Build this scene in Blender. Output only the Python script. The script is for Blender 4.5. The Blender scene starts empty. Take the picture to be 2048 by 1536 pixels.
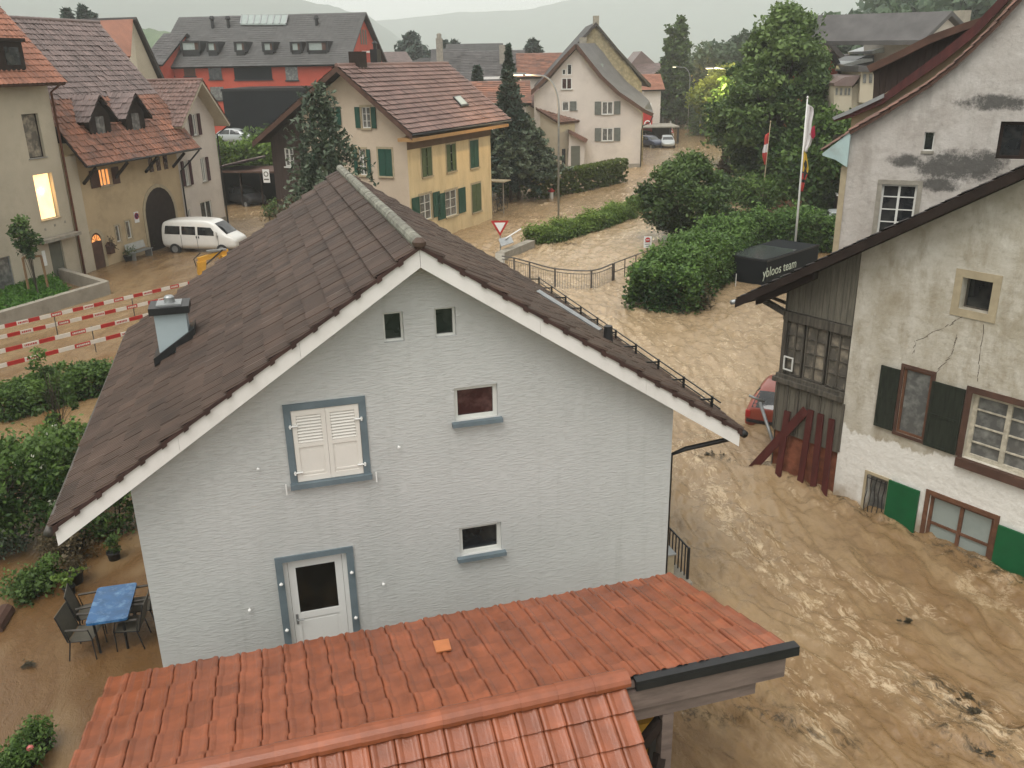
import bpy, math, random
import numpy as np
from mathutils import Matrix, Vector
rad = math.radians
S = bpy.context.scene

# ------------------------------------------------------------------ camera
FPX, H = 1761.0, 10.3                      # focal length in px of a 2048 wide frame, eye height above the water
_d = np.array([88, -4822, -FPX]); _d = _d / np.linalg.norm(_d)
_U = -_d
_f = np.array([0, 0, -1.0]); _h = _f - _U * (_f @ _U); _Y = _h / np.linalg.norm(_h); _X = np.cross(_Y, _U)
RM = np.array([_X, _Y, _U])
CAM = np.array([0, 0, H])
cd = bpy.data.cameras.new('camera'); cam = bpy.data.objects.new('camera', cd); S.collection.objects.link(cam)
m4 = Matrix([list(RM[0]) + [0], list(RM[1]) + [0], list(RM[2]) + [H], [0, 0, 0, 1]])
cam.matrix_world = m4
cd.sensor_width = 36; cd.lens = FPX / 2048 * 36; cd.clip_start = 0.1; cd.clip_end = 6000
S.camera = cam

# ------------------------------------------------------------------ sky, sun, exposure
SUN_EL, SUN_ROT = 62, 205
w = bpy.data.worlds.new('World'); S.world = w; w.use_nodes = True
nt = w.node_tree; nt.nodes.clear()
sky = nt.nodes.new('ShaderNodeTexSky'); sky.sky_type = 'NISHITA'; sky.sun_disc = False
sky.sun_elevation = rad(SUN_EL); sky.sun_rotation = rad(SUN_ROT); sky.dust_density = 6; sky.air_density = 1.2; sky.altitude = 400
hs = nt.nodes.new('ShaderNodeHueSaturation'); hs.inputs['Saturation'].default_value = 0.10
tcw = nt.nodes.new('ShaderNodeTexCoord')
nw = nt.nodes.new('ShaderNodeTexNoise'); nw.inputs['Scale'].default_value = 2.2; nw.inputs['Detail'].default_value = 5
mpw = nt.nodes.new('ShaderNodeMapping'); mpw.inputs['Scale'].default_value = (1, 1, 3.5)
nt.links.new(tcw.outputs['Generated'], mpw.inputs['Vector']); nt.links.new(mpw.outputs['Vector'], nw.inputs['Vector'])
mrw = nt.nodes.new('ShaderNodeMapRange'); mrw.inputs['To Min'].default_value = 0.86; mrw.inputs['To Max'].default_value = 1.12
nt.links.new(nw.outputs['Fac'], mrw.inputs['Value'])
# even overcast layer over the clear sky
mxw = nt.nodes.new('ShaderNodeMix'); mxw.data_type = 'RGBA'; mxw.inputs['Factor'].default_value = 0.75
mxw.inputs[7].default_value = (8.2, 8.15, 7.85, 1)
nt.links.new(sky.outputs['Color'], hs.inputs['Color']); nt.links.new(hs.outputs['Color'], mxw.inputs[6])
mlw = nt.nodes.new('ShaderNodeVectorMath'); mlw.operation = 'SCALE'
nt.links.new(mxw.outputs[2], mlw.inputs[0]); nt.links.new(mrw.outputs['Result'], mlw.inputs['Scale'])
bg = nt.nodes.new('ShaderNodeBackground'); bg.inputs['Strength'].default_value = 0.13
nt.links.new(mlw.outputs['Vector'], bg.inputs['Color'])
ow = nt.nodes.new('ShaderNodeOutputWorld'); nt.links.new(bg.outputs['Background'], ow.inputs['Surface'])
sd = bpy.data.lights.new('sun', 'SUN'); sd.energy = 1.5; sd.angle = rad(32); sd.color = (1.0, 0.96, 0.90)
so = bpy.data.objects.new('sun', sd); S.collection.objects.link(so)
_az, _el = rad(SUN_ROT), rad(SUN_EL)
sv = Vector((math.sin(_az) * math.cos(_el), math.cos(_az) * math.cos(_el), math.sin(_el)))
so.rotation_euler = sv.to_track_quat('Z', 'Y').to_euler()
so.location = sv * 60
S.view_settings.view_transform = 'Standard'; S.view_settings.look = 'None'; S.view_settings.gamma = 1
S.view_settings.exposure = 0.52
try:
    S.cycles.max_bounces = 6; S.cycles.diffuse_bounces = 3; S.cycles.transparent_max_bounces = 8; S.cycles.volume_bounces = 1
    S.cycles.volume_step_rate = 4
except Exception: pass

# ------------------------------------------------------------------ photo geometry helpers
def ray(px, py):
    v = RM @ np.array([px - 1024, 768 - py, -FPX]); return v / np.linalg.norm(v)
def G(px, py, z=0.0):
    v = ray(px, py); t = (z - H) / v[2]; return CAM + v * t
def atdist(px, py, D):
    v = ray(px, py); return CAM + v * D / np.hypot(v[0], v[1])
def HT(px, py, base):
    v = ray(px, py); return H + v[2] * np.hypot(base[0], base[1]) / np.hypot(v[0], v[1])
def PX(p):
    c = RM.T @ (np.array(p, float) - CAM); return 1024 + FPX * c[0] / -c[2], 768 - FPX * c[1] / -c[2]

# ------------------------------------------------------------------ mesh builder
IDT = lambda u, d, z: (u, d, z)
class MB:
    def __init__(s): s.V = []; s.F = []; s.L = []; s.M = []; s.T = []; s.n = 0
    def add(s, V, F, m=0, tint=None):
        V = np.asarray(V, float).reshape(-1, 3)
        if isinstance(F, np.ndarray):
            s.F.append((F + s.n).ravel()); k = F.shape[0]; s.L.append(np.full(k, F.shape[1]))
        else:
            k = len(F)
            s.F.append(np.array([i + s.n for f in F for i in f])); s.L.append(np.array([len(f) for f in F]))
        s.M.append(np.full(k, m) if np.isscalar(m) else np.asarray(m))
        s.T.append(np.full(k, 0.5) if tint is None else (np.full(k, tint) if np.isscalar(tint) else np.asarray(tint)))
        s.V.append(V); s.n += len(V)
    BF = np.array([[0, 3, 2, 1], [4, 5, 6, 7], [0, 1, 5, 4], [1, 2, 6, 5], [2, 3, 7, 6], [3, 0, 4, 7]])
    def box(s, x, y, z, T=IDT, m=0, tint=None):
        (a, b), (c, d), (e, f) = x, y, z
        s.add([T(*p) for p in ((a, c, e), (b, c, e), (b, d, e), (a, d, e), (a, c, f), (b, c, f), (b, d, f), (a, d, f))], s.BF, m, tint)
    def hexa(s, pts, m=0): s.add(pts, s.BF, m)
    def beam(s, p, q, w, h, m=0, up=(0, 0, 1)):
        p = np.array(p, float); q = np.array(q, float); d = q - p; d /= np.linalg.norm(d)
        r = np.cross(d, np.array(up, float)); n = np.linalg.norm(r); r = r / n if n > 1e-4 else np.array([1.0, 0, 0]); u = np.cross(r, d)
        r = r * w / 2; u = u * h / 2
        s.add([p - r - u, p + r - u, p + r + u, p - r + u, q - r - u, q + r - u, q + r + u, q - r + u],
              np.array([[0, 1, 2, 3], [7, 6, 5, 4], [0, 4, 5, 1], [1, 5, 6, 2], [2, 6, 7, 3], [3, 7, 4, 0]]), m)
    def tube(s, pts, r, seg=8, m=0, caps=True):
        pts = [np.array(p, float) for p in pts]; n = len(pts); rs = [r] * n if np.isscalar(r) else r
        V = []; ref = None
        for i in range(n):
            a = pts[max(0, i - 1)]; b = pts[min(n - 1, i + 1)]; d = b - a; d /= max(1e-9, np.linalg.norm(d))
            if ref is None: ref = np.array([0, 0, 1.0]) if abs(d[2]) < .9 else np.array([1.0, 0, 0])
            u = np.cross(d, ref); u /= max(1e-9, np.linalg.norm(u)); v = np.cross(d, u); ref = np.cross(u, d)
            for k in range(seg):
                t = 2 * math.pi * k / seg; V.append(pts[i] + (u * math.cos(t) + v * math.sin(t)) * rs[i])
        F = [(i * seg + k, i * seg + (k + 1) % seg, (i + 1) * seg + (k + 1) % seg, (i + 1) * seg + k) for i in range(n - 1) for k in range(seg)]
        if caps: F += [tuple(range(seg))[::-1], tuple((n - 1) * seg + k for k in range(seg))]
        s.add(V, F, m)
    def poly(s, pts, off, m=0):               # extruded polygon: pts 3D, off vector
        n = len(pts); P = [np.array(p, float) for p in pts]; o = np.array(off, float)
        V = P + [p + o for p in P]
        F = [tuple(range(n)), tuple(range(2 * n - 1, n - 1, -1))] + [(i, (i + 1) % n + n * 0, (i + 1) % n + n, i + n) for i in range(n)]
        s.add(V, F, m)
    def lathe(s, c, prof, seg=14, m=0):
        V = []; 
        for r, z in prof:
            for k in range(seg):
                t = 2 * math.pi * k / seg; V.append((c[0] + r * math.cos(t), c[1] + r * math.sin(t), c[2] + z))
        n = len(prof)
        F = [(i * seg + k, i * seg + (k + 1) % seg, (i + 1) * seg + (k + 1) % seg, (i + 1) * seg + k) for i in range(n - 1) for k in range(seg)]
        F += [tuple(range(seg))[::-1], tuple((n - 1) * seg + k for k in range(seg))]
        s.add(V, F, m)
    def mesh(s, name, mats, smooth=False):
        me = bpy.data.meshes.new(name)
        V = np.concatenate(s.V); F = np.concatenate(s.F).astype(np.int32); L = np.concatenate(s.L).astype(np.int32)
        me.vertices.add(len(V)); me.vertices.foreach_set('co', V.astype(np.float32).ravel())
        me.loops.add(len(F)); me.loops.foreach_set('vertex_index', F)
        st = np.zeros(len(L), np.int32); st[1:] = np.cumsum(L)[:-1]
        me.polygons.add(len(L)); me.polygons.foreach_set('loop_start', st); me.polygons.foreach_set('loop_total', L)
        me.polygons.foreach_set('material_index', np.concatenate(s.M).astype(np.int32))
        me.polygons.foreach_set('use_smooth', np.full(len(L), smooth))
        at = me.attributes.new('tint', 'FLOAT', 'FACE'); at.data.foreach_set('value', np.concatenate(s.T).astype(np.float32))
        me.update(calc_edges=True)
        for m in (mats if isinstance(mats, (list, tuple)) else [mats]): me.materials.append(m)
        return me
    def build(s, name, mats, parent=None, smooth=False, label=None):
        o = bpy.data.objects.new(name, s.mesh(name, mats, smooth)); S.collection.objects.link(o)
        if parent is not None: o.parent = parent
        if label: o['label'] = label
        return o

def tag(o, label, cat, group=None, kind=None):
    if label: o['label'] = label
    if cat: o['category'] = cat
    if group: o['group'] = group
    if kind: o['kind'] = kind
    return o
def thing(name, label, cat, loc=(0, 0, 0), rz=0, group=None):
    o = bpy.data.objects.new(name, None); S.collection.objects.link(o)
    o.location = (float(loc[0]), float(loc[1]), float(loc[2])); o.rotation_euler = (0, 0, rz); o.empty_display_size = .3
    return tag(o, label, cat, group)
def struct(o, label=None):
    o['kind'] = 'structure'
    if label: o['label'] = label
    return o
def copy_tree(o, parent=None):
    c = o.copy(); S.collection.objects.link(c)
    if parent is not None: c.parent = parent; c.matrix_parent_inverse = o.matrix_parent_inverse
    for ch in list(o.children): copy_tree(ch, c)
    return c

class Fr:
    """a house frame: origin on the ground, ex along its front, ey away behind it"""
    def __init__(s, O, ex):
        s.O = np.array([O[0], O[1], 0.0]); e = np.array([ex[0], ex[1], 0.0]); s.ex = e / np.linalg.norm(e)
        s.ey = np.array([-s.ex[1], s.ex[0], 0]); s.ez = np.array([0, 0, 1.0]); s.ang = math.atan2(s.ex[1], s.ex[0])
    def hit(s, px, py, ax, c):
        v = ray(px, py); n = (s.ex, s.ey, s.ez)[ax]; t = (c - n @ (CAM - s.O)) / (n @ v); P = CAM + v * t - s.O
        return np.array([P @ s.ex, P @ s.ey, P[2]])
    def y(s, px, py, c=0): return s.hit(px, py, 1, c)
    def x(s, px, py, c=0): return s.hit(px, py, 0, c)
    def z(s, px, py, c=0): return s.hit(px, py, 2, c)
    def w(s, x, y, z=0): return s.O + s.ex * x + s.ey * y + s.ez * z
    def thing(s, name, label, cat, group=None): return thing(name, label, cat, s.O, s.ang, group)

# ------------------------------------------------------------------ materials
def _nodes(name):
    m = bpy.data.materials.new(name); m.use_nodes = True; t = m.node_tree; t.nodes.clear()
    out = t.nodes.new('ShaderNodeOutputMaterial'); b = t.nodes.new('ShaderNodeBsdfPrincipled')
    t.links.new(b.outputs[0], out.inputs[0]); return m, t, b, out
def rgba(c): return (c[0], c[1], c[2], 1)
def _noise(t, scale, detail=4, stretch=(1, 1, 1), rough=.55, src='Object', off=(0, 0, 0)):
    tc = t.nodes.new('ShaderNodeTexCoord'); mp = t.nodes.new('ShaderNodeMapping'); mp.inputs['Scale'].default_value = stretch; mp.inputs['Location'].default_value = off
    n = t.nodes.new('ShaderNodeTexNoise'); n.inputs['Scale'].default_value = scale; n.inputs['Detail'].default_value = detail; n.inputs['Roughness'].default_value = rough
    t.links.new(tc.outputs[src], mp.inputs[0]); t.links.new(mp.outputs[0], n.inputs['Vector']); return n
def _ramp(t, src, a, b, ca=0.0, cb=1.0):
    r = t.nodes.new('ShaderNodeMapRange'); r.inputs['From Min'].default_value = a; r.inputs['From Max'].default_value = b
    r.inputs['To Min'].default_value = ca; r.inputs['To Max'].default_value = cb; t.links.new(src, r.inputs['Value']); return r.outputs['Result']
def _mix(t, fac, A, B, typ='MIX'):
    n = t.nodes.new('ShaderNodeMix'); n.data_type = 'RGBA'; n.blend_type = typ; n.clamp_factor = True
    if isinstance(fac, (int, float)): n.inputs[0].default_value = fac
    else: t.links.new(fac, n.inputs[0])
    for i, c in ((6, A), (7, B)):
        if isinstance(c, tuple): n.inputs[i].default_value = rgba(c)
        else: t.links.new(c, n.inputs[i])
    return n.outputs[2]
def _math(t, op, a, b=0.0):
    n = t.nodes.new('ShaderNodeMath'); n.operation = op
    for i, c in ((0, a), (1, b)):
        if isinstance(c, (int, float)): n.inputs[i].default_value = c
        else: t.links.new(c, n.inputs[i])
    return n.outputs[0]
def _bump(t, b, h, strength, dist=.02, prev=None):
    n = t.nodes.new('ShaderNodeBump'); n.inputs['Strength'].default_value = strength; n.inputs['Distance'].default_value = dist
    t.links.new(h, n.inputs['Height'])
    if prev is not None: t.links.new(prev, n.inputs['Normal'])
    t.links.new(n.outputs[0], b.inputs['Normal']); return n.outputs[0]
def pmat(name, col, var=.18, scale=2.0, rough=.8, bump=.15, bscale=25, tint=0.0, metal=0.0, spec=.35, stretch=(1, 1, 1), dirt=None, dscale=.8, damt=.5, coat=0.0, speck=None):
    m, t, b, out = _nodes(name)
    n = _noise(t, scale, 5, stretch); f = _ramp(t, n.outputs['Fac'], .3, .7)
    dark = tuple(c * (1 - var) for c in col); light = tuple(min(.95, c * (1 + var)) for c in col)
    c = _mix(t, f, dark, light)
    if tint:
        a = t.nodes.new('ShaderNodeAttribute'); a.attribute_name = 'tint'
        v = _ramp(t, a.outputs['Fac'], 0, 1, 1 - tint, 1 + tint)
        vm = t.nodes.new('ShaderNodeVectorMath'); vm.operation = 'SCALE'; t.links.new(c, vm.inputs[0]); t.links.new(v, vm.inputs['Scale']); c = vm.outputs[0]
    if dirt:
        n2 = _noise(t, dscale, 8, stretch, .68, off=(3, 7, 1)); c = _mix(t, _ramp(t, n2.outputs['Fac'], .5, .68, 0, damt), c, dirt)
    if speck:
        n4 = _noise(t, speck[1], 6, (1, 1, 1), .7, off=(8, 3, 5)); c = _mix(t, _ramp(t, n4.outputs['Fac'], speck[2], speck[2] + .05, 0, .85), c, speck[0])
    t.links.new(c, b.inputs['Base Color'])
    b.inputs['Roughness'].default_value = rough; b.inputs['Metallic'].default_value = metal; b.inputs['Specular IOR Level'].default_value = spec
    if coat: b.inputs['Coat Weight'].default_value = coat; b.inputs['Coat Roughness'].default_value = .08
    if bump: n3 = _noise(t, bscale, 4, stretch); _bump(t, b, n3.outputs['Fac'], bump)
    return m
def emat(name, col, strength, col2=None):
    m, t, b, out = _nodes(name)
    b.inputs['Base Color'].default_value = rgba(col); n = _noise(t, 1.5)
    c = _mix(t, _ramp(t, n.outputs['Fac'], .35, .65), col, col2 or tuple(x * .8 for x in col))
    t.links.new(c, b.inputs['Emission Color']); b.inputs['Emission Strength'].default_value = strength; return m
def glassmat(name='glass', col=(.012, .014, .016), rough=.08, var=(.05, .05, .045), scale=2.0):
    m, t, b, out = _nodes(name); n = _noise(t, scale, 3)
    t.links.new(_mix(t, _ramp(t, n.outputs['Fac'], .45, .75), col, var), b.inputs['Base Color'])
    b.inputs['Roughness'].default_value = rough; b.inputs['Specular IOR Level'].default_value = .6
    return m
def leafmat(name, dark, light, trans=.3, warm=None):
    m, t, b, out = _nodes(name); t.nodes.remove(b)
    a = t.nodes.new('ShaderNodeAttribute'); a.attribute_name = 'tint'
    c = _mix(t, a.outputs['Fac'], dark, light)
    if warm:
        n = _noise(t, .35, 2); c = _mix(t, _ramp(t, n.outputs['Fac'], .55, .7), c, warm)
    d = t.nodes.new('ShaderNodeBsdfPrincipled'); t.links.new(c, d.inputs['Base Color']); d.inputs['Roughness'].default_value = .5; d.inputs['Specular IOR Level'].default_value = .3
    tr = t.nodes.new('ShaderNodeBsdfTranslucent'); t.links.new(c, tr.inputs['Color'])
    mx = t.nodes.new('ShaderNodeMixShader'); mx.inputs[0].default_value = trans
    t.links.new(d.outputs[0], mx.inputs[1]); t.links.new(tr.outputs[0], mx.inputs[2]); t.links.new(mx.outputs[0], out.inputs[0]); return m

def wallmat_grey():
    m, t, b, out = _nodes('grey_brushed_plaster')
    n0 = _noise(t, .5, 5); c = _mix(t, _ramp(t, n0.outputs['Fac'], .3, .7), (.46, .466, .455), (.505, .51, .498))
    n2 = _noise(t, .35, 6, (2.5, 2.5, .5)); c = _mix(t, _ramp(t, n2.outputs['Fac'], .52, .75, 0, .35), c, (.36, .375, .36)); n6 = _noise(t, 1.1, 7, (3.5, 3.5, .25), .7, off=(2, 1, 6)); c = _mix(t, _ramp(t, n6.outputs['Fac'], .55, .72, 0, .3), c, (.33, .34, .315))
    t.links.new(c, b.inputs['Base Color']); b.inputs['Roughness'].default_value = .85; b.inputs['Specular IOR Level'].default_value = .25
    n3 = _noise(t, 6.5, 8, (.9, .9, 5.5), .66); p = _bump(t, b, _ramp(t, n3.outputs['Fac'], .48, .74), .6, .016)
    n4 = _noise(t, 90, 2); _bump(t, b, n4.outputs['Fac'], .15, .004, p)
    return m
def wallmat_old(name, base, light, white=None, wz=2.0, mold=None, streak=(.20, .17, .12)):
    """old weathered plaster; white = limewash below wz; mold = list of (x, z, rx, rz)"""
    m, t, b, out = _nodes(name)
    n0 = _noise(t, .9, 9, (1, 1, 1), .65); c = _mix(t, _ramp(t, n0.outputs['Fac'], .38, .62), base, light)
    n1 = _noise(t, 1.6, 8, (1.3, 1.3, .45), .68, off=(4, 2, 9)); c = _mix(t, _ramp(t, n1.outputs['Fac'], .5, .72, 0, .75), c, streak)
    n5 = _noise(t, 7, 6, (1, 1, 1), .7, off=(1, 5, 2)); c = _mix(t, _ramp(t, n5.outputs['Fac'], .55, .72, 0, .4), c, tuple(x * .6 for x in base))
    tc = t.nodes.new('ShaderNodeTexCoord'); sp = t.nodes.new('ShaderNodeSeparateXYZ'); t.links.new(tc.outputs['Object'], sp.inputs[0])
    if white:
        nn = _noise(t, 2.2, 6, (1, 1, .6), .6)
        zz = _math(t, 'ADD', sp.outputs['Z'], _ramp(t, nn.outputs['Fac'], .3, .7, -.28, .28))
        f = _ramp(t, zz, wz - .04, wz + .04, 1, 0)
        pat = _ramp(t, n5.outputs['Fac'], .35, .72, 1, .7)
        c = _mix(t, _math(t, 'MULTIPLY', f, pat), c, white)
        c = _mix(t, _ramp(t, _math(t, 'ADD', zz, _math(t, 'MULTIPLY', n5.outputs['Fac'], .5)), .25, .75, .75, 0), c, (.27, .19, .11))
    if mold:
        tot = None
        for (x, z, rx, rz) in mold:
            a = _math(t, 'POWER', _math(t, 'DIVIDE', _math(t, 'SUBTRACT', sp.outputs['X'], x), rx), 2)
            bb = _math(t, 'POWER', _math(t, 'DIVIDE', _math(t, 'SUBTRACT', sp.outputs['Z'], z), rz), 2)
            g = _ramp(t, _math(t, 'ADD', a, bb), 0, 1, 1, 0); tot = g if tot is None else _math(t, 'MAXIMUM', tot, g)
        nm = _noise(t, 2.6, 12, (1, 1, 1), .82); f = _ramp(t, _math(t, 'ADD', _math(t, 'MULTIPLY', tot, .42), nm.outputs['Fac']), .70, .86, 0, .85)
        c = _mix(t, f, c, (.045, .045, .042))
    t.links.new(c, b.inputs['Base Color']); b.inputs['Roughness'].default_value = .92; b.inputs['Specular IOR Level'].default_value = .15
    n3 = _noise(t, 3.5, 8, (1, 1, 1), .62); p = _bump(t, b, n3.outputs['Fac'], .7, .06)
    n4 = _noise(t, 45, 3); _bump(t, b, n4.outputs['Fac'], .25, .008, p)
    return m
def boardmat(name, col, pitch=.16, var=.35, gap=.05, rough=.85):
    m, t, b, out = _nodes(name)
    tc = t.nodes.new('ShaderNodeTexCoord'); sp = t.nodes.new('ShaderNodeSeparateXYZ'); t.links.new(tc.outputs['Object'], sp.inputs[0])
    x = _math(t, 'DIVIDE', _math(t, 'ADD', sp.outputs['X'], sp.outputs['Y']), pitch); fl = _math(t, 'FLOOR', x)
    wn = t.nodes.new('ShaderNodeTexWhiteNoise'); wn.noise_dimensions = '1D'; t.links.new(fl, wn.inputs['W'])
    n = _noise(t, 6, 6, (4, 4, .35), .7)
    c = _mix(t, _ramp(t, n.outputs['Fac'], .3, .7), tuple(k * (1 - var) for k in col), tuple(k * (1 + var) for k in col))
    c = _mix(t, _ramp(t, wn.outputs['Value'], 0, 1, 0, .45), c, tuple(k * .55 for k in col))
    fr = _math(t, 'FRACT', x); g = _math(t, 'MINIMUM', fr, _math(t, 'SUBTRACT', 1, fr)); 
    t.links.new(c, b.inputs['Base Color']); b.inputs['Roughness'].default_value = rough
    p = _bump(t, b, _ramp(t, g, 0, gap, 0, 1), 1.0, .02); _bump(t, b, n.outputs['Fac'], .4, .01, p); return m

M = {}
M['grey_wall'] = wallmat_grey()
M['white_paint'] = pmat('white_paint', (.66, .66, .64), .05, 1.5, .55, .05, 40, spec=.4)
M['fascia_white'] = pmat('fascia_white', (.70, .67, .64), .06, .8, .5, .03, 20, dirt=(.45, .42, .38), dscale=1.2, damt=.35)
M['shutter_cream'] = pmat('shutter_cream', (.66, .63, .58), .04, 1.5, .5, .04, 30)
M['trim_blue'] = pmat('trim_bluegrey', (.12, .155, .175), .12, 3, .6, .1, 40)
M['glass'] = glassmat()
M['glass_warm'] = glassmat('glass_reddish', (.03, .012, .012), .1, (.09, .05, .045), 5)
M['glass_grey'] = glassmat('glass_curtain', (.10, .10, .095), .15, (.24, .24, .22), 4)
M['glass_dirty_reflect'] = glassmat('glass_dirty_reflect', (.10, .09, .075), .15, (.34, .29, .22), 3)  # dull panes, tan reflections of the water painted into their colour
M['glass_pale'] = glassmat('glass_pale', (.27, .31, .29), .2, (.22, .26, .24), 2)
M['tile_brown'] = pmat('roof_tile_brown', (.074, .047, .035), .3, 1.2, .55, .35, 60, tint=.24, dirt=(.038, .026, .022), dscale=.7, damt=.6, spec=.3, speck=((.30, .30, .24), 9, .665))
M['tile_lichen'] = pmat('ridge_tile_lichen', (.20, .195, .16), .35, 5, .9, .5, 30, dirt=(.07, .06, .05), dscale=3, damt=.7)
M['tile_red'] = pmat('roof_tile_red', (.235, .068, .029), .25, 3.0, .26, .3, 70, tint=.2, dirt=(.22, .07, .038), dscale=3.5, damt=.75, spec=.5, speck=((.06, .035, .02), 16, .70))
M['tile_pink'] = pmat('roof_tile_rosy', (.158, .093, .076), .2, .8, .5, .2, 30, tint=.22, dirt=(.12, .06, .05), dscale=.5, damt=.5, spec=.45)
M['tile_mixed'] = pmat('roof_tile_mixed', (.155, .078, .055), .35, .7, .45, .3, 30, tint=.4, dirt=(.07, .045, .038), dscale=.7, damt=.75, spec=.5)
M['tile_rust'] = pmat('roof_tile_rust', (.20, .078, .042), .3, .8, .5, .3, 30, tint=.35, dirt=(.09, .05, .04), dscale=.9, damt=.7, spec=.5)
M['tile_mauve'] = pmat('roof_tile_mauve', (.15, .105, .095), .2, .9, .5, .3, 30, tint=.3, spec=.5)
M['tile_grey'] = pmat('roof_tile_grey', (.085, .083, .08), .15, .8, .6, .2, 30, tint=.15)
M['tile_dark'] = pmat('roof_tile_dark', (.04, .034, .032), .25, .8, .6, .3, 30, tint=.3)
M['tile_orange'] = pmat('roof_tile_orange', (.27, .11, .065), .2, .9, .5, .2, 30, tint=.2)
M['tile_slate'] = pmat('roof_tile_slate', (.075, .07, .068), .25, 1, .5, .3, 30, tint=.35)
M['wood_dark'] = pmat('wood_dark', (.024, .016, .013), .3, 3, .8, .3, 20, spec=.15, stretch=(1, 1, 1))
M['wood_red'] = pmat('wood_oxblood', (.065, .014, .012), .35, 2, .6, .2, 20, stretch=(3, 3, .4))
M['wood_beam'] = pmat('wood_beam_grey', (.17, .125, .105), .3, 2.2, .8, .3, 25, stretch=(.5, 3, 3), dirt=(.06, .045, .04), dscale=3)
M['wood_brown'] = pmat('wood_brown', (.075, .038, .026), .3, 2, .75, .2, 20)
M['wood_stake'] = pmat('wood_stake', (.24, .145, .075), .2, 4, .8, .2, 30)
M['wood_old'] = pmat('wood_weathered', (.085, .075, .06), .45, 4, .9, .5, 22, stretch=(4, 4, .4), dirt=(.02, .018, .015), dscale=3, damt=.8)
M['board_old'] = boardmat('boards_weathered', (.13, .118, .092), .17, .4)
M['board_brown'] = boardmat('boards_brown', (.045, .028, .022), .2, .3)
M['brick_rust'] = pmat('rust_plaster', (.20, .07, .038), .35, 4, .9, .5, 15, dirt=(.08, .03, .02), dscale=3)
M['metal_dark'] = pmat('metal_dark', (.022, .022, .023), .2, 5, .4, .05, 50, metal=.3)
M['metal_grey'] = pmat('metal_galvanised', (.30, .31, .31), .15, 6, .45, .05, 40, metal=.6)
M['metal_rail'] = pmat('metal_railing', (.10, .09, .08), .3, 6, .55, .1, 40, metal=.4)
M['metal_copper'] = pmat('pipe_copper', (.12, .045, .025), .3, 6, .5, .1, 40, metal=.4)
M['chimney_pale'] = pmat('chimney_pale', (.36, .42, .44), .07, 2, .6, .1, 30)
M['white_plain'] = pmat('white_plain', (.72, .72, .70), .03, 3, .5, .02, 30)
M['cream_wall'] = pmat('cream_plaster', (.44, .39, .30), .08, .6, .9, .25, 18, dirt=(.28, .245, .18), dscale=.5, damt=.4)
M['beige_wall'] = pmat('beige_plaster', (.44, .34, .21), .10, .7, .9, .3, 14, dirt=(.25, .19, .115), dscale=.6, damt=.5)
M['pale_wall'] = pmat('pale_plaster', (.56, .51, .455), .06, .6, .9, .2, 14, dirt=(.36, .32, .28), dscale=.5, damt=.4)
M['yellow_wall'] = pmat('yellow_plaster', (.64, .51, .30), .10, .7, .9, .2, 14, stretch=(2, 2, .6), dirt=(.44, .32, .17), dscale=.6, damt=.5)
M['rose_wall'] = pmat('rose_plaster', (.52, .43, .33), .08, .6, .9, .2, 14, dirt=(.38, .29, .21), dscale=.5, damt=.4)
M['stone_trim'] = pmat('stone_trim', (.36, .30, .20), .12, 4, .85, .2, 20)
M['stone_grey'] = pmat('stone_grey', (.26, .24, .20), .2, 4, .9, .4, 20)
M['red_wall'] = pmat('red_plaster', (.42, .075, .045), .12, .5, .85, .1, 14)
M['black_box'] = pmat('black_panel', (.004, .006, .008), .15, .5, .8, .05, 14, spec=.2)
M['green_shutter'] = pmat('shutter_green', (.012, .062, .042), .2, 4, .6, .1, 30, stretch=(4, 4, 1))
M['olive_shutter'] = pmat('shutter_olive', (.07, .10, .045), .3, 5, .7, .1, 30, stretch=(4, 4, 1))
M['dark_shutter'] = pmat('shutter_blackgreen', (.016, .02, .013), .45, 6, .85, .3, 30, stretch=(4, 4, .5))
M['bright_green'] = pmat('shutter_bright_green', (.004, .085, .028), .12, 3, .55, .1, 30)
M['maroon'] = pmat('shutter_maroon', (.045, .012, .018), .15, 4, .6, .1, 30)
M['grey_shutter'] = pmat('shutter_grey', (.12, .13, .115), .15, 4, .6, .1, 30)
M['concrete'] = pmat('concrete', (.27, .245, .20), .12, 2, .9, .3, 25, dirt=(.15, .13, .10), dscale=1.5, damt=.5)
M['frame_white'] = pmat('window_white', (.62, .62, .58), .05, 3, .5, .02, 30)
M['frame_old'] = pmat('window_old', (.42, .38, .30), .3, 8, .8, .2, 40)
M['frame_brown'] = pmat('window_brown', (.12, .055, .03), .3, 6, .75, .15, 40)
M['lit'] = emat('window_lit', (1.0, .72, .36), 1.15, (1.0, .60, .26))
M['lit2'] = emat('window_lit_soft', (1.0, .42, .13), .75, (.6, .2, .05))
M['lamp'] = emat('lamp_lit', (1.0, .86, .55), 3.0)
M['red_paint'] = pmat('red_paint', (.38, .022, .02), .12, 4, .5, .03, 30)
M['car_white'] = pmat('car_white', (.66, .65, .61), .03, 2, .3, .0, coat=.6)
M['car_red'] = pmat('car_red', (.26, .05, .03), .1, 2, .35, .0, coat=.5, dirt=(.3, .16, .12), dscale=1, damt=.3)
M['car_blue'] = pmat('car_blue', (.018, .026, .06), .1, 2, .3, .0, coat=.5)
M['car_silver'] = pmat('car_silver', (.36, .38, .38), .05, 2, .35, .0, metal=.3, coat=.5)
M['rubber'] = pmat('rubber', (.016, .016, .016), .2, 5, .85, .1, 30)
M['plastic_black'] = pmat('plastic_black', (.02, .02, .021), .15, 5, .5, .05, 30)
M['blue_cloth'] = pmat('blue_oilcloth', (.012, .085, .22), .25, 5, .25, .1, 8, dirt=(.13, .27, .44), dscale=4.2, damt=.8, coat=.3)
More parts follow.
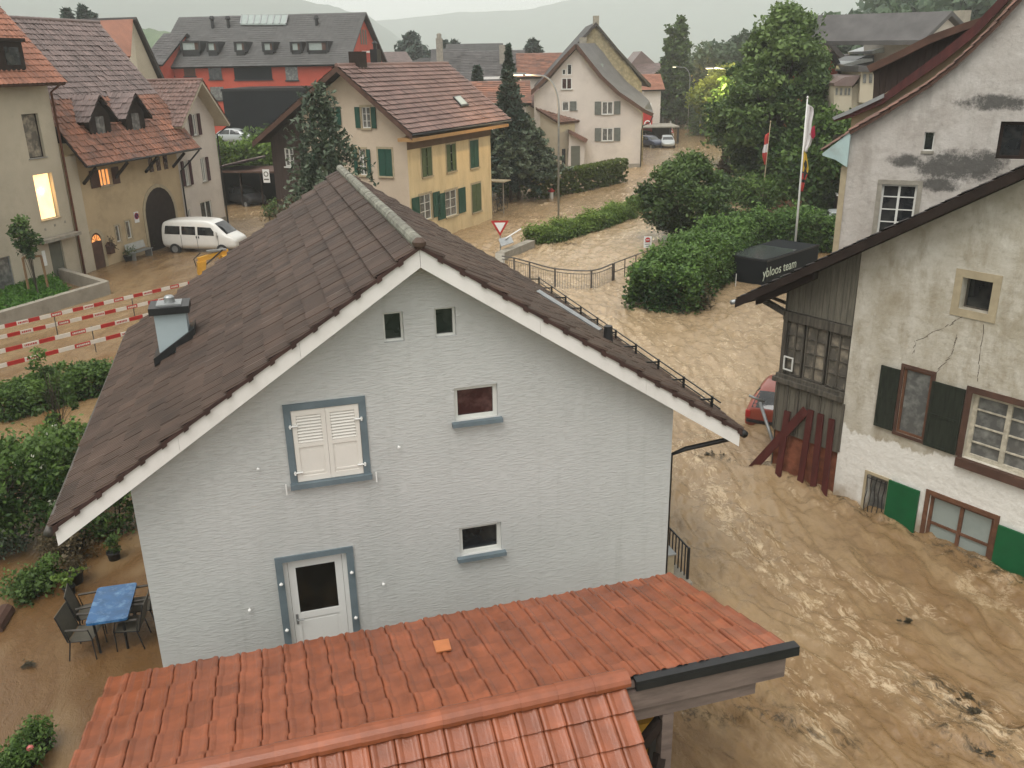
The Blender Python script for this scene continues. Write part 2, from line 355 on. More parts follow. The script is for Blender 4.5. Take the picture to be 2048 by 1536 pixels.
M['mesh_fabric'] = pmat('chair_fabric', (.10, .09, .07), .15, 6, .8, .1, 60)
M['yellow_paint'] = pmat('yellow_paint', (.52, .27, .03), .15, 3, .5, .05, 30)
M['terracotta'] = pmat('terracotta', (.22, .08, .045), .15, 3, .8, .1, 30)
M['soil'] = pmat('soil', (.05, .035, .025), .3, 6, .95, .4, 20)
M['bark'] = pmat('bark', (.07, .055, .04), .3, 6, .95, .5, 14, stretch=(1, 1, .3))
M['stonewall'] = pmat('rubble_stone', (.26, .225, .155), .35, 3.5, .95, .6, 9, dirt=(.12, .11, .085), dscale=2, damt=.7)
M['dull_grey'] = pmat('sign_grey', (.11, .115, .09), .1, 3, .7)  # plain dark grey for signs, doors and small panels
M['pink'] = pmat('pink_glaze', (.62, .17, .16), .1, 8, .4)
M['petal'] = pmat('petal_white', (.62, .62, .50), .1, 8, .7)
M['sky_soffit'] = pmat('pale_blue_paint', (.36, .47, .46), .1, 3, .7, .1, 20, dirt=(.25, .27, .24), dscale=2, damt=.5)
M['leaf_mid'] = leafmat('leaf_mid', (.025, .06, .012), (.12, .20, .04))
M['leaf_deep'] = leafmat('leaf_deep', (.016, .042, .010), (.115, .185, .045))
M['leaf_hedge'] = leafmat('leaf_hedge', (.018, .055, .02), (.075, .17, .055))
M['leaf_bright'] = leafmat('leaf_bright', (.05, .10, .015), (.20, .30, .05))
M['leaf_lime'] = leafmat('leaf_lime', (.10, .14, .02), (.50, .52, .08))
M['leaf_box'] = leafmat('leaf_boxhedge', (.04, .065, .008), (.13, .18, .03), warm=(.10, .07, .035))
M['needle'] = leafmat('needle_dark', (.012, .028, .02), (.045, .08, .055), .15)
M['needle_blue'] = leafmat('needle_bluegreen', (.022, .04, .022), (.15, .19, .12), .15)
M['needle_hedge'] = leafmat('needle_hedge', (.008, .036, .010), (.125, .225, .045), .25, warm=None)
M['leaf_brown'] = leafmat('leaf_brown', (.045, .035, .018), (.14, .105, .055))
M['leaf_far'] = leafmat('leaf_far', (.03, .06, .03), (.09, .14, .07))
M['leaf_tree'] = leafmat('leaf_tree', (.028, .06, .016), (.17, .25, .075))
M['grass'] = leafmat('grass_blade', (.03, .09, .01), (.10, .22, .03))
rng = np.random.default_rng(7)
random.seed(5)
# ------------------------------------------------------------------ walls with real openings
def Tmap(kind, W, D, Z0=0):
    return {'front': lambda u, d, z: (u, d, z), 'back': lambda u, d, z: (u, D - d, z),
            'left': lambda u, d, z: (d, u, z), 'right': lambda u, d, z: (W - d, u, z)}[kind]
def panel(mb, T, u0, u1, top, holes=(), z0=-.8, m=0, rev=.14, mr=None):
    """wall sheet u0..u1 with a piecewise-linear top [(u,z)..] and rectangular holes (ua,ub,za,zb) with reveals"""
    xs = sorted(set([u0, u1] + [p[0] for p in top if u0 < p[0] < u1] + [h[0] for h in holes] + [h[1] for h in holes]))
    def tz(u): return float(np.interp(u, [p[0] for p in top], [p[1] for p in top]))
    for a, b in zip(xs[:-1], xs[1:]):
        if b - a < 1e-6: continue
        hs_ = sorted([(h[2], h[3]) for h in holes if h[0] <= a + 1e-6 and h[1] >= b - 1e-6])
        z = z0
        for (p, q) in hs_:
            mb.add([T(a, 0, z), T(b, 0, z), T(b, 0, p), T(a, 0, p)], [(0, 1, 2, 3)], m); z = q
        mb.add([T(a, 0, z), T(b, 0, z), T(b, 0, tz(b)), T(a, 0, tz(a))], [(0, 1, 2, 3)], m)
    for (a, b, p, q) in holes:
        mm = m if mr is None else mr
        for s in ([(a, p), (a, q)], [(b, q), (b, p)], [(a, q), (b, q)], [(b, p), (a, p)]):
            (x1, y1), (x2, y2) = s
            mb.add([T(x1, 0, y1), T(x2, 0, y2), T(x2, rev, y2), T(x1, rev, y1)], [(0, 1, 2, 3)], mm)
def shell(parent, W, D, axis, prof, mats, holes=None, z0=-.8, rev=.14, name='wall', side_mats=None):
    """four walls; axis 'y': gable outline prof over x (front/back); axis 'x': gable outline over y (left/right)"""
    holes = holes or {}
    mb = MB(); sm = side_mats or {}
    for k in ('front', 'back', 'left', 'right'):
        T = Tmap(k, W, D); L = W if k in ('front', 'back') else D
        if (axis == 'y') == (k in ('front', 'back')): top = prof
        else:
            h = prof[0][1] if k in ('left', 'front') else prof[-1][1]; top = [(0, h), (L, h)]
        panel(mb, T, 0, L, top, holes.get(k, ()), z0, sm.get(k, 0), rev)
    return mb.build(name, mats, parent)
def window(parent, T, r, fm='frame_white', gm='glass', depth=.14, cols=2, rows=1, fw=.06, bar=.03, sill=None, sillp=.07, sillh=.08, sillw=.08,
           surround=None, sw=.1, sproud=.025, lit=None, name='window', mid=None):
    a, b, p, q = r; d = depth
    mb = MB(); f0, f1 = d - .055, d - .002
    mb.box((a, a + fw), (f0, f1), (p, q), T); mb.box((b - fw, b), (f0, f1), (p, q), T)
    mb.box((a + fw, b - fw), (f0 + .001, f1), (p, p + fw), T); mb.box((a + fw, b - fw), (f0 + .001, f1), (q - fw, q), T)
    for i in range(1, cols):
        x = a + (b - a) * i / cols; mb.box((x - fw * .55, x + fw * .55), (f0 - .006, f1), (p + fw, q - fw), T)
    for j in range(1, rows):
        z = p + (q - p) * j / rows; mb.box((a + fw, b - fw), (f0 + .008, f1 - .004), (z - bar / 2, z + bar / 2), T)
    o = mb.build(name, M[fm], parent)
    g = MB(); g.box((a + .01, b - .01), (d - .012, d + .02), (p + .01, q - .01), T); g.build('pane', M[lit or gm], o)
    if sill:
        s = MB(); s.box((a - sillw, b + sillw), (-sillp, d - .06), (p - sillh, p - .002), T); s.build('sill', M[sill], o)
    if surround:
        s = MB()
        s.box((a - sw, a - .001), (-sproud, .02), (p, q), T); s.box((b + .001, b + sw), (-sproud, .02), (p, q), T)
        s.box((a - sw, b + sw), (-sproud - .003, .02), (q + .001, q + sw), T)
        if not sill: s.box((a - sw, b + sw), (-sproud - .003, .02), (p - sw, p - .001), T)
        s.build('surround', M[surround], o)
    return o
def shutter(parent, T, u0, u1, p, q, mat, d=-.05, th=.035, louvre=False, open_=0.0, name='shutter', ledges=False):
    mb = MB(); fw = .06 if u1 - u0 > .35 else .04
    mb.box((u0, u1), (d, d + th * .6), (p, q), T)
    for (a, b, c, e) in ((u0, u0 + fw, p, q), (u1 - fw, u1, p, q), (u0 + fw, u1 - fw, p, p + fw), (u0 + fw, u1 - fw, q - fw, q), (u0 + fw, u1 - fw, (p + q) / 2 - fw / 2, (p + q) / 2 + fw / 2)):
        mb.box((a, b), (d - .012, d + .005), (c, e), T)
    if louvre:
        z = p + fw + .02
        while z < q - fw - .03:
            mb.box((u0 + fw, u1 - fw), (d - .008, d + .002), (z, z + .022), T); z += .05
    if ledges:
        for z in (p + .18 * (q - p), p + .82 * (q - p)): mb.box((u0 + .01, u1 - .01), (d - .02, d - .011), (z, z + .05), T)
    return mb.build(name, M[mat], parent)

# ------------------------------------------------------------------ tiled slopes
def prof_rib(k=4, h=.012):
    h = .02; xs, zs = [0, .03], [-.02, -.002]
    for i in range(k):
        a = .03 + .94 * i / k; w_ = .94 / k
        xs += [a + w_ * .05, a + w_ * .18, a + w_ * .86]; zs += [-.026, h * .7, h * .6]
    xs += [.985, 1.0]; zs += [.006, -.018]
    return np.array(xs), np.array(zs)
PRIB = prof_rib()
PRED = (np.array([0, .012, .05, .13, .22, .3, .38, .62, .7, .78, .87, .95, .988, 1.0]), np.array([-.04, .0, .014, .02, .012, .0, .0, .0, .004, .016, .022, .014, .002, -.04]))
PPAN = (np.array([0, .1, .25, .4, .7, .9, 1.0]), np.array([.0, .03, .04, .0, -.006, -.006, .0]))
PFLAT = (np.array([0, .04, .5, .96, 1.0]), np.array([-.012, 0, .004, 0, -.012]))
def tiles(mb, E0, E1, R0, tw=.3, tl=.34, prof=PRIB, thick=.03, m=0, jit=.004, seed=1, off=0.0, shift=0.0, jtint=1.0, sag=0.0):
    """tiles from eave E0-E1 up to the ridge above E0 (R0)"""
    E0, E1, R0 = (np.array(p, float) for p in (E0, E1, R0))
    A = E1 - E0; W = np.linalg.norm(A); A = A / W
    Dn = R0 - E0; Dn = Dn - A * (Dn @ A); L = np.linalg.norm(Dn); Dn = Dn / L
    N = np.cross(A, Dn); N = N if N[2] > 0 else -N
    nt_ = max(1, round(W / tw)); nc = max(1, round(L / tl)); tw = W / nt_; tl = L / nc
    px, pz = prof; ns = len(px); r = np.random.default_rng(seed)
    J = r.normal(0, jit, (nc, nt_)); tint = np.clip(.5 + r.normal(0, .22 * jtint, (nc, nt_)), 0, 1)
    ci = np.arange(nc)[:, None, None]; ti = np.arange(nt_)[None, :, None]; sx = px[None, None, :]
    u = (ti + sx) * tw + (ci % 2) * shift * tw + 0 * ci
    u = np.clip(u, 0, W)
    hz = pz[None, None, :] + 0 * ci + J[:, :, None]
    lo = ci * tl + 0 * u; hi = lo + tl * 1.03
    sagf = lambda v: -sag * np.sin(np.pi * u / W) * np.sin(np.pi * np.clip(v / L, 0, 1))
    def P(uu, vv, hh): return E0 + uu[..., None] * A + vv[..., None] * Dn + hh[..., None] * N
    rows = np.stack([P(u, lo + min(.07, tl * .2), off + hz * 0 - .02 + sagf(lo)), P(u, lo, off + hz + thick + sagf(lo)), P(u, hi, off + hz + .002 + sagf(lo))], 3)  # nc,nt,ns,3,3
    V = rows.reshape(-1, 3)
    base = (np.arange(nc * nt_) * ns * 3)[:, None, None]; k = np.arange(ns - 1)[None, :, None]
    i0 = base + k * 3
    q1 = np.concatenate([i0, i0 + 3, i0 + 4, i0 + 1], 2); q2 = np.concatenate([i0 + 1, i0 + 4, i0 + 5, i0 + 2], 2)
    F = np.concatenate([q1, q2], 1).reshape(-1, 4)
    tt = np.repeat(tint.ravel(), 2 * (ns - 1))
    mb.add(V, F, m, tt)
    return A, Dn, N, W, L, nc
def slope(parent, E0, E1, R0, tm, tw=.3, tl=.34, prof=PRIB, under='wood_dark', th=.1, name='roof', seed=1, thick=.03, sag=0.0, shift=0.0, jit=.004, smooth=False):
    mb = MB(); A, Dn, N, W, L, nc = tiles(mb, E0, E1, R0, tw, tl, prof, thick, 0, jit, seed, .03, shift, 1.0, sag)
    E0, E1 = np.array(E0, float), np.array(E1, float); R = E0 + Dn * L; R1 = E1 + Dn * L; i = A * .04; n0 = N * -.012; n1 = N * -th
    mb.hexa([E0 + i + n1, E1 - i + n1, R1 - i + n1, R + i + n1, E0 + i + n0, E1 - i + n0, R1 - i + n0, R + i + n0], 1)
    return mb.build(name, [M[tm], M[under]], parent, smooth)
def ridge_tiles(parent, P, Q, tm, r=.11, seg=.42, name='ridge', sink=.03, seed=0):
    P, Q = np.array(P, float), np.array(Q, float); L = np.linalg.norm(Q - P); n = max(1, round(L / seg)); mb = MB(); d = (Q - P) / n; rr = np.random.default_rng(seed)
    for i in range(n):
        o = np.array([0, 0, -sink + rr.normal(0, .004)]); mb.tube([P + d * i + o, P + d * (i + .9) + o, P + d * (i + 1.06) + o], [r, r * .95, r * .93], 10, 0, True)
    return mb.build(name, M[tm], parent, False)
def gutter(parent, P, Q, r=.06, mat='metal_dark', name='gutter'):
    P, Q = np.array(P, float), np.array(Q, float); mb = MB(); mb.tube([P, Q], r, 10); return mb.build(name, M[mat], parent, True)
def pipe(parent, pts, r=.05, mat='metal_dark', name='downpipe', seg=8):
    mb = MB(); mb.tube(pts, r, seg); return mb.build(name, M[mat], parent, True)

# ------------------------------------------------------------------ foliage
def leaves(mb, C, n, spread, size, tint_c=None, flat=.0, r=None, aspect=1.6, down=0.0, m=0, up=.35):
    """n leaf quads round every centre in C (k,3); spread (k,) or scalar"""
    r = r or rng; C = np.asarray(C, float); k = len(C); sp = np.broadcast_to(np.asarray(spread, float).reshape(-1, 1, 1) if np.ndim(spread) else spread, (k, 1, 1))
    P = C[:, None, :] + np.clip(r.normal(0, 1, (k, n, 3)), -2, 2) * sp * np.array([1, 1, 1 - flat])
    N = r.normal(0, 1, (k, n, 3)); N[..., 2] = np.abs(N[..., 2]) + up
    N /= np.linalg.norm(N, axis=-1, keepdims=True)
    Tn = r.normal(0, 1, (k, n, 3)); Tn[..., 2] -= down; Tn -= N * (Tn * N).sum(-1, keepdims=True); Tn /= np.linalg.norm(Tn, axis=-1, keepdims=True)
    B = np.cross(N, Tn); s = size * r.uniform(.6, 1.35, (k, n, 1))
    a = Tn * s * aspect * .5; b = B * s * .5
    V = np.stack([P - a, P + b * .9 + a * .1, P + a, P - b * .9 + a * .1], 2).reshape(-1, 3)
    F = np.arange(k * n * 4).reshape(-1, 4)
    tc = np.full(k, .5) if tint_c is None else np.asarray(tint_c)
    t = np.clip(tc[:, None] + r.normal(0, .16, (k, n)), 0, 1).ravel()
    mb.add(V, F, m, t)
def trunk_mb(mb, base, top, r0, r1, limbs=(), seg=8, wob=.15):
    b, t = np.array(base, float), np.array(top, float); n = 6
    pts = [b + (t - b) * i / n + np.array([random.uniform(-wob, wob), random.uniform(-wob, wob), 0]) * (i > 0) * (i < n) for i in range(n + 1)]
    mb.tube(pts, [r0 + (r1 - r0) * i / n for i in range(n + 1)], seg)
    for q in limbs:
        f = random.uniform(.3, .85); s = b + (t - b) * f; q = np.array(q, float); mid = (s + q) / 2 + np.array([0, 0, .08 * np.linalg.norm(q - s)])
        rr = (r0 + (r1 - r0) * f) * .55; mb.tube([s, mid, q], [rr, rr * .6, rr * .2], 6)
def broad_tree(name, label, cat, base, zb, zt, rx, ncl=120, per=110, size=.16, mat='leaf_mid', ry=None, group=None, shape=None, seed=3, trunk=True, tr=.22, spread=.16, lean=(0, 0), extra=None):
    """crown between zb and zt, radius rx, made of leafy clumps on limbs"""
    r = np.random.default_rng(seed); random.seed(seed); ry = ry or rx
    t = thing(name, label, cat, base, 0, group)
    hz = (zt - zb) / 2; cz = (zt + zb) / 2
    C = []
    while len(C) < ncl:
        p = r.normal(0, 1, 3); p /= np.linalg.norm(p); q = p * r.uniform(.45, 1.0) ** .5
        f = shape((q[2] + 1) / 2) if shape else 1.0
        wob = 1 + .22 * math.sin(3.1 * math.atan2(q[1], q[0]) + seed + q[2] * 3) + r.normal(0, .06)
        C.append([q[0] * rx * f * wob + lean[0] * (q[2] + 1) / 2, q[1] * ry * f * wob + lean[1] * (q[2] + 1) / 2, cz + q[2] * hz])
    C = np.array(C); sp = spread * rx * r.uniform(.6, 1.3, len(C)) * (np.clip((shape((C[i, 2] - zb) / (zt - zb)) if shape else 1), .35, 1) if False else 1)
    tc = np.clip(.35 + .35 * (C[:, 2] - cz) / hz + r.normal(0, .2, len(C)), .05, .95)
    if trunk:
        mb = MB(); idx = r.choice(len(C), min(26, len(C)), replace=False)
        trunk_mb(mb, (0, 0, -.7), (lean[0] * .5, lean[1] * .5, zb + (zt - zb) * .72), tr, tr * .25, [C[i] for i in idx]); mb.build('trunk', M['bark'], t, True)
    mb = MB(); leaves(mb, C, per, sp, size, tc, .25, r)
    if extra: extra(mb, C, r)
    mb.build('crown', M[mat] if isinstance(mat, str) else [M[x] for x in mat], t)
    return t
def conifer(name, label, base, Ht, R, mat='needle', levels=26, per=26, size=.14, pw=.9, z0=.3, droop=.25, seed=1, group=None, cat='tree', bl=9, curtain=0.0, jit=.18, tr=.16):
    r = np.random.default_rng(seed); t = thing(name, label, cat, base, 0, group)
    mb = MB(); mb.tube([(0, 0, -.7), (0, 0, Ht * .5), (0, 0, Ht * .97)], [tr, tr * .6, .02], 7); mb.build('trunk', M['bark'], t, True)
    C, sp, tc = [], [], []
    for i in range(levels):
        z = z0 + (Ht - z0) * (i / levels) ** .95; rr = R * (1 - (z - z0) / (Ht - z0 + .01)) ** pw + .05
        nb = max(3, int(bl * (rr / R) ** .5 + 2)); a0 = r.uniform(0, 6.28)
        for k in range(nb):
            a = a0 + 6.283 * k / nb + r.normal(0, .15); ln = rr * (1 + r.normal(0, jit)); ns = max(2, int(ln / (size * 1.8)))
            tt = r.uniform(.15, .85)
            for s in range(ns):
                f = (s + .8) / ns
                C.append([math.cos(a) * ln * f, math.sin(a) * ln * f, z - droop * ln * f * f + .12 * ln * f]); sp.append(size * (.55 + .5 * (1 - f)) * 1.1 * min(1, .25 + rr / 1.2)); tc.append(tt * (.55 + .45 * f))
                if curtain and f > .3:
                    for c in range(int(curtain)): C.append([C[-1][0] + r.normal(0, .08), C[-1][1] + r.normal(0, .08), z - droop * ln * f * f - .22 * (c + 1)]); sp.append(size * .5); tc.append(tt * .7)
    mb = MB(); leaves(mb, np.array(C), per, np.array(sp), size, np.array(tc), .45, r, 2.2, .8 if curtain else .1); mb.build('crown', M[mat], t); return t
def hedge(name, label, pts, wd, ht, mat='leaf_hedge', dens=60, size=.12, rough=.12, group=None, seed=2, cat='hedge', z0=-.2, bumps=.15, tc0=.45, stems=True, spread=.09):
    """hedge along a polyline of ground points"""
    r = np.random.default_rng(seed); pts = [np.array([p[0], p[1], 0.0]) for p in pts]; O = pts[0].copy()
    t = thing(name, label, cat, O, 0, group); C = []; tc = []
    for a, b in zip(pts[:-1], pts[1:]):
        L = np.linalg.norm(b - a); d = (b - a) / L; nrm = np.array([-d[1], d[0], 0]); n = int(L * (ht * 2 + wd) * 6.5 / size ** 2 / 22)
        for _ in range(n):
            s = r.uniform(0, L); hh = ht * (1 + bumps * math.sin(s * 1.7 + seed) * .5 + bumps * r.normal(0, .35)); 
            if r.uniform() < wd / (wd + 2 * ht): x = r.uniform(-.5, .5) * wd; z = hh - abs(x / wd) ** 2 * .35 * ht * (rough * 4)
            else: z = z0 + (hh - z0) * r.uniform() ** .8; x = (.5 if r.uniform() < .5 else -.5) * wd * (1 - rough * 1.5 * (z / ht) ** 2) + r.normal(0, rough * .3)
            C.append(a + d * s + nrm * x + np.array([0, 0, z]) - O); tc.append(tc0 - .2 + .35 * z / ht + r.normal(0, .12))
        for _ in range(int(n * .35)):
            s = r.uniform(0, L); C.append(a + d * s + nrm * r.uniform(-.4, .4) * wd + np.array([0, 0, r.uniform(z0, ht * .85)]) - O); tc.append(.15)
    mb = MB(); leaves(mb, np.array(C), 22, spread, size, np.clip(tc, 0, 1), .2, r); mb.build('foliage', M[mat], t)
    if stems:
        mb = MB()
        for a, b in zip(pts[:-1], pts[1:]):
            L = np.linalg.norm(b - a); k = max(2, int(L / 1.2))
            for i in range(k):
                p = a + (b - a) * (i + .5) / k - O; mb.tube([p + (0, 0, -.6), p + (r.normal(0, .08), r.normal(0, .08), ht * .7)], [.05, .015], 5)
        mb.build('stems', M['bark'], t)
    return t
def shrub(name, label, base, rx, ht, mat='leaf_mid', ncl=26, per=40, size=.09, group=None, seed=4, cat='shrub', spread=.22, zmin=0.05, stem=True):
    r = np.random.default_rng(seed); t = thing(name, label, cat, base, 0, group); C = []
    for _ in range(ncl):
        a = r.uniform(0, 6.28); f = r.uniform(0, 1) ** .5; z = zmin * ht + ht * r.uniform(0, 1) ; g = math.sqrt(max(.08, 1 - ((z / ht) - .45) ** 2 * 2.4))
        C.append([math.cos(a) * rx * f * g, math.sin(a) * rx * f * g, z])
    C = np.array(C); mb = MB(); leaves(mb, C, per, spread * rx, size, np.clip(.3 + .4 * C[:, 2] / ht + r.normal(0, .15, ncl), 0, 1), .1, r); mb.build('foliage', M[mat], t)
    if stem:
        mb = MB()
        for i in range(4): mb.tube([(0, 0, -.5), tuple(C[i] * .9)], [.03, .01], 5)
        mb.build('stems', M['bark'], t)
    return t
# ------------------------------------------------------------------ water, ground, hills, haze
def vnoise_tab(seed, n=512): return np.random.default_rng(seed).uniform(-1, 1, (n, n))
_tabs = [vnoise_tab(i) for i in range(6)]
def vn(x, y, k=0):
    t = _tabs[k]; n = t.shape[0]; xi = np.floor(x).astype(int); yi = np.floor(y).astype(int); fx = x - xi; fy = y - yi
    fx = fx * fx * (3 - 2 * fx); fy = fy * fy * (3 - 2 * fy)
    a = t[xi % n, yi % n]; b = t[(xi + 1) % n, yi % n]; c = t[xi % n, (yi + 1) % n]; d = t[(xi + 1) % n, (yi + 1) % n]
    return (a * (1 - fx) + b * fx) * (1 - fy) + (c * (1 - fx) + d * fx) * fy
def fbm(x, y, k=0, o=4): return sum(vn(x * 2 ** i, y * 2 ** i, (k + i) % 6) / 2 ** i for i in range(o)) / 1.6
_paths = [[(1420, 235), (1345, 290), (1240, 370), (1080, 450), (1010, 510), (1090, 560), (1200, 620), (1330, 720), (1440, 840), (1560, 980), (1760, 1160), (2000, 1330), (2300, 1500)],
          [(1680, 390), (1560, 410), (1240, 450), (1150, 500), (1170, 580), (1260, 660), (1380, 780)],
          [(1560, 610), (1440, 700), (1400, 820), (1500, 960)],
          [(1500, 1100), (1560, 1300), (1750, 1480), (2050, 1560)],
          [(1000, 400), (800, 420), (560, 430), (450, 500), (260, 590), (0, 700), (-200, 800)]]
_seg = []
for p in _paths:
    q = [G(*a)[:2] for a in p]
    for a, b in zip(q[:-1], q[1:]):
        L = np.linalg.norm(b - a); k = max(1, int(L / 3))
        for i in range(k): _seg.append((a + (b - a) * (i + .5) / k, (b - a) / L))
_sp = np.array([s[0] for s in _seg]); _sd = np.array([s[1] for s in _seg])
def flow(x, y):
    dx = np.zeros_like(x); dy = np.zeros_like(x)
    for (p, d) in zip(_sp, _sd):
        sc = 2.2 + .03 * np.hypot(*p); w_ = np.exp(-((x - p[0]) ** 2 + (y - p[1]) ** 2) / (2 * sc * sc)) + 1e-9; dx += w_ * d[0]; dy += w_ * d[1]
    n = np.hypot(dx, dy) + 1e-12; dx /= n; dy /= n
    a = .55 * fbm(x * .35, y * .35, 2, 3) ; return dx * np.cos(a) - dy * np.sin(a), dx * np.sin(a) + dy * np.cos(a)
def gauss(x, y, px, py, s): p = G(px, py); return np.exp(-((x - p[0]) ** 2 + (y - p[1]) ** 2) / (2 * s * s))
def make_water():
    d = [3.2]
    while d[-1] < 330: d.append(d[-1] * (1.004 if d[-1] < 60 else 1.008))
    d = np.array(d); th = np.linspace(rad(-40), rad(40), 800)
    Dg, Tg = np.meshgrid(d, th, indexing='ij'); X = Dg * np.sin(Tg); Y = Dg * np.cos(Tg); x, y = X.ravel(), Y.ravel()
    fx, fy = flow(x, y); nx, ny = -fy, fx
    def lic(freq, k, steps, h, fold=True):
        acc = np.zeros_like(x); ax, ay = x.copy(), y.copy()
        for s in range(-steps, steps + 1):
            acc += vn((x + fx * s * h) * freq + 50, (y + fy * s * h) * freq + 50, k)
        return acc / math.sqrt(2 * steps + 1)
    c = lic(.9, 0, 4, .45); f = lic(2.6, 1, 6, .16); g = lic(6.0, 3, 5, .07); f2 = lic(1.5, 2, 8, .3); f3 = lic(3.4, 5, 8, .14); h_ = lic(11.0, 1, 4, .05)
    cr = lic(1.6, 4, 5, .3)                                   # sharp crests
    # how wild the water is, by place
    turb = .22 + .0 * x
    for (px, py, s, a) in ((1130, 570, 2.5, 1.1), (1250, 660, 3.5, .9), (1400, 620, 4, .45), (1480, 800, 3.5, .6), (1560, 960, 2.0, .9), (1700, 1050, 2.2, .8), (1850, 1130, 2, .8), (1500, 1120, 2.5, .5),
                           (1750, 1300, 2.4, .75), (1640, 1420, 1.5, .8), (1950, 1450, 1.6, 1.0), (1060, 500, 4, 1.0), (1100, 440, 7, .7), (1200, 380, 9, .5), (1330, 300, 14, .5), (520, 440, 5, .6), (1700, 400, 9, .5), (120, 640, 4, .18)):
        turb += a * gauss(x, y, px, py, s)
    turb = np.clip(turb, 0, 1.15)
    def along(pts, s):
        best = np.full_like(x, 1e9); q_ = [G(*p)[:2] for p in pts]
        for a, b in zip(q_[:-1], q_[1:]):
            ab = b - a; tt = np.clip(((x - a[0]) * ab[0] + (y - a[1]) * ab[1]) / (ab @ ab), 0, 1); best = np.minimum(best, (x - a[0] - ab[0] * tt) ** 2 + (y - a[1] - ab[1] * tt) ** 2)
        return np.exp(-best / (2 * s * s))
    wx = x + .5 * fbm(x * .8, y * .8, 1, 3); 
    churn = np.maximum.reduce([along([(1370, 900), (1480, 1060), (1560, 1140), (1640, 1210), (1730, 1300), (1800, 1380), (1950, 1440), (2060, 1490)], .55), .9 * along([(1600, 1330), (1650, 1420), (1620, 1500)], .4), .7 * along([(1560, 1110), (1700, 1160), (1850, 1210)], .5), .55 * along([(1230, 640), (1330, 700), (1420, 800), (1400, 900)], .9), .6 * along([(1010, 540), (1120, 570), (1240, 580), (1290, 640)], 1.2), .45 * along([(1080, 500), (1200, 520)], 2.5), .35 * along([(980, 470), (1100, 420), (1250, 350), (1340, 290)], 5.0), .3 * along([(470, 450), (560, 450)], 3.0), .5 * along([(1540, 640), (1440, 700), (1450, 780)], 1.5)])
    dirt = np.maximum.reduce([along([(1860, 1380), (1930, 1420), (1900, 1480), (2000, 1500), (2060, 1480)], .35), .9 * along([(1380, 905), (1450, 915), (1540, 935), (1640, 985), (1740, 1030), (1830, 1060), (1950, 1130), (2040, 1170)], .22), .8 * along([(1390, 1430), (1480, 1410), (1600, 1450), (1680, 1480)], .3), .6 * along([(1290, 640), (1370, 650)], .6), .5 * along([(1060, 560), (1180, 575)], .6), .35 * along([(1470, 1040), (1600, 1080), (1750, 1110)], .4), .2 * along([(1400, 800), (1600, 1100), (1900, 1400)], 3.0)])
    turb = np.clip(turb + .35 * churn + .3 * dirt, 0, 1.2)
    mp = [G(*p)[:2] for p in _paths[0]]; bs = np.full_like(x, 1e18); s_ = np.zeros_like(x); n_ = np.zeros_like(x); acc_ = 0
    for a, b in zip(mp[:-1], mp[1:]):
        ab = b - a; L_ = np.linalg.norm(ab); u = ((x - a[0]) * ab[0] + (y - a[1]) * ab[1]) / L_; uc = np.clip(u, 0, L_); dd = (x - a[0] - ab[0] * uc / L_) ** 2 + (y - a[1] - ab[1] * uc / L_) ** 2
        sd_ = ((x - a[0]) * ab[1] - (y - a[1]) * ab[0]) / L_; m_ = dd < bs; bs = np.where(m_, dd, bs); s_ = np.where(m_, acc_ + uc, s_); n_ = np.where(m_, np.sign(sd_) * np.sqrt(dd), n_); acc_ += L_
    # water piles up against the farmhouse
    pile = .20 * np.exp(-np.abs(((x - 7.97) * .8110 + (y - 19.69) * .5851) + .3) * 1.6) * (x > 6) * (x < 14) * (y < 21.5)
    pile = pile * (.4 + .9 * fbm(x * 1.9, y * 1.9, 4, 4)) - .10 * np.clip((x - 7.97) / 4, 0, 1.5) * (y < 21)
    rad_ = np.hypot(x, y); fade = np.clip(12 / rad_, .35, 1) ** .3
    crest = np.clip(cr - .35, 0, 1.2) ** 1.5
    z = turb * (.012 * c + .026 * f + .032 * g + .012 * h_ + .035 * crest + .02 * fbm(x * .45, y * .45, 5, 3) + .06 * fbm(x * 2.2, y * 2.2, 1, 4)) * fade + churn * .10 * np.clip(fbm(x * 1.7, y * 1.7, 3, 4), -.2, 1) + dirt * .08 * fbm(x * 2.6, y * 2.6, 0, 4) + .006 * vn(x * 3, y * 3, 2) + pile
    calm = np.clip(1.4 * np.maximum(gauss(x, y, 150, 1250, 3.6), gauss(x, y, 60, 1480, 3.0)), 0, 1); z *= (1 - .85 * calm); turb = turb * (1 - .9 * calm)
    fil = np.clip(1 - np.abs(f2 + .25 * fbm(x * 3, y * 3, 4, 3)) / .22, 0, 1) ** 1.5; fil2 = np.clip(1 - np.abs(f3) / .25, 0, 1) ** 1.5
    patch = np.clip(.5 + 1.6 * fbm(x * .5, y * .5, 3, 4), 0, 1)
    foam = (fil * .8 + fil2 * .6 * patch) * patch * np.clip(turb * 1.2, .12, 1.1) + .5 * crest * turb * (f > 0)
    band = fbm(x * .16 + 3, y * .16, 1, 3) * .5 + .5
    V = np.stack([x, y, z], 1); n0, n1 = Dg.shape
    i = np.arange(n0 - 1)[:, None] * n1 + np.arange(n1 - 1)[None, :]; F = np.stack([i, i + 1, i + n1 + 1, i + n1], 2).reshape(-1, 4)
    mb = MB(); mb.add(V, F); me = mb.mesh('water', [watermat()], True)
    pale = np.clip(sum(a * gauss(x, y, px, py, s) for px, py, s, a in ((1130, 500, 6, .9), (1200, 600, 5, .8), (1400, 640, 6, .8), (1330, 740, 4, .7), (1150, 430, 9, .6), (1320, 310, 16, .8), (520, 440, 6, .6), (1660, 400, 9, .5), (1400, 960, 2.5, .5), (1420, 1080, 2.0, .4), (150, 600, 6, .35))), 0, 1)  # where sky reflection is painted in as paler water: channel, street, far reaches
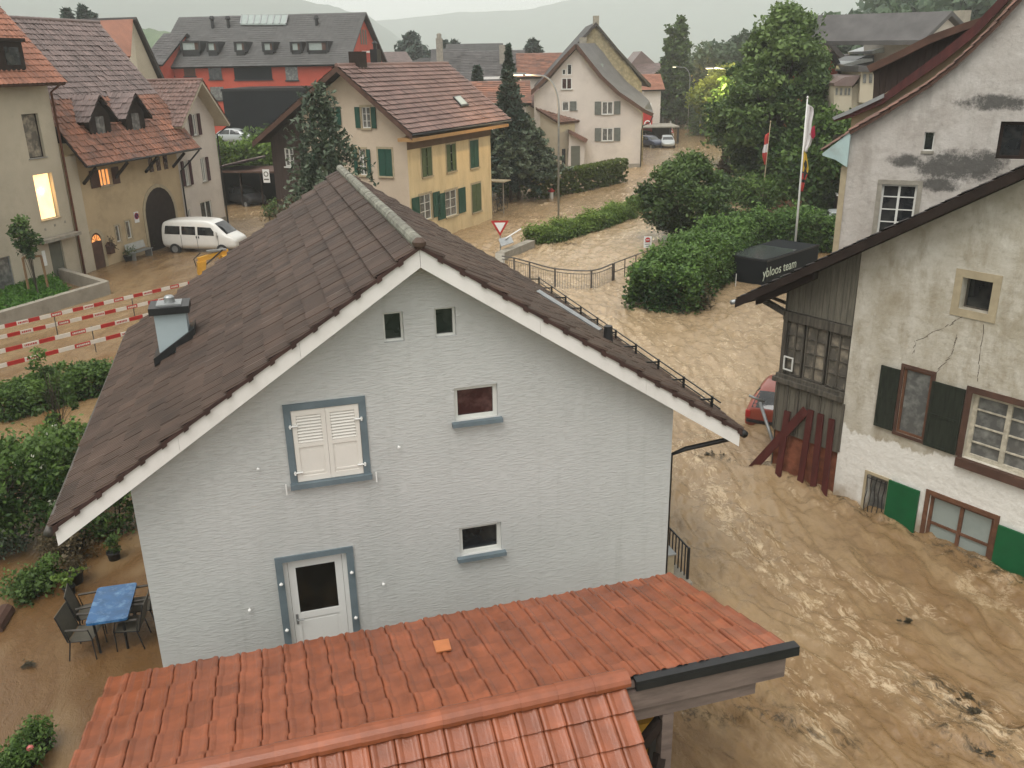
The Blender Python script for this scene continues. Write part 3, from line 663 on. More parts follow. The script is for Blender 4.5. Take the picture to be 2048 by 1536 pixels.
    for nm, val in (('pale', pale), ('churn', churn), ('dirt', dirt), ('foam', np.clip(foam, 0, 1)), ('turb', turb), ('band', band), ('streak', np.clip(.5 + .5 * lic(2.0, 5, 9, .22), 0, 1))):
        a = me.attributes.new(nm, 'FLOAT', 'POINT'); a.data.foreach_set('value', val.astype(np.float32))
    fl = me.attributes.new('flowdir', 'FLOAT_VECTOR', 'POINT'); fl.data.foreach_set('vector', np.stack([s_, n_, 0 * fx], 1).astype(np.float32).ravel())
    o = bpy.data.objects.new('flood_water', me); S.collection.objects.link(o); struct(o); return o
def watermat():
    m, t, b, out = _nodes('muddy_flood_water')
    def at(n):
        a = t.nodes.new('ShaderNodeAttribute'); a.attribute_name = n; return a.outputs['Fac']
    c = _mix(t, _ramp(t, at('band'), .25, .75), (.115, .056, .018), (.185, .102, .040))
    c = _mix(t, _ramp(t, at('turb'), .2, 1.0, 0, .5), c, (.27, .17, .08))
    c = _mix(t, _ramp(t, at('pale'), 0, 1, 0, .85), c, (.40, .295, .18))  # grazing sky reflection put into the base colour
    av = t.nodes.new('ShaderNodeAttribute'); av.attribute_name = 'flowdir'; tcw_ = _noise(t, 1.2, 3); wv = t.nodes.new('ShaderNodeVectorMath'); wv.operation = 'SCALE'; wv.inputs['Scale'].default_value = .5; t.links.new(tcw_.outputs['Color'], wv.inputs[0])
    ad = t.nodes.new('ShaderNodeVectorMath'); ad.operation = 'ADD'; t.links.new(av.outputs['Vector'], ad.inputs[0]); t.links.new(wv.outputs[0], ad.inputs[1])
    def fnoise(scale, st, det=8, ro=.7, loc=(0, 0, 0)):
        mp_ = t.nodes.new('ShaderNodeMapping'); mp_.inputs['Scale'].default_value = (st, 1, 1); mp_.inputs['Location'].default_value = loc; n_ = t.nodes.new('ShaderNodeTexNoise'); n_.inputs['Scale'].default_value = scale; n_.inputs['Detail'].default_value = det; n_.inputs['Roughness'].default_value = ro
        t.links.new(ad.outputs[0], mp_.inputs[0]); t.links.new(mp_.outputs[0], n_.inputs['Vector']); return n_.outputs['Fac']
    n0 = _noise(t, 1.7, 9, (1, 1, 1), .7); c = _mix(t, _ramp(t, n0.outputs['Fac'], .56, .72, 0, .45), c, (.13, .08, .04))
    c = _mix(t, _ramp(t, at('streak'), .25, .85, 0, .4), c, (.33, .235, .13))
    n1 = _noise(t, 11, 8, (1, 1, 1), .75); f = _math(t, 'MULTIPLY', at('foam'), _ramp(t, n1.outputs['Fac'], .36, .62, .1, 1))
    c = _mix(t, _math(t, 'MULTIPLY', _ramp(t, fnoise(2.4, .3, 9, .72), .48, .66, 0, .5), _ramp(t, at('turb'), .04, .4, .25, 1)), c, (.33, .225, .115))
    c = _mix(t, _math(t, 'MULTIPLY', _ramp(t, fnoise(3.3, .3, 9, .75, (7, 3, 0)), .54, .7, 0, .5), _ramp(t, at('turb'), .04, .4, .25, 1)), c, (.078, .040, .014))
    fo = _math(t, 'MULTIPLY', _ramp(t, at('churn'), .15, .9), _ramp(t, fnoise(5.5, .4, 10, .78, (3, 9, 0)), .50, .66))
    f = _math(t, 'MAXIMUM', _math(t, 'MULTIPLY', f, .55), fo); c = _mix(t, _ramp(t, f, .05, .75, 0, .9), c, (.60, .47, .31))
    n5 = _noise(t, 2.6, 10, (1, 1, 1), .8, off=(9, 2, 4)); dk = _math(t, 'MULTIPLY', _ramp(t, fnoise(6.0, .5, 10, .8, (1, 4, 0)), .50, .60), _ramp(t, at('dirt'), .12, .8, .0, .95))
    c = _mix(t, dk, c, (.045, .03, .012))
    t.links.new(c, b.inputs['Base Color']); b.inputs['Roughness'].default_value = .32; b.inputs['Specular IOR Level'].default_value = .42
    t.links.new(_ramp(t, f, 0, .5, .09, .5), b.inputs['Roughness'])
    n2 = _noise(t, 4.5, 8, (1, 1, .1), .72); p = _bump(t, b, fnoise(4.0, .45, 9, .7, (5, 5, 0)), .8, .07)
    n3 = _noise(t, 24, 5, (1, 1, .1), .65); _bump(t, b, n3.outputs['Fac'], .7, .016, p)
    return m
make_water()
def make_ground():
    mb = MB(); mb.add([(-3100, -280, -1.6), (3100, -280, -1.6), (3100, 3250, -1.6), (-3100, 3250, -1.6)], [(0, 1, 2, 3)])
    o = mb.build('ground', pmat('valley_grass', (.07, .11, .045), .3, .02, .95, .3, .5, dirt=(.10, .10, .05), dscale=.01)); struct(o)
make_ground()
def ridge_hill(name, prof, dist, depth, mat, label=None, amp=.04, seed=0, base=-3):
    """a hill whose skyline passes the given (px, py) points when seen from the window, built at its real distance"""
    xs = np.linspace(prof[0][0], prof[-1][0], 160); ys = np.interp(xs, [p[0] for p in prof], [p[1] for p in prof])
    V = []; rows = 26; k = 0
    crest = [atdist(a, b, dist) for a, b in zip(xs, ys)]
    for j in range(rows):
        f = j / (rows - 1)
        for i, c in enumerate(crest):
            dirn = np.array([c[0], c[1], 0]) / dist; P = np.array([c[0], c[1], 0]) + dirn * (f - .5) * 2 * depth
            s = math.cos((f - .5) * math.pi) ** .8 if 0 < f < 1 else 0
            nz = float(vn(np.array([i * .35 + seed]), np.array([j * .9]), 1)[0]) * .5 + float(vn(np.array([i * .9 + seed]), np.array([j * 1.9]), 2)[0]) * .3
            z = base + (c[2] - base) * s * (1 + amp * nz * (1 if j != rows // 2 else .4)); V.append((P[0], P[1], z))
    n = len(xs); F = [(j * n + i, j * n + i + 1, (j + 1) * n + i + 1, (j + 1) * n + i) for j in range(rows - 1) for i in range(n - 1)]
    mb = MB(); mb.add(V, np.array(F)); o = mb.build(name, mat, None, True); struct(o, label); return o
hm = pmat('hill_forest', (.042, .055, .042), .45, .03, .95, .8, .06, dirt=(.02, .035, .02), dscale=.05)
hm2 = pmat('hill_meadow', (.11, .15, .085), .2, .01, .95, .2, .05, dirt=(.035, .06, .035), dscale=.012, damt=.8)
ridge_hill('hill', [(-900, -260), (-200, -120), (0, -40), (230, -20), (420, -12), (590, -2), (650, 10), (700, 25), (735, 33), (780, 62), (815, 90), (840, 118), (880, 150)], 2000, 400, hm, 'wooded hillside in mist sloping down behind the long red building', seed=3)
ridge_hill('hill', [(100, 90), (300, 78), (560, 60), (760, 42), (900, 26), (1040, 22), (1180, -6), (1350, -30), (1600, -30), (1900, -10), (2300, -30)], 2780, 400, hm, 'faint far ridge in the mist across the valley', seed=9)
ridge_hill('hill', [(1380, 140), (1480, 105), (1640, 95), (1700, 90), (1740, 70), (1790, 22), (1860, 5), (1960, -25), (2080, -70), (2400, -200)], 260, 46, hm, 'dark wooded slope rising behind the roofs on the right', amp=.03, seed=5)
ridge_hill('meadow', [(-400, 60), (100, 60), (250, 54), (330, 62), (420, 90), (600, 120)], 330, 40, hm2, 'pale green meadow slope between the left roofs', seed=11)
# damp air
hb = MB(); hb.box((-3200, 3200), (-300, 3300), (-2.8, 330)); 
_m = bpy.data.materials.new('haze'); _m.use_nodes = True; _t = _m.node_tree; _t.nodes.clear(); _o = _t.nodes.new('ShaderNodeOutputMaterial')
_v = _t.nodes.new('ShaderNodeVolumePrincipled'); _v.inputs['Density'].default_value = 0.00062; _v.inputs['Color'].default_value = (.93, .96, .95, 1); _v.inputs['Anisotropy'].default_value = .1
_t.links.new(_v.outputs[0], _o.inputs['Volume'])
if not globals().get('NOHAZE'):
    hz_ = hb.build('haze', _m); hz_['kind'] = 'stuff'; hz_['label'] = 'thin grey mist in the valley air'
def polypx(mb, fr, c, pts, th, m=0, axis='y'):
    """outline given at its own real depth c in the frame, extruded by th along that axis"""
    P = []
    for p in pts:
        q = fr.y(p[0], p[1], c) if axis == 'y' else fr.x(p[0], p[1], c); P.append(q)
    mb.poly(P, (0, th, 0) if axis == 'y' else (th, 0, 0), m); return P
def onplane(fr, px, py, p0, n):
    v = ray(px, py); V = np.array([v @ fr.ex, v @ fr.ey, v[2]]); o = CAM - fr.O; O_ = np.array([o @ fr.ex, o @ fr.ey, CAM[2]]); n = np.array(n, float)
    t = (np.array(p0) - O_) @ n / (V @ n); return O_ + V * t

# ================================================================== A: the grey gable house in the middle
A = Fr((-5.84, 12.08), (0.96019823, 0.27931946))
gh = A.thing('grey_house', 'light grey gabled house in the centre with brown ribbed roof and white bargeboards', 'house')
W, D, XR, ZR, SL = 9.08, 9.9, 4.57, 7.80, .66
zt = lambda x: ZR - .27 - SL * abs(x - XR)
hl = {'front': [(2.08, 3.12, .55, 2.62), (2.47, 3.53, 4.02, 5.26), (4.01, 4.33, 6.2, 6.68), (4.83, 5.17, 6.2, 6.68), (5.09, 5.83, 4.72, 5.31), (5.08, 5.84, 2.16, 2.72)]}
shell(gh, W, D, 'y', [(0, zt(0)), (XR, zt(XR)), (W, zt(W))], [M['grey_wall']], hl, rev=.16)
T = Tmap('front', W, D)
window(gh, T, hl['front'][2], fm='frame_white', cols=1, fw=.035, depth=.13, name='attic_window')
window(gh, T, hl['front'][3], fm='frame_white', cols=1, fw=.035, depth=.13, name='attic_window')
window(gh, T, hl['front'][4], fm='frame_white', gm='glass_warm', cols=1, fw=.065, depth=.12, sill='trim_blue', sillp=.10, sillh=.075, sillw=.06)
window(gh, T, hl['front'][5], fm='frame_white', cols=1, fw=.065, depth=.12, sill='trim_blue', sillp=.10, sillh=.075, sillw=.06)
ws = window(gh, T, hl['front'][1], fm='frame_white', cols=2, depth=.14, sill='trim_blue', sillp=.09, sillh=.09, sillw=.12, surround='trim_blue', sw=.11, name='shuttered_window')
for a, b in ((2.475, 2.998), (3.002, 3.525)):
    mb = MB(); p, q = 4.03, 5.25; d0 = .0
    fwz = .07
    for (x0, x1, z0, z1) in ((a, a + fwz, p, q), (b - fwz, b, p, q), (a + fwz, b - fwz, p, p + .09), (a + fwz, b - fwz, q - .09, q), (a + fwz, b - fwz, 4.62, 4.69)): mb.box((x0, x1), (-.012, .03), (z0, z1), T)
    mb.box((a + fwz, b - fwz), (.004, .026), (p + .09, 4.62), T)
    mb.box((a + fwz + .03, b - fwz - .03), (-.006, .004), (p + .12, p + .15), T)
    z = 4.70
    while z < q - .11:
        mb.add([T(a + fwz, -.008, z), T(b - fwz, -.008, z), T(b - fwz, .022, z + .04), T(a + fwz, .022, z + .04), T(a + fwz, -.004, z - .006), T(b - fwz, -.004, z - .006), T(b - fwz, .026, z + .034), T(a + fwz, .026, z + .034)], MB.BF); z += .052
    s = mb.build('shutter', M['shutter_cream'], gh)
    e = a if a < 2.9 else b; sg = -1 if a < 2.9 else 1
    for z in (4.2, 5.0):
        hg = MB(); hg.tube([T(e + sg * .05, -.04, z), T(e - sg * .09, -.03, z)], .014, 6); hg.tube([T(e + sg * .03, -.045, z - .03), T(e + sg * .03, -.045, z + .03)], .016, 6)
        hg.build('hinge', M['white_plain'], s)
for x in (2.28, 3.72):
    mb = MB(); mb.tube([(x, -.06, 4.04), (x, -.06, 3.86)], .012, 6); mb.tube([(x, -.005, 3.95), (x, -.06, 3.95)], .012, 6); mb.build('shutter_catch', M['white_plain'], gh)
# door
dm = MB(); r = (2.08, 3.12, .55, 2.62); a, b, p, q = r
dm.box((a, a + .07), (.07, .13), (p, q)); dm.box((b - .07, b), (.07, .13), (p, q)); dm.box((a + .07, b - .07), (.07, .13), (q - .07, q))
door = dm.build('door', M['white_paint'], gh)
lf = MB(); x0, x1 = a + .075, b - .075; zt_, zb_ = q - .075, p
for (u0, u1, z0, z1) in ((x0, x0 + .12, zb_, zt_), (x1 - .12, x1, zb_, zt_), (x0 + .12, x1 - .12, zt_ - .12, zt_), (x0 + .12, x1 - .12, 1.42, 1.54), (x0 + .12, x1 - .12, zb_, .75)): lf.box((u0, u1), (.085, .125), (z0, z1))
lf.box((x0 + .12, x1 - .12), (.1, .12), (.75, 1.42)); lf.box((x0 + .17, x1 - .17), (.094, .1), (.8, 1.37)); lf.build('leaf', M['white_paint'], door)
g = MB(); g.box((x0 + .12, x1 - .12), (.103, .118), (1.54, zt_ - .12)); g.build('pane', glassmat('door_glass', (.008, .008, .007), .06, (.03, .022, .012), 3), door)
g = MB(); g.tube([(x0 + .06, .085, 1.43), (x0 + .06, .035, 1.43), (x0 + .18, .035, 1.43)], .012, 6); g.box((x0 + .04, x0 + .08), (.075, .086), (1.33, 1.53)); g.build('handle', M['metal_grey'], door)
s = MB(); s.box((a - .12, a - .001), (-.03, .05), (.3, q)); s.box((b + .001, b + .12), (-.03, .05), (.3, q)); s.box((a - .12, b + .12), (-.033, .05), (q + .001, q + .1)); s.build('surround', M['trim_blue'], door)
for x in (a - .06, b + .06):
    for z in (1.35, 2.25):
        s = MB(); s.tube([(x, -.03, z), (x, -.07, z)], .012, 6); s.lathe((x, -.075, z - .02), [(.012, 0), (.03, .01), (.03, .03), (.012, .04)], 8); s.build('wall_hook', M['white_plain'], gh)
for (px, py) in ((797, 892), (516, 935), (766, 1165), (499, 1217)):
    c = A.y(px, py, 0); s = MB(); s.tube([(c[0], 0, c[2]), (c[0], -.05, c[2])], .01, 6); s.lathe((c[0], -.055, c[2] - .018), [(.01, 0), (.026, .008), (.026, .028), (.01, .036)], 8); s.build('wall_hook', M['white_plain'], gh)
M['verge_brown'] = pmat('verge_brown', (.045, .022, .018), .3, 3, .6, .2, 30)
# roof
yf, yb = -.40, 10.3; EL, ER = (-1.05, ZR - .02 - SL * (XR + 1.05)), (10.22, ZR - .02 - SL * (10.22 - XR))
for nm, e, sd_ in (('roof', EL, 3), ('roof', ER, 4)):
    tt = 'tile_brown'
    slope(gh, (e[0], yf - .055, e[1] - .06), (e[0], yb, e[1] - .06), (XR, yf - .055, ZR - .06), tt, .33, .405, PRIB, 'wood_dark', .11, nm, sd_, .068, sag=.03, jit=.007)
ridge_tiles(gh, (XR, yf - .02, ZR + .03), (XR, yb + .02, ZR + .03), 'tile_lichen', .10, .42, sink=.02)
mb = MB(); mb.lathe((XR, yf - .03, ZR - .06), [(.05, 0), (.10, .04), (.11, .1), (.05, .16)], 10); mb.build('ridge_end', M['tile_brown'], gh)
for (e0, sgn) in ((EL, 1), (ER, -1)):
    mb = MB(); x0, z0 = e0[0] + sgn * .02, e0[1]; n = 3
    for i in range(n):
        fa, fb = i / n, (i + 1) / n - .0006
        xa, xb = x0 + (XR - x0) * fa, x0 + (XR - x0) * fb; za, zb2 = z0 + (ZR - .02 - z0) * fa, z0 + (ZR - .02 - z0) * fb
        mb.hexa([(xa, yf - .03, za - .33), (xb, yf - .03, zb2 - .33), (xb, yf + .0, zb2 - .33), (xa, yf, za - .33), (xa, yf - .03, za - .055), (xb, yf - .03, zb2 - .055), (xb, yf, zb2 - .055), (xa, yf, za - .055)])
    mb.build('bargeboard', M['fascia_white'], gh)
    sb = MB(); sb.hexa([(x0, yf, z0 - .30), (XR, yf, ZR - .32), (XR, -.001, ZR - .32), (x0, -.001, z0 - .30), (x0, yf, z0 - .28), (XR, yf, ZR - .30), (XR, -.001, ZR - .30), (x0, -.001, z0 - .28)]); sb.build('soffit', M['fascia_white'], gh)
for (e0, sgn) in ((EL, 1), (ER, -1)):
    mb = MB(); Lc = math.hypot(XR - e0[0], ZR - e0[1]); nc_ = round(Lc / .405)
    for i in range(nc_):
        fa, fb = i / nc_, (i + 1) / nc_; xa, xb = e0[0] + (XR - e0[0]) * fa, e0[0] + (XR - e0[0]) * fb; za, zb2 = e0[1] + (ZR - e0[1]) * fa, e0[1] + (ZR - e0[1]) * fb
        xa2 = xa + (xb - xa) * .22; za2 = za + (zb2 - za) * .22
        mb.hexa([(xa, yf - .075, za - .10), (xa2, yf - .075, za2 - .10), (xa2, yf - .034, za2 - .10), (xa, yf - .034, za - .10), (xa, yf - .075, za + .005), (xa2, yf - .075, za2 + .0), (xa2, yf - .034, za2 + .0), (xa, yf - .034, za + .005)])
        mb.hexa([(xa2 + .001, yf - .062, za2 - .065), (xb, yf - .062, zb2 - .075), (xb, yf - .034, zb2 - .075), (xa2 + .001, yf - .034, za2 - .065), (xa2 + .001, yf - .062, za2 + .0), (xb, yf - .062, zb2 - .02), (xb, yf - .034, zb2 - .02), (xa2 + .001, yf - .034, za2 + .0)])
    mb.build('verge_tiles', M['verge_brown'], gh)
gutter(gh, (EL[0] - .07, yf - .03, EL[1] - .10), (EL[0] - .07, yb, EL[1] - .10), .07, 'metal_rail'); gutter(gh, (ER[0] + .07, yf - .05, ER[1] - .10), (ER[0] + .07, yb, ER[1] - .10), .07)
pipe(gh, [(ER[0] + .05, yf + .15, ER[1] - .15), (ER[0] - .02, yf + .3, ER[1] - .32), (W + .35, .12, ER[1] - .50), (W + .09, .2, ER[1] - .62), (W + .09, .2, 0)], .045)
# chimney with pale render
cb = onplane(A, 352, 700, (EL[0], 0, EL[1]), (-SL, 0, 1)); ch = (cb[0], cb[1]); zc = A.hit(336, 612, 1, cb[1])[2]
mb = MB(); mb.box((ch[0] - .30, ch[0] + .28), (ch[1] - .05, ch[1] + .45), (cb[2] - .5, zc - .1)); chim = mb.build('chimney', M['chimney_pale'], gh)
mb = MB(); mb.box((ch[0] - .38, ch[0] + .36), (ch[1] - .13, ch[1] + .53), (zc - .14, zc)); mb.build('cap', M['metal_dark'], chim)
mb = MB(); mb.box((ch[0] - .24, ch[0] + .22), (ch[1] - .02, ch[1] + .40), (zc, zc + .03)); mb.lathe((ch[0], ch[1] + .2, zc + .03), [(.1, 0), (.1, .1), (.07, .13)], 12); mb.build('flue', M['metal_grey'], chim)
mb = MB(); mb.hexa([(ch[0] - .42, ch[1] - .13, cb[2] - .26), (ch[0] + .40, ch[1] - .13, cb[2] + .28), (ch[0] + .40, ch[1] + .55, cb[2] + .28), (ch[0] - .42, ch[1] + .55, cb[2] - .26), (ch[0] - .42, ch[1] - .13, cb[2] - .10), (ch[0] + .40, ch[1] - .13, cb[2] + .44), (ch[0] + .40, ch[1] + .55, cb[2] + .44), (ch[0] - .42, ch[1] + .55, cb[2] - .10)]); mb.build('flashing', M['metal_dark'], chim)
# snow guard on the right slope
RS = lambda x: ZR - SL * (x - XR)
sg = MB(); xg = ER[0] - .32
for y in np.arange(.1, 10.2, 1.12):
    sg.beam((xg, y, RS(xg)), (xg, y, RS(xg) + .26), .03, .05); sg.beam((xg, y, RS(xg) + .2), (xg - .3, y, RS(xg - .3) + .03), .02, .03)
for dz in (.12, .24): sg.tube([(xg, -.2, RS(xg) + dz), (xg, 10.2, RS(xg) + dz)], .014, 6)
sg.build('snow_guard', M['metal_dark'], gh)
p1 = onplane(A, 1075, 587, (XR, 0, ZR), (SL, 0, 1)); p2 = onplane(A, 1200, 665, (XR, 0, ZR), (SL, 0, 1)); mb = MB(); mb.beam(p1 + np.array([0, 0, .05]), p2 + np.array([0, 0, .05]), .16, .06); mb.build('metal_flashing', M['metal_grey'], gh)
p1 = onplane(A, 1216, 682, (XR, 0, ZR), (SL, 0, 1)); mb = MB(); mb.lathe((p1[0], p1[1], p1[2] - .1), [(.11, 0), (.085, .38), (.085, .42), (.05, .42)], 12); mb.build('vent_pipe', M['plastic_black'], gh)
# landing and railing on the right side
rx = 9.86; ta, tb = A.x(1378, 1097, rx), A.x(1338, 1010, rx); zr = (ta[2] + tb[2]) / 2
mb = MB(); mb.box((W + .001, rx + .04), (ta[1] - .15, 6.5), (zr - 1.08, zr - .95)); mb.box((W + .001, rx - .1), (ta[1] + .6, 6.5), (-.8, zr - 1.08)); mb.build('landing', M['concrete'], gh)
mb = MB(); mb.tube([(rx, ta[1], ta[2]), (rx, 6.5, ta[2])], .02, 6); mb.tube([(rx, ta[1], ta[2] - .9), (rx, 6.5, ta[2] - .9)], .015, 6); mb.beam((rx, ta[1], ta[2] + .02), (rx, ta[1], ta[2] - 1.3), .045, .045)
y = ta[1] + .14
while y < 6.5: mb.beam((rx, y, ta[2]), (rx, y, ta[2] - .9), .02, .02); y += .14
mb.build('railing', M['metal_dark'], gh)
mbx = A.y(1352, 1140, 0.35)
t = thing('letterbox', 'small beige letterbox cabinet on the landing beside the grey house', 'letterbox', A.w(W + .28, ta[1] + .25, zr - .95), A.ang)
mb = MB(); mb.box((-.24, .24), (-.15, .15), (0, .55)); mb.build('body', M['stone_trim'], t); mb = MB(); mb.box((-.27, .27), (-.18, .18), (.551, .58)); mb.build('lid', M['metal_grey'], t); mb = MB(); mb.box((-.09, .09), (-.165, -.151), (.40, .43)); mb.build('slot', M['white_plain'], t)
t = thing('flower_pot', 'black pot with dark plant on top of the letterbox', 'flower pot', A.w(W + .25, ta[1] + .27, zr - .37), A.ang)
mb = MB(); mb.lathe((0, 0, 0), [(.06, 0), (.08, .12), (.075, .12), (.06, .1)], 10); mb.build('pot', M['plastic_black'], t); mb = MB(); leaves(mb, [(0, 0, .17)], 40, .05, .05); mb.build('plant', M['leaf_deep'], t)

# ================================================================== B: the red tiled roof under the window
gr = A.thing('shed_roof_building', 'open timber outbuilding with bright red tile roof right below the window', 'outbuilding')
zE, yE, zR2, yR2 = 2.3, -1.93, 3.22, -5.15; xl, xr_, xrr = -.41, 8.2, 5.92
s1 = (zR2 - zE) / (yE - yR2)
slope(gr, (xl, yE, zE), (xr_, yE, zE), (xl, yR2, zR2), 'tile_red', .293, .36, PRED, 'wood_beam', .10, 'roof', 12, .030, jit=.007, shift=.055)
ez2 = zR2 - 3.4 * .66
E0_, E1_ = (xl - 1.0, yR2 - 3.4, ez2), (xrr, yR2 - 3.4, ez2)
slope(gr, E0_, E1_, (xl - 1.0, yR2, zR2), 'tile_red', .285, .37, PRED, 'wood_beam', .10, 'front_roof', 15, .04, jit=.006)
mb = MB(); n = 16; L_ = (xrr + .05 - (xl - 1)) / n
for i in range(n):
    x = xl - 1 + L_ * i; ra = .115
    V = []; F = []
    for k, (xx, r_) in enumerate(((x, ra * 1.0), (x + L_ * .93, ra * .93), (x + L_ * 1.0, ra * .93))):
        for j in range(9):
            th_ = math.pi * (j / 8) * 1.15 - .075 * math.pi; V.append((xx, yR2 + math.cos(th_) * r_ * 1.25, zR2 + .04 + math.sin(th_) * r_ * 1.0))
    for k in range(2):
        for j in range(8): F.append((k * 9 + j, k * 9 + j + 1, (k + 1) * 9 + j + 1, (k + 1) * 9 + j))
    F.append(tuple(range(9))); F.append(tuple(range(26, 17, -1)))
    mb.add(V, F, 0, .5 + random.uniform(-.3, .3))
mb.build('ridge', M['tile_red'], gr)
mb = MB(); mb.box((xrr + .13, xr_ + .10), (yR2 - .11, yR2 + .02), (zR2 + .0, zR2 + .045)); mb.box((xrr + .13, xr_ + .10), (yR2 - .115, yR2 - .06), (zR2 - .09, zR2 + .0)); mb.build('edge_flashing', M['metal_dark'], gr)
mb = MB(); mb.box((xrr + .0, xr_ - .05), (yR2 - .06, yR2 + .04), (zR2 - .42, zR2 - .142)); mb.build('fascia_board', M['wood_beam'], gr)
mb = MB(); mb.box((xrr - .3, xr_ - .42), (yR2 + .0, yR2 + .14), (zR2 - .64, zR2 - .425)); mb.build('beam', M['wood_beam'], gr)
for (x, y) in ((6.55, yR2 + .07), (6.55, yE - .3), (.2, yE - .3), (.2, yR2)):
    mb = MB(); zt2 = zR2 - .65 if y < -4 else zE - .22
    mb.box((x - .075, x + .075), (y - .075, y + .075), (-.8, zt2)); mb.build('post', M['wood_beam'], gr)
mb = MB(); mb.beam((6.5, yR2 + .07, 2.45), (5.9, yR2 + .07, 1.7), .12, .12, up=(0, 1, 0)); mb.beam((6.2, yR2 - .3, 1.25), (6.5, yR2 + .07, 1.9), .12, .12, up=(0, 1, 0)); mb.build('brace', M['wood_dark'], gr)
mb = MB(); mb.box((.2, 6.5), (yE - .34, yE - .24), (zE - .22, zE - .12)); mb.build('purlin', M['wood_beam'], gr)
mb = MB(); mb.box((-.9, 5.6), (-8.3, -5.3), (-.8, .9)); mb.build('wall', M['concrete'], gr)
ot = [onplane(A, a_, b_, (0, yE, zE + .06), (0, s1, 1)) for a_, b_ in ((866, 1286), (897, 1281), (903, 1302), (873, 1308))]; mb = MB(); mb.hexa([p + np.array([0, 0, .012]) for p in ot] + [p + np.array([0, 0, .034]) for p in ot]); mb.build('replaced_tile', pmat('tile_new_orange', (.48, .17, .065), .1, 4, .5, .1, 40), gr)
t = thing('storage_cabinet', 'yellow cabinet with black door under the red roof behind the post', 'cabinet', A.w(*(A.y(1292, 1462, yR2 + .8))), A.ang)
mb = MB(); mb.box((-.5, .12), (-.2, .3), (-1.6, .32)); mb.build('body', M['yellow_paint'], t); mb = MB(); mb.box((-.06, .10), (-.23, -.201), (-1.2, .12)); mb.build('door', M['plastic_black'], t)

# ================================================================== C: old farmhouse on the right
R1 = Fr((7.97, 19.69), (0.58507138, -0.8109818))
fh = R1.thing('old_farmhouse', 'weathered old farmhouse with stained plaster, dark shutters and timber bay on the right', 'house')
yo = -.55
v0 = R1.y(1472, 600, yo); v1 = R1.y(2046, 336, yo); sl1 = (v1[2] - v0[2]) / (v1[0] - v0[0]); RR = 8.5; W1, D1 = 11.5, 9.0
rz = lambda x: v0[2] + sl1 * (x - v0[0])
holes = [(.86, 1.40, -.25, .93), (1.38 + .02, 2.06, 2.2, 3.76), (2.37, 2.99, 5.32, 5.98), (2.96, 5.2, 2.12, 3.60), (2.42, 3.86, -.4, 1.0)]
pl = wallmat_old('old_farm_plaster', (.37, .33, .255), (.56, .53, .465), (.70, .68, .635), 1.95, None, (.26, .215, .145))
mb = MB(); Tf = IDT
panel(mb, lambda u, d, z: (u, d, z), 0, W1, [(0, rz(0) - .15), (RR, rz(RR) - .15), (W1, rz(RR) - .15 - sl1 * (W1 - RR))], holes, -.9, 0, .28)
mb.add([(0, 0, -.9), (0, D1, -.9), (0, D1, rz(0) - .15), (0, 0, rz(0) - .15)], [(0, 1, 2, 3)]); mb.add([(W1, 0, -.9), (W1, D1, -.9), (W1, D1, rz(4)), (W1, 0, rz(4))], [(0, 1, 2, 3)])
mb.build('wall', pl, fh)
def crackline(pts, w=.007):
    mb = MB()
    for a, b in zip(pts[:-1], pts[1:]):
        k = 5
        for i in range(k):
            p = [a[0] + (b[0] - a[0]) * i / k + random.uniform(-.025, .025), a[1] + (b[1] - a[1]) * i / k + random.uniform(-.02, .02)]
            q = [a[0] + (b[0] - a[0]) * (i + 1.1) / k + random.uniform(-.025, .025), a[1] + (b[1] - a[1]) * (i + 1.1) / k + random.uniform(-.02, .02)]
            mb.beam((p[0], -.001, p[1]), (q[0], -.001, q[1]), w * random.uniform(.5, 1.8), .006, up=(0, 1, 0))
    mb.build('crack', M['soil'], fh)
for ps in ([(1930, 632), (1890, 655), (1832, 680), (1826, 708)], [(1915, 668), (1905, 708), (1872, 745)], [(1968, 650), (1958, 720), (1954, 762)]):
    crackline([tuple(R1.y(a, b, 0)[[0, 2]]) for a, b in ps])
window(fh, Tf, holes[2], fm='wood_old', gm='glass', cols=1, fw=.03, depth=.26, surround='stone_trim', sw=.16, sproud=.02, name='loft_opening')
window(fh, Tf, holes[1], fm='frame_brown', gm='glass_grey', cols=1, fw=.05, depth=.06, surround='wood_brown', sw=.07, sproud=.04)
window(fh, Tf, holes[3], fm='frame_old', gm='glass_grey', cols=3, rows=4, fw=.09, depth=.16, surround='wood_brown', sw=.13, sproud=.03, sill='wood_brown', sillp=.12, sillh=.2)
window(fh, Tf, holes[4], fm='frame_brown', gm='glass_pale', cols=2, rows=2, fw=.07, bar=.06, depth=.1, surround='frame_brown', sw=.10, sproud=.03)
window(fh, Tf, holes[0], fm='stone_grey', gm='glass_grey', cols=1, fw=.04, depth=.2, surround='stone_trim', sw=.07)
mb = MB()
for i in range(5):
    x = .90 + i * .11; mb.tube([(x + .02 * math.sin(k * 1.9 + i), -.05, -.3 + k * .2) for k in range(7)], .011, 5)
mb.tube([(.88, -.05, .85), (1.4, -.05, .85)], .01, 5); mb.build('window_grille', M['metal_dark'], fh)
shutter(fh, Tf, .87, 1.335, 2.2, 3.68, 'dark_shutter', -.06); shutter(fh, Tf, 2.10, 2.83, 2.13, 3.64, 'dark_shutter', -.06)
mb = MB(); mb.box((1.44, 2.20), (-.08, -.035), (-.5, 1.0)); mb.build('shutter', M['bright_green'], fh, label='bright green lower shutter'); mb = MB(); mb.box((3.98, 4.80), (-.08, -.035), (-.6, .93)); mb.build('shutter', M['bright_green'], fh, label='bright green lower shutter')
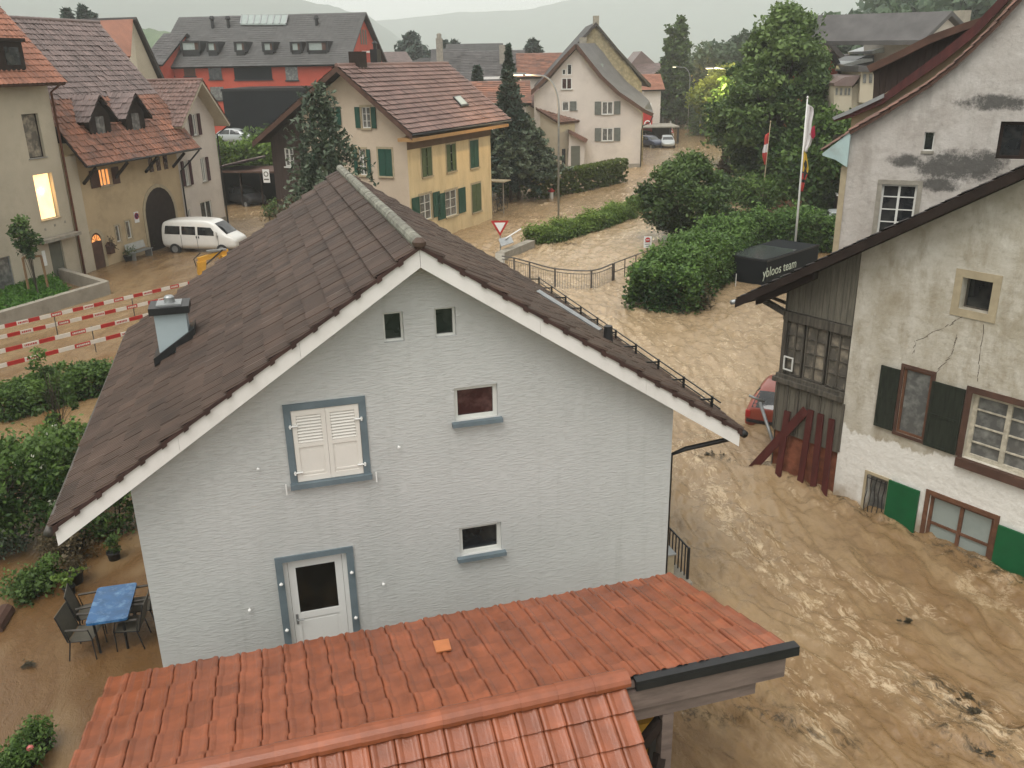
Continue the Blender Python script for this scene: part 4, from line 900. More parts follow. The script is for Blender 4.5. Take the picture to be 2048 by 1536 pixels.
# timber bay
bx0 = -1.93; yb1 = .03
mb = MB(); mb.hexa([(bx0 + .05, yb1, 4.38), (-.002, yb1, 4.38), (-.002, yb1 + .06, 4.38), (bx0 + .05, yb1 + .06, 4.38), (bx0 + .05, yb1, rz(bx0) - .12), (-.002, yb1, rz(0) - .12), (-.002, yb1 + .06, rz(0) - .12), (bx0 + .05, yb1 + .06, rz(bx0) - .12)])
mb.build('gable_boards', M['board_old'], fh)
mb = MB(); mb.box((bx0, -.003), (yb1 - .06, yb1 + .12), (4.14, 4.36)); mb.box((bx0, bx0 + .12), (yb1 - .03, yb1 + .12), (2.7, 4.14)); mb.box((bx0 - .12, -.003), (yb1 - .13, yb1 + .10), (2.50, 2.62)); mb.box((bx0 - .06, -.003), (yb1 - .07, yb1 + .10), (2.62, 2.72)); mb.build('bay_frame', M['wood_old'], fh)
mb = MB(); mb.box((bx0 - .04, -.003), (yb1 - .03, yb1 + .05), (1.15, 2.5)); mb.build('bay_boards', M['board_old'], fh)
mb = MB()
for i in range(7): mb.box((bx0 - .04 + i * .325, bx0 + .03 + i * .325), (yb1 - .06, yb1 - .031), (1.2, 2.45))
mb.build('bay_battens', M['wood_old'], fh)
mb = MB(); mb.box((bx0 + .02, -.003), (yb1 + .02, yb1 + .10), (-.8, 1.15)); mb.build('bay_base', M['brick_rust'], fh)
for k, (u0, u1) in enumerate(((bx0 + .13, -1.32), (-1.26, -.66), (-.60, -.02))):
    window(fh, lambda u, d, z: (u, yb1 + d, z), (u0, u1, 2.74, 4.12), fm='wood_old', gm='glass_dirty_reflect', cols=2, rows=4, fw=.035, bar=.018, depth=.06, name='bay_window')
mb = MB(); u0, z0 = bx0 + .12, 2.85
for bxx in (((u0, u0 + .03), (z0, z0 + .36)), ((u0 + .25, u0 + .28), (z0, z0 + .36)), ((u0 + .03, u0 + .25), (z0, z0 + .03)), ((u0 + .03, u0 + .25), (z0 + .33, z0 + .36))): mb.box(bxx[0], (yb1 - .05, yb1 - .02), bxx[1])
mb.build('vent_sash', M['frame_white'], fh)
mb = MB(); mb.add([(bx0, yb1, -.8), (bx0, 5, -.8), (bx0, 5, rz(bx0) - .12), (bx0, yb1, rz(bx0) - .12)], [(0, 1, 2, 3)]); mb.build('side_wall', M['board_old'], fh)
mb = MB(); mb.beam((bx0 + .05, yb1 - .02, 4.3), (bx0 - .62, yb1 - .02, rz(bx0 - .62) - .3), .12, .14, up=(0, 1, 0)); mb.beam((bx0 + .05, yb1 + .6, 4.3), (bx0 - .9, yb1 + .6, rz(bx0 - .9) - .2), .07, .07, up=(0, 1, 0)); mb.build('brace', M['wood_old'], fh)
mb = MB(); mb.hexa([(bx0 - .55, yo + .1, rz(bx0 - .55) - .36), (-.9, yo + .1, rz(-.9) - .36), (-.9, yo + .3, rz(-.9) - .36), (bx0 - .55, yo + .3, rz(bx0 - .55) - .36), (bx0 - .55, yo + .1, rz(bx0 - .55) - .12), (-.9, yo + .1, rz(-.9) - .12), (-.9, yo + .3, rz(-.9) - .12), (bx0 - .55, yo + .3, rz(bx0 - .55) - .12)]); mb.build('rafter', M['wood_dark'], fh)
slope(fh, (v0[0], D1, v0[2]), (v0[0], yo, v0[2]), (RR, D1, rz(RR)), 'tile_dark', .3, .36, PPAN, 'wood_dark', .14, 'roof', 21, .03)
mb = MB(); zf = .10
mb.hexa([(v0[0], yo - .03, v0[2] - .20), (RR, yo - .03, rz(RR) - .20), (RR, yo, rz(RR) - .20), (v0[0], yo, v0[2] - .20), (v0[0], yo - .03, v0[2] + .02), (RR, yo - .03, rz(RR) + .02), (RR, yo, rz(RR) + .02), (v0[0], yo, v0[2] + .02)]); mb.build('bargeboard', M['wood_dark'], fh)
gutter(fh, (v0[0] - .06, yo - .1, v0[2] - .06), (v0[0] - .06, D1, v0[2] - .06), .06, 'metal_grey')
# loose oxblood planks leaning on the bay
for k, ((a, b), (c, d), w_) in enumerate((((1575, 822), (1560, 925), .18), ((1612, 820), (1518, 922), .22), ((1622, 820), (1601, 958), .17), ((1642, 828), (1626, 975), .17), ((1664, 838), (1648, 988), .16))):
    p = R1.y(a, b, -.06); q = R1.y(c, d, -.22); p, q = R1.w(*p), R1.w(*q); q2 = q + (q - p) * .75; c0 = (p + q2) / 2
    mb = MB(); mb.beam(p - c0, q2 - c0, w_, .04, up=tuple(-R1.ey)); o = mb.build('plank', M['wood_red']); o.location = c0
    lab = ['oxblood plank at the outer corner of the timber bay', 'oxblood plank leaning slantwise across the others below the timber bay', 'upright oxblood plank just right of the slanting plank', 'upright oxblood plank between its two neighbours below the bay', 'upright oxblood plank nearest the white plaster corner'][k]
    tag(o, lab, 'plank', 'oxblood planks in front of the bay')
a_, b_ = G(1520, 805, 1.15), G(1553, 905, 0.1)
mb = MB(); c0 = (a_ + b_) / 2; mb.tube([a_ - c0, b_ - c0], .05, 8); mb.tube([a_ - c0 + (-.3, .1, .18), a_ - c0 + (.12, 0, .02)], .035, 6); o = mb.build('metal_strut', M['metal_grey'], None, True); o.location = c0; tag(o, 'grey metal strut propped between red car and timber bay', 'strut')

# ================================================================== D: tall plastered house behind the farmhouse
_vd = ray(-2800, 190); R2O = atdist(1680, 470, 30.0); R2 = Fr(R2O[:2], -_vd[:2])
th_ = R2.thing('plastered_house', 'tall grey plastered house with black mould patches behind the old farmhouse', 'house')
pr = [R2.y(a, b, 0) for a, b in ((1700, 268), (1782, 222), (1862, 172), (1915, 130), (1952, 96), (2000, 48), (2042, 2))]
prof = [(0, pr[0][2])] + [(p[0], p[2]) for p in pr[1:]]; prof += [(7.0, prof[-1][1] + 3.6)]; W2 = 12.0; prof += [(W2, prof[-1][1] - 4)]
q = lambda a, b: R2.y(a, b, 0)
wa, wb, wc = q(1765, 368), q(1836, 368), q(1755, 452); s_a, s_b = q(1850, 264), q(1865, 302); ha, hb_ = q(2012, 243), q(2075, 320)
hol = [(wa[0], wb[0], wc[2] - .25, wa[2]), (s_a[0], s_b[0], s_b[2], s_a[2]), (ha[0] - .12, ha[0] + 1.2, hb_[2], ha[2])]
m1 = q(1900, 335); m2 = q(1810, 322); m3 = q(1990, 205); m4_ = q(1960, 330)
pl2 = wallmat_old('tall_house_plaster', (.40, .365, .33), (.50, .47, .435), None, 0, [(m1[0], m1[2], 1.5, .75), (m2[0], m2[2], .8, .32), (m3[0], m3[2], 1.5, .36), (m4_[0], m4_[2], 1.2, .7), (m1[0] - .2, m1[2] - .5, 1.0, .4)], (.29, .265, .235))
shell(th_, W2, 9, 'y', prof, [pl2], {'front': hol}, -.8, .2)
T2 = Tmap('front', W2, 9)
window(th_, T2, hol[0], fm='frame_white', gm='glass', cols=2, rows=4, fw=.06, depth=.14, surround='stone_grey', sw=.14, sproud=.03)
window(th_, T2, hol[1], fm='frame_white', gm='glass', cols=1, fw=.03, depth=.14, sill='stone_grey', sillp=.04, sillw=.04, name='slit_window')
window(th_, T2, hol[2], fm='wood_dark', gm='glass', cols=2, rows=1, fw=.1, depth=.18, name='loft_opening')
for (a, b), (c, d) in zip(prof[:-2], prof[1:-1]):
    mb = MB(); o_ = -.22; L = math.hypot(c - a, d - b); n = (-(d - b) / L * .10, (c - a) / L * .10)
    mb.hexa([(a - n[0] * 0, o_, b), (c + .02, o_, d), (c + .02, 9.2, d), (a, 9.2, b), (a + n[0], o_, b + n[1]), (c + n[0] + .02, o_, d + n[1]), (c + n[0] + .02, 9.2, d + n[1]), (a + n[0], 9.2, b + n[1])]); mb.build('roof', M['wood_brown'], th_)
    mb = MB(); tiles(mb, (a, 9.2, b), (a, o_ - .04, b), (c + .03, 9.2, d), .28, .3, PPAN, .03, 0, .006, 5, .11); mb.build('roof_tiles', M['tile_mixed'], th_)
e0, e1, e2, e3 = q(1646, 306), q(1703, 262), q(1697, 333), q(1672, 318)
mb = MB(); mb.poly([(e[0], -.2, e[2]) for e in (e0, e1, (0.0, 0, pr[0][2]), (0.0, 0, e2[2]), e3, (e0[0] + .02, 0, e0[2] - .06))], (0, 9.2, 0)); mb.build('boxed_eave', M['sky_soffit'], th_)
mb = MB(); tiles(mb, (e0[0], 9.0, e0[2] + .02), (e0[0], -.24, e0[2] + .02), (.02, 9.0, pr[0][2] + .02), .28, .3, PPAN, .03, 0, .006, 6, .06); mb.build('eave_tiles', M['tile_mixed'], th_)
mb = MB(); mb.box((-.18, -.001), (-.02, .35), (-.8, e2[2])); mb.build('corner_pilaster', M['stone_trim'], th_)
# E: house behind with cream strip and dark timber gable
R3O = atdist(1690, 400, 36.0); R3 = Fr(R3O[:2], R2.ex[:2])
t3 = R3.thing('timber_gable_house', 'house with dark boarded gable and cream wall strip rising behind the plastered house', 'house')
mb = MB(); polypx(mb, R3, 0, [(1703, 232), (1840, 140), (1905, 92), (1975, 28), (2025, -30), (2300, -30), (2300, 600), (1690, 600), (1688, 480)], 8.0); mb.build('wall', pmat('cream_strip', (.50, .41, .26), .08, 1, .85, .1, 20), t3)
mb = MB(); polypx(mb, R3, -.5, [(1664, 236), (1700, 222), (1760, 196), (1812, 155), (1880, 105), (1946, 52), (2016, -22), (2020, -2), (1950, 72), (1884, 125), (1815, 172), (1765, 208), (1700, 236), (1668, 243)], 8.2); mb.build('roof', M['wood_red'], t3)
mb = MB(); polypx(mb, R3, .3, [(1745, 205), (1748, 152), (1742, 128), (1800, 108), (1880, 78), (1945, 52), (1990, 12), (2030, -25), (2100, -25), (1960, 70), (1820, 160)], 6); mb.build('gable_boards', M['board_brown'], t3)
mb = MB(); polypx(mb, R3, -.3, [(1733, 132), (1800, 101), (1860, 70), (1930, 45), (1965, 34), (1995, 8), (2030, -32), (2040, -22), (2000, 22), (1968, 48), (1930, 60), (1862, 86), (1800, 117), (1740, 145)], 7); mb.build('upper_roof', M['wood_brown'], t3)
mb = MB(); polypx(mb, R3, -.6, [(1664, 235), (1700, 219), (1768, 187), (1768, 195), (1700, 227), (1668, 240)], .4); mb.build('verge_trim', M['metal_grey'], t3)
# ================================================================== F: yellow house in the middle distance
_vd, _c = ray(1900, 0), G(985, 438)
def vph(x):                                   # horizontal direction of the vanishing point at image x
    y = 768 - (-RM[2, 0] * (x - 1024) + RM[2, 2] * FPX) / RM[2, 1]; v = RM @ np.array([x - 1024, 768 - y, -FPX]); return v[:2] / np.hypot(v[0], v[1])
ex = vph(1900); F1 = Fr((-5.7955, 52.2622), ex)
yh = F1.thing('yellow_house', 'yellow plastered house with green shutters and rosy tile roof in the middle distance', 'house')
W, D = 10.8, 9.8; ya, za = 3.74, 10.3; zE1, zE2 = 6.62, 6.0
rp = lambda y: za - .25 - (za - zE1) / (ya + 1.0) * (ya - y) if y < ya else za - .25 - (za - zE2) / (10.38 - ya) * (y - ya)
q = lambda a, b: F1.y(a, b, 0)
fr = []
for (a, b) in (((842, 297), (864, 350)), ((892, 290), (912, 340)), ((939, 282), (957, 333)), ((839, 392), (864, 436)), ((890, 384), (915, 428)), ((943, 370), (962, 420))):
    p, r = q(*a), q(*b); fr.append((p[0], r[0], r[2], p[2]))
lf_ = []
for (a, b) in (((722, 214), (742, 256)), ((717, 298), (734, 350)), ((756, 298), (786, 352)), ((652, 213), (672, 250)), ((640, 300), (665, 348)), ((640, 400), (700, 440))):
    p, r = F1.x(*a), F1.x(*b); lf_.append((min(p[1], r[1]), max(p[1], r[1]), (F1.x(a[0], b[1])[2] + r[2]) / 2, (p[2] + F1.x(b[0], a[1])[2]) / 2))
bw = F1.x(568, 296), F1.x(590, 335); lf_.append((bw[1][1], bw[0][1], bw[1][2] + .05, bw[0][2]))
# wall: long side yellow, gable rose, barn part brown
mb = MB(); panel(mb, Tmap('front', W, D), 0, W, [(0, rp(0)), (W, rp(0))], fr, -.8, 0, .12); mb.build('wall', M['yellow_wall'], yh, label='yellow long wall')
mb = MB(); panel(mb, Tmap('left', W, D), 0, 7.25, [(0, rp(0)), (ya, rp(ya)), (7.25, rp(7.25))], lf_[:6], -.8, 0, .12)
panel(mb, Tmap('right', W, D), 0, D, [(0, rp(0)), (ya, rp(ya)), (D, rp(D))], (), -.8, 0); panel(mb, Tmap('back', W, D), 0, W, [(0, rp(D)), (W, rp(D))], (), -.8, 0); mb.build('wall', M['rose_wall'], yh, label='pale rose gable wall')
mb = MB(); panel(mb, lambda u, d, z: (d - .03, u, z), 7.25, D, [(7.25, rp(7.25)), (D, rp(D))], lf_[6:], -.8, 0, .12); mb.build('barn_wall', M['board_brown'], yh)
TF, TL = Tmap('front', W, D), Tmap('left', W, D)
def sh_closed(par, T, r, mat, name='shutter', cols=2, gap=.01, d=-.03, **k):
    a, b, p, q_ = r; m_ = (a + b) / 2
    for (x0, x1) in (((a, m_ - gap), (m_ + gap, b)) if cols == 2 else ((a, b),)): shutter(par, T, x0, x1, p, q_, mat, d, name=name, **k)
for i, r in enumerate(fr):
    window(yh, TF, r, cols=2, rows=3, fw=.05, depth=.11, sill='stone_trim', sillp=.1, sillh=.1, surround='stone_trim', sw=.12, sproud=.02, gm='glass_grey' if i in (3, 4) else 'glass')
sh_closed(yh, TF, fr[0], 'olive_shutter', gap=.05); sh_closed(yh, TF, fr[1], 'olive_shutter', gap=.1); sh_closed(yh, TF, fr[2], 'green_shutter', cols=2); sh_closed(yh, TF, fr[5], 'olive_shutter', cols=2, ledges=True)
for r in (fr[3], fr[4]):
    w_ = (r[1] - r[0]) * .62
    shutter(yh, TF, r[0] - w_ - .14, r[0] - .14, r[2], r[3], 'green_shutter', -.07); shutter(yh, TF, r[1] + .14, r[1] + w_ + .14, r[2], r[3], 'green_shutter', -.07)
for i, r in enumerate(lf_[:6]):
    window(yh, TL, r, cols=2, rows=3, fw=.05, depth=.11, sill='stone_trim', sillp=.1, sillh=.1, surround='stone_trim', sw=.12, sproud=.02, gm='glass_grey')
    w_ = (r[1] - r[0]) * .55
    if i == 2: sh_closed(yh, TL, r, 'green_shutter')
    elif i < 5:
        shutter(yh, TL, r[0] - w_ - .1, r[0] - .1, r[2], r[3], 'green_shutter', -.07); shutter(yh, TL, r[1] + .1, r[1] + w_ + .1, r[2], r[3], 'green_shutter', -.07)
window(yh, lambda u, d, z: (d - .03, u, z), lf_[6], cols=2, rows=3, fw=.08, depth=.1, gm='glass_grey', sill='frame_white')
xa, xb = -1.0, 12.0
slope(yh, (xa, -1.0, zE1), (xb, -1.0, zE1), (xa, ya, za), 'tile_pink', .3, .40, PPAN, 'wood_dark', .16, 'roof', 31, .07, jit=.008)
slope(yh, (xb, 10.4, zE2), (xa, 10.4, zE2), (xb, ya, za), 'tile_pink', .3, .40, PPAN, 'wood_dark', .16, 'roof', 32, .045, jit=.008)
ridge_tiles(yh, (xa, ya, za + .06), (xb, ya, za + .06), 'tile_pink', .12, .42)
for (y0, z0) in ((-1.0, zE1), (10.4, zE2)):
    mb = MB(); mb.hexa([(xa - .03, y0, z0 - .32), (xa, y0, z0 - .32), (xa, ya, za - .34), (xa - .03, ya, za - .34), (xa - .03, y0, z0 - .0), (xa, y0, z0 - .0), (xa, ya, za - .02), (xa - .03, ya, za - .02)]); mb.build('bargeboard', M['wood_brown'], yh)
mb = MB(); mb.box((xa + .05, xb - .3), (-.98, -.001), (zE1 - .42, zE1 - .22)); mb.build('eave_soffit', pmat('soffit_ochre', (.36, .21, .09), .15, 2, .7, .1, 20), yh)
mb = MB(); mb.box((0.0, W), (-.06, -.001), (zE1 - .95, zE1 - .43)); mb.build('wall_band', pmat('band_brown', (.13, .085, .055), .15, 2, .8, .1, 20), yh)
gutter(yh, (xa, -1.06, zE1 - .04), (xb, -1.06, zE1 - .04), .06)
sk = F1.hit(925, 205, 1, ya * .35); n_ = (0, -(za - zE1) / (ya + 1), 1); ps = [onplane(F1, a, b, (0, -1, zE1 + .14), n_) for a, b in ((906, 196), (920, 193), (938, 212), (923, 215))]
mb = MB(); o3 = np.array([0, 0, .02]); mb.hexa([p + o3 for p in ps] + [p + o3 * 5 for p in ps]); skl = mb.build('roof_window', M['metal_dark'], yh)
cc = sum(ps) / 4; mb = MB(); mb.hexa([cc + (p - cc) * .8 + o3 * 5.2 for p in ps] + [cc + (p - cc) * .8 + o3 * 6 for p in ps]); mb.build('pane', M['glass_pale'], skl)
p = F1.hit(714, 125, 1, ya); mb = MB(); mb.box((p[0] - .3, p[0] + .5), (ya - .35, ya + .35), (za - .3, za + .75)); mb.build('chimney', M['wood_dark'], yh)
p = F1.hit(767, 122, 1, ya); mb = MB(); mb.box((p[0] - .22, p[0] + .22), (ya + .3, ya + .8), (za - .6, za + .9)); mb.lathe((p[0], ya + .55, za + .9), [(.12, 0), (.12, .3), (.2, .34), (.02, .5)], 8); mb.build('chimney', M['metal_dark'], yh)

# ================================================================== L: row of houses on the left
L0 = Fr((-23.01, 46.70), vph(1500))
q = lambda a, b, c=0: L0.y(a, b, c)
def rect(a, b, c=0):
    p, r = q(*a, c), q(*b, c); return (p[0], r[0], r[2], p[2])
# L1 cream building
l1 = L0.thing('cream_building', 'tall cream building at the left edge with a large lit window and orange tile roof', 'building')
O1 = L0.w(-9.0, 0, 0); 
h1 = [rect((42, 229), (93, 316)), rect((66, 349), (121, 439)), rect((98, 486), (134, 552)), (-5.6, -4.6, .35, 1.95)]
h1[0] = (-2.09, -.99, 6.25, 8.34); h1[1] = (-2.12, -.83, 3.2, 5.45); h1[2] = (-2.0, -1.05, -.2, 2.05)
mb = MB(); panel(mb, lambda u, d, z: (u, d, z), -9.0, 0, [(-9, 9.6), (0, 9.6)], h1, -.8, 0, .25)
mb.add([(0, 0, -.8), (0, 9, -.8), (0, 9, 9.6), (0, 4.5, 14), (0, 0, 9.6)], [(0, 1, 2, 3, 4)]); mb.build('wall', M['cream_wall'], l1)
window(l1, IDT, h1[0], fm='wood_dark', gm='glass_dirty_reflect', cols=1, fw=.04, depth=.2, sill='metal_grey', sillp=.06, sillh=.04)
window(l1, IDT, h1[1], fm='stone_trim', gm='lit', cols=1, fw=.03, depth=.24, sill='stone_trim', sillp=.05, sillh=.05, name='lit_window')
ld = bpy.data.lights.new('room_light', 'POINT'); ld.energy = 14; ld.color = (1, .6, .25); ld.shadow_soft_size = .1; lo = bpy.data.objects.new('room_light', ld); S.collection.objects.link(lo); lo.parent = l1; lo.location = (-1.5, .14, 4.6)
window(l1, IDT, h1[3], fm='metal_grey', gm='glass_grey', cols=1, fw=.05, depth=.1, name='garage_shutter')
mb = MB(); mb.box((-1.99, -1.06), (.1, .2), (-.3, 2.04)); mb.build('door', M['dull_grey'], l1)
mb = MB(); mb.box((-2.8, -.15), (-.55, -.001), (2.18, 2.34)); mb.build('door_canopy', M['stone_grey'], l1)
mb = MB(); mb.box((-2.55, -2.38), (-.06, -.001), (1.0, 1.75)); mb.build('wall_lamp', M['white_plain'], l1)
for x_, z_ in ((-2.0, 2.75), (-1.3, 2.85), (-.55, 2.9)): mb = MB(); mb.box((x_ - .06, x_ + .06), (-.012, -.001), (z_ - .06, z_ + .06)); mb.build('wall_vent', M['stone_grey'], l1)
pipe(l1, [(.05, -.9, 9.75), (.05, -.12, 9.3), (.06, -.12, 2.0), (.06, -.12, -.2)], .06, 'metal_copper')
s1_ = 1.15
slope(l1, (-9.4, -.95, 9.72), (.3, -.95, 9.72), (-9.4, 4.5, 9.72 + 5.45 * s1_), 'tile_orange', .3, .36, PPAN, 'wood_brown', .16, 'roof', 41, .04)
slope(l1, (.3, 9.95, 9.72), (-9.4, 9.95, 9.72), (.3, 4.5, 9.72 + 5.45 * s1_), 'tile_orange', .5, .5, PFLAT, 'wood_brown', .16, 'roof', 42, .04)
dp_ = onplane(L0, 52, 145, (0, -.95, 9.72), (0, -s1_, 1)); yd_ = dp_[1]; da, db = q(5, 78, yd_), q(54, 145, yd_)
mb = MB(); mb.box((db[0] - 2.2, db[0]), (yd_, yd_ + 3.2), (db[2] - .3, da[2] - .1)); mb.box((db[0] - 2.3, db[0] + .12), (yd_ - .15, yd_ + 3.4), (da[2] - .099, da[2] + .05)); dmr = mb.build('dormer', M['wood_dark'], l1)
mb = MB(); mb.box((db[0] - 1.15, db[0] - .3), (yd_ - .04, yd_ - .001), (db[2] + .35, da[2] - .35)); mb.build('pane', M['glass'], dmr)
# L2 farmhouse with the big arch
l2 = L0.thing('arched_farmhouse', 'beige farmhouse with a big round arched barn gate, brown tile roof and two gabled dormers', 'house')
zE, zR_, yR_ = 5.62, 13.0, 4.6; xA, xB = .35, 10.62
hol = [(2.62, 3.55, 4.28, 5.2), rect((229, 452), (243, 482)), rect((250, 443), (265, 475))]
mb = MB(); panel(mb, IDT, .09, 9.86, [(.09, 6.2), (9.86, 6.2)], hol, -.8, 0, .16)
gw = lambda x, s: mb.add([(x, 0, -.8), (x, 9.5, -.8), (x, 9.5, 6.2), (x, yR_, 12.6), (x, 0, 6.2)], [(0, 1, 2, 3, 4)])
gw(9.86, 1); gw(.09, 1); mb.build('wall', M['beige_wall'], l2)
mb = MB(); mb.box((.10, .95), (-.10, -.001), (-.8, 6.1)); mb.build('corner_pier', M['cream_wall'], l2)
window(l2, IDT, hol[0], fm='frame_old', lit='lit2', cols=3, fw=.05, depth=.12, sill='stone_trim', sillp=.08)
shutter(l2, IDT, 1.82, 2.55, 4.28, 5.2, 'wood_brown', -.06); shutter(l2, IDT, 3.62, 4.2, 4.28, 5.2, 'wood_brown', -.06)
for r in hol[1:]: window(l2, IDT, r, fm='frame_white', cols=1, fw=.05, depth=.1, surround='stone_trim', sw=.09, gm='glass_dirty_reflect')
for i in range(3):
    a = q(290 + i * 18, 322); mb = MB(); mb.box((7.0 + i * .72, 7.4 + i * .72), (-.02, -.001), (4.55, 5.45)); mb.build('niche_window', M['glass_warm'], l2)
def arch(par, xc, w_, zt_, mat, trim, name='arched_gate', tw_=.16, zs=None, proud=-.02):
    zs = zs if zs is not None else zt_ - w_ / 2; n = 12
    pts = [(xc - w_ / 2, -.3)] + [(xc - w_ / 2 * math.cos(math.pi * i / n), zs + (zt_ - zs) * math.sin(math.pi * i / n)) for i in range(n + 1)] + [(xc + w_ / 2, -.3)]
    mb = MB(); mb.poly([(x, proud, z) for x, z in pts], (0, -proud + .01, 0)); o = mb.build(name, M[mat], par)
    mb = MB(); c = (xc, (zs + 0) / 2 + .3)
    for (a, b), (c_, d) in zip(pts[:-1], pts[1:]):
        f = lambda x, z: (x + tw_ * (x - xc) / (w_ / 2), z + (tw_ * (z - zs) / (zt_ - zs) if z > zs else 0))
        (a2, b2), (c2, d2) = f(a, b), f(c_, d); mb.hexa([(a, proud - .03, b), (a2, proud - .03, b2), (a2, .01, b2), (a, .01, b), (c_, proud - .03, d), (c2, proud - .03, d2), (c2, .01, d2), (c_, .01, d)])
    mb.build('arch_trim', M[trim], o); return o
ga, gb, gt = q(287, 430), q(353, 460), q(318, 373)
arch(l2, (5.95 + 8.85) / 2, 2.9, 3.62, 'wood_dark', 'stone_trim', tw_=.2, zs=2.1)
d_ = arch(l2, 1.47, .84, 1.95, 'wood_brown', 'stone_trim', 'arched_door', .22)
n = 5
for i in range(n):
    a0, a1 = math.pi * (i + .12) / n, math.pi * (i + .88) / n; mb = MB(); c0 = (1.47, 1.45)
    mb.poly([(c0[0] - .1 * math.cos((a0 + a1) / 2), -.03, c0[1] + .06), (c0[0] - .36 * math.cos(a1), -.03, c0[1] + .4 * math.sin(a1)), (c0[0] - .36 * math.cos(a0), -.03, c0[1] + .4 * math.sin(a0))], (0, .008, 0)); mb.build('fan_light', M['lit2'], d_)
# roof in two pitches: steep upper, the wide eave below
slope(l2, (xA, -1.2, zE), (xB, -1.2, zE), (xA, 1.3, 8.9), 'tile_rust', .3, .36, PPAN, 'wood_dark', .14, 'roof', 51, .045, jit=.01)
slope(l2, (xA - 8.5, 1.25, 8.84 + .0), (xB, 1.25, 8.84), (xA - 8.5, yR_, zR_), 'tile_mauve', .3, .36, PPAN, 'wood_dark', .14, 'upper_roof', 52, .045, jit=.01)
slope(l2, (xB, 9.8, 6.6), (xA - 8.5, 9.8, 6.6), (xB, yR_, zR_), 'tile_mauve', .5, .5, PFLAT, 'wood_dark', .14, 'rear_roof', 53, .04)
ridge_tiles(l2, (xA - 8.5, yR_, zR_ + .05), (xB, yR_, zR_ + .05), 'tile_mauve', .12, .42)
gutter(l2, (xA, -1.28, zE - .02), (xB, -1.28, zE - .02), .06)
pipe(l2, [(10.55, -1.2, zE - .1), (10.2, -.7, 4.9), (9.9, -.12, 4.3), (9.9, -.12, 0)], .05)
for x in (1.3, 3.9, 6.6, 9.3): mb = MB(); mb.beam((x, -.02, 4.6), (x, -.95, 5.45), .12, .14); mb.build('bracket', M['wood_dark'], l2)
for k, (px_, py_) in enumerate(((190, 190), (262, 186))):
    yd = -.15; c = L0.hit(px_, py_, 1, yd); xc, zc_ = c[0], c[2]; w_ = .85; h_ = 1.05; zl = zc_ - h_
    dm = MB(); dm.box((xc - w_, xc + w_), (yd, 2.2), (zl - 1.4, zl)); dm.poly([(xc - w_, yd, zl), (xc + w_, yd, zl), (xc, yd, zc_ - .1)], (0, 2.8, 0)); do = dm.build('dormer', M['wood_dark'], l2)
    mb = MB(); mb.box((xc - .32, xc + .32), (yd - .03, yd - .001), (zl - 1.0, zl - .05)); mb.box((xc - .03, xc + .03), (yd - .045, yd - .031), (zl - 1.0, zl - .05)); mb.build('window', M['glass_grey'], do)
    for sg_ in (-1, 1):
        mb = MB(); e = (xc + sg_ * (w_ + .35), zl - .32)
        P0, P1, RR_ = ((e[0], yd - .3, e[1]), (e[0], 3.6, e[1]), (xc, yd - .3, zc_)) if sg_ < 0 else ((e[0], 3.6, e[1]), (e[0], yd - .3, e[1]), (xc, 3.6, zc_))
        tiles(mb, P0, P1, RR_, .3, .36, PPAN, .04, 0, .01, 60 + k, .02); mb.hexa([(e[0], yd - .3, e[1] - .1), (xc, yd - .3, zc_ - .1), (xc, 3.6, zc_ - .1), (e[0], 3.6, e[1] - .1), (e[0], yd - .3, e[1]), (xc, yd - .3, zc_), (xc, 3.6, zc_), (e[0], 3.6, e[1])], 1)
        mb.build('dormer_roof', [M['tile_mauve'], M['wood_dark']], do)
# L3 white house with maroon shutters
l3 = L0.thing('white_gable_house', 'white gabled house with maroon shutters between the farmhouse and the dark hall', 'house')
x0, x1 = 9.88, 14.45; xc = 12.35; zap = 9.55; prf = [(x0, 7.15), (xc, zap - .15), (x1, 7.25)]
rr = [((382, 228), (396, 270)), ((366, 322), (380, 370)), ((400, 316), (414, 362)), ((400, 405), (428, 450)), ((372, 420), (384, 450))]
hol = []
for a, b in rr:
    p, r = q(*a), q(*b); hol.append((p[0], r[0], r[2], p[2]))
hol = [h for h in hol]
mb = MB(); panel(mb, IDT, x0, x1, prf, hol, -.8, 0, .12); mb.add([(x1, 0, -.8), (x1, 10, -.8), (x1, 10, 7.25), (x1, 0, 7.25)], [(0, 1, 2, 3)]); mb.add([(x0, 0, 4), (x0, 10, 4), (x0, 10, 7.15), (x0, 0, 7.15)], [(0, 1, 2, 3)])
mb.build('wall', M['pale_wall'], l3)
for i, r in enumerate(hol):
    window(l3, IDT, r, cols=2, fw=.06, depth=.1, sill='stone_grey' if i < 3 else None, gm='glass_grey' if i < 3 else 'glass')
    if i < 3:
        w_ = (r[1] - r[0]) * .7; shutter(l3, IDT, r[1] + .08, r[1] + w_ + .08, r[2], r[3], 'maroon', -.06)
        if i != 2: shutter(l3, IDT, r[0] - w_ - .08, r[0] - .08, r[2], r[3], 'maroon', -.06)
mb = MB(); mb.box((12.9, x1 + .02), (-.03, -.001), (-.8, .75)); mb.build('plinth', M['stone_grey'], l3)
yo3 = -.9; zl, zr_ = 6.95, 6.75; xl3, xr3 = 9.55, 15.0
slope(l3, (xl3, 10.4, zl), (xl3, yo3, zl), (xc, 10.4, zap + .05), 'tile_pink', .3, .36, PPAN, 'cream_wall', .14, 'roof', 61, .045, jit=.01)
slope(l3, (xr3, yo3, zr_), (xr3, 10.4, zr_), (xc, yo3, zap + .05), 'tile_pink', .3, .36, PPAN, 'cream_wall', .14, 'roof', 62, .045, jit=.01)
ridge_tiles(l3, (xc, yo3, zap + .1), (xc, 10.4, zap + .1), 'tile_pink', .11, .42)
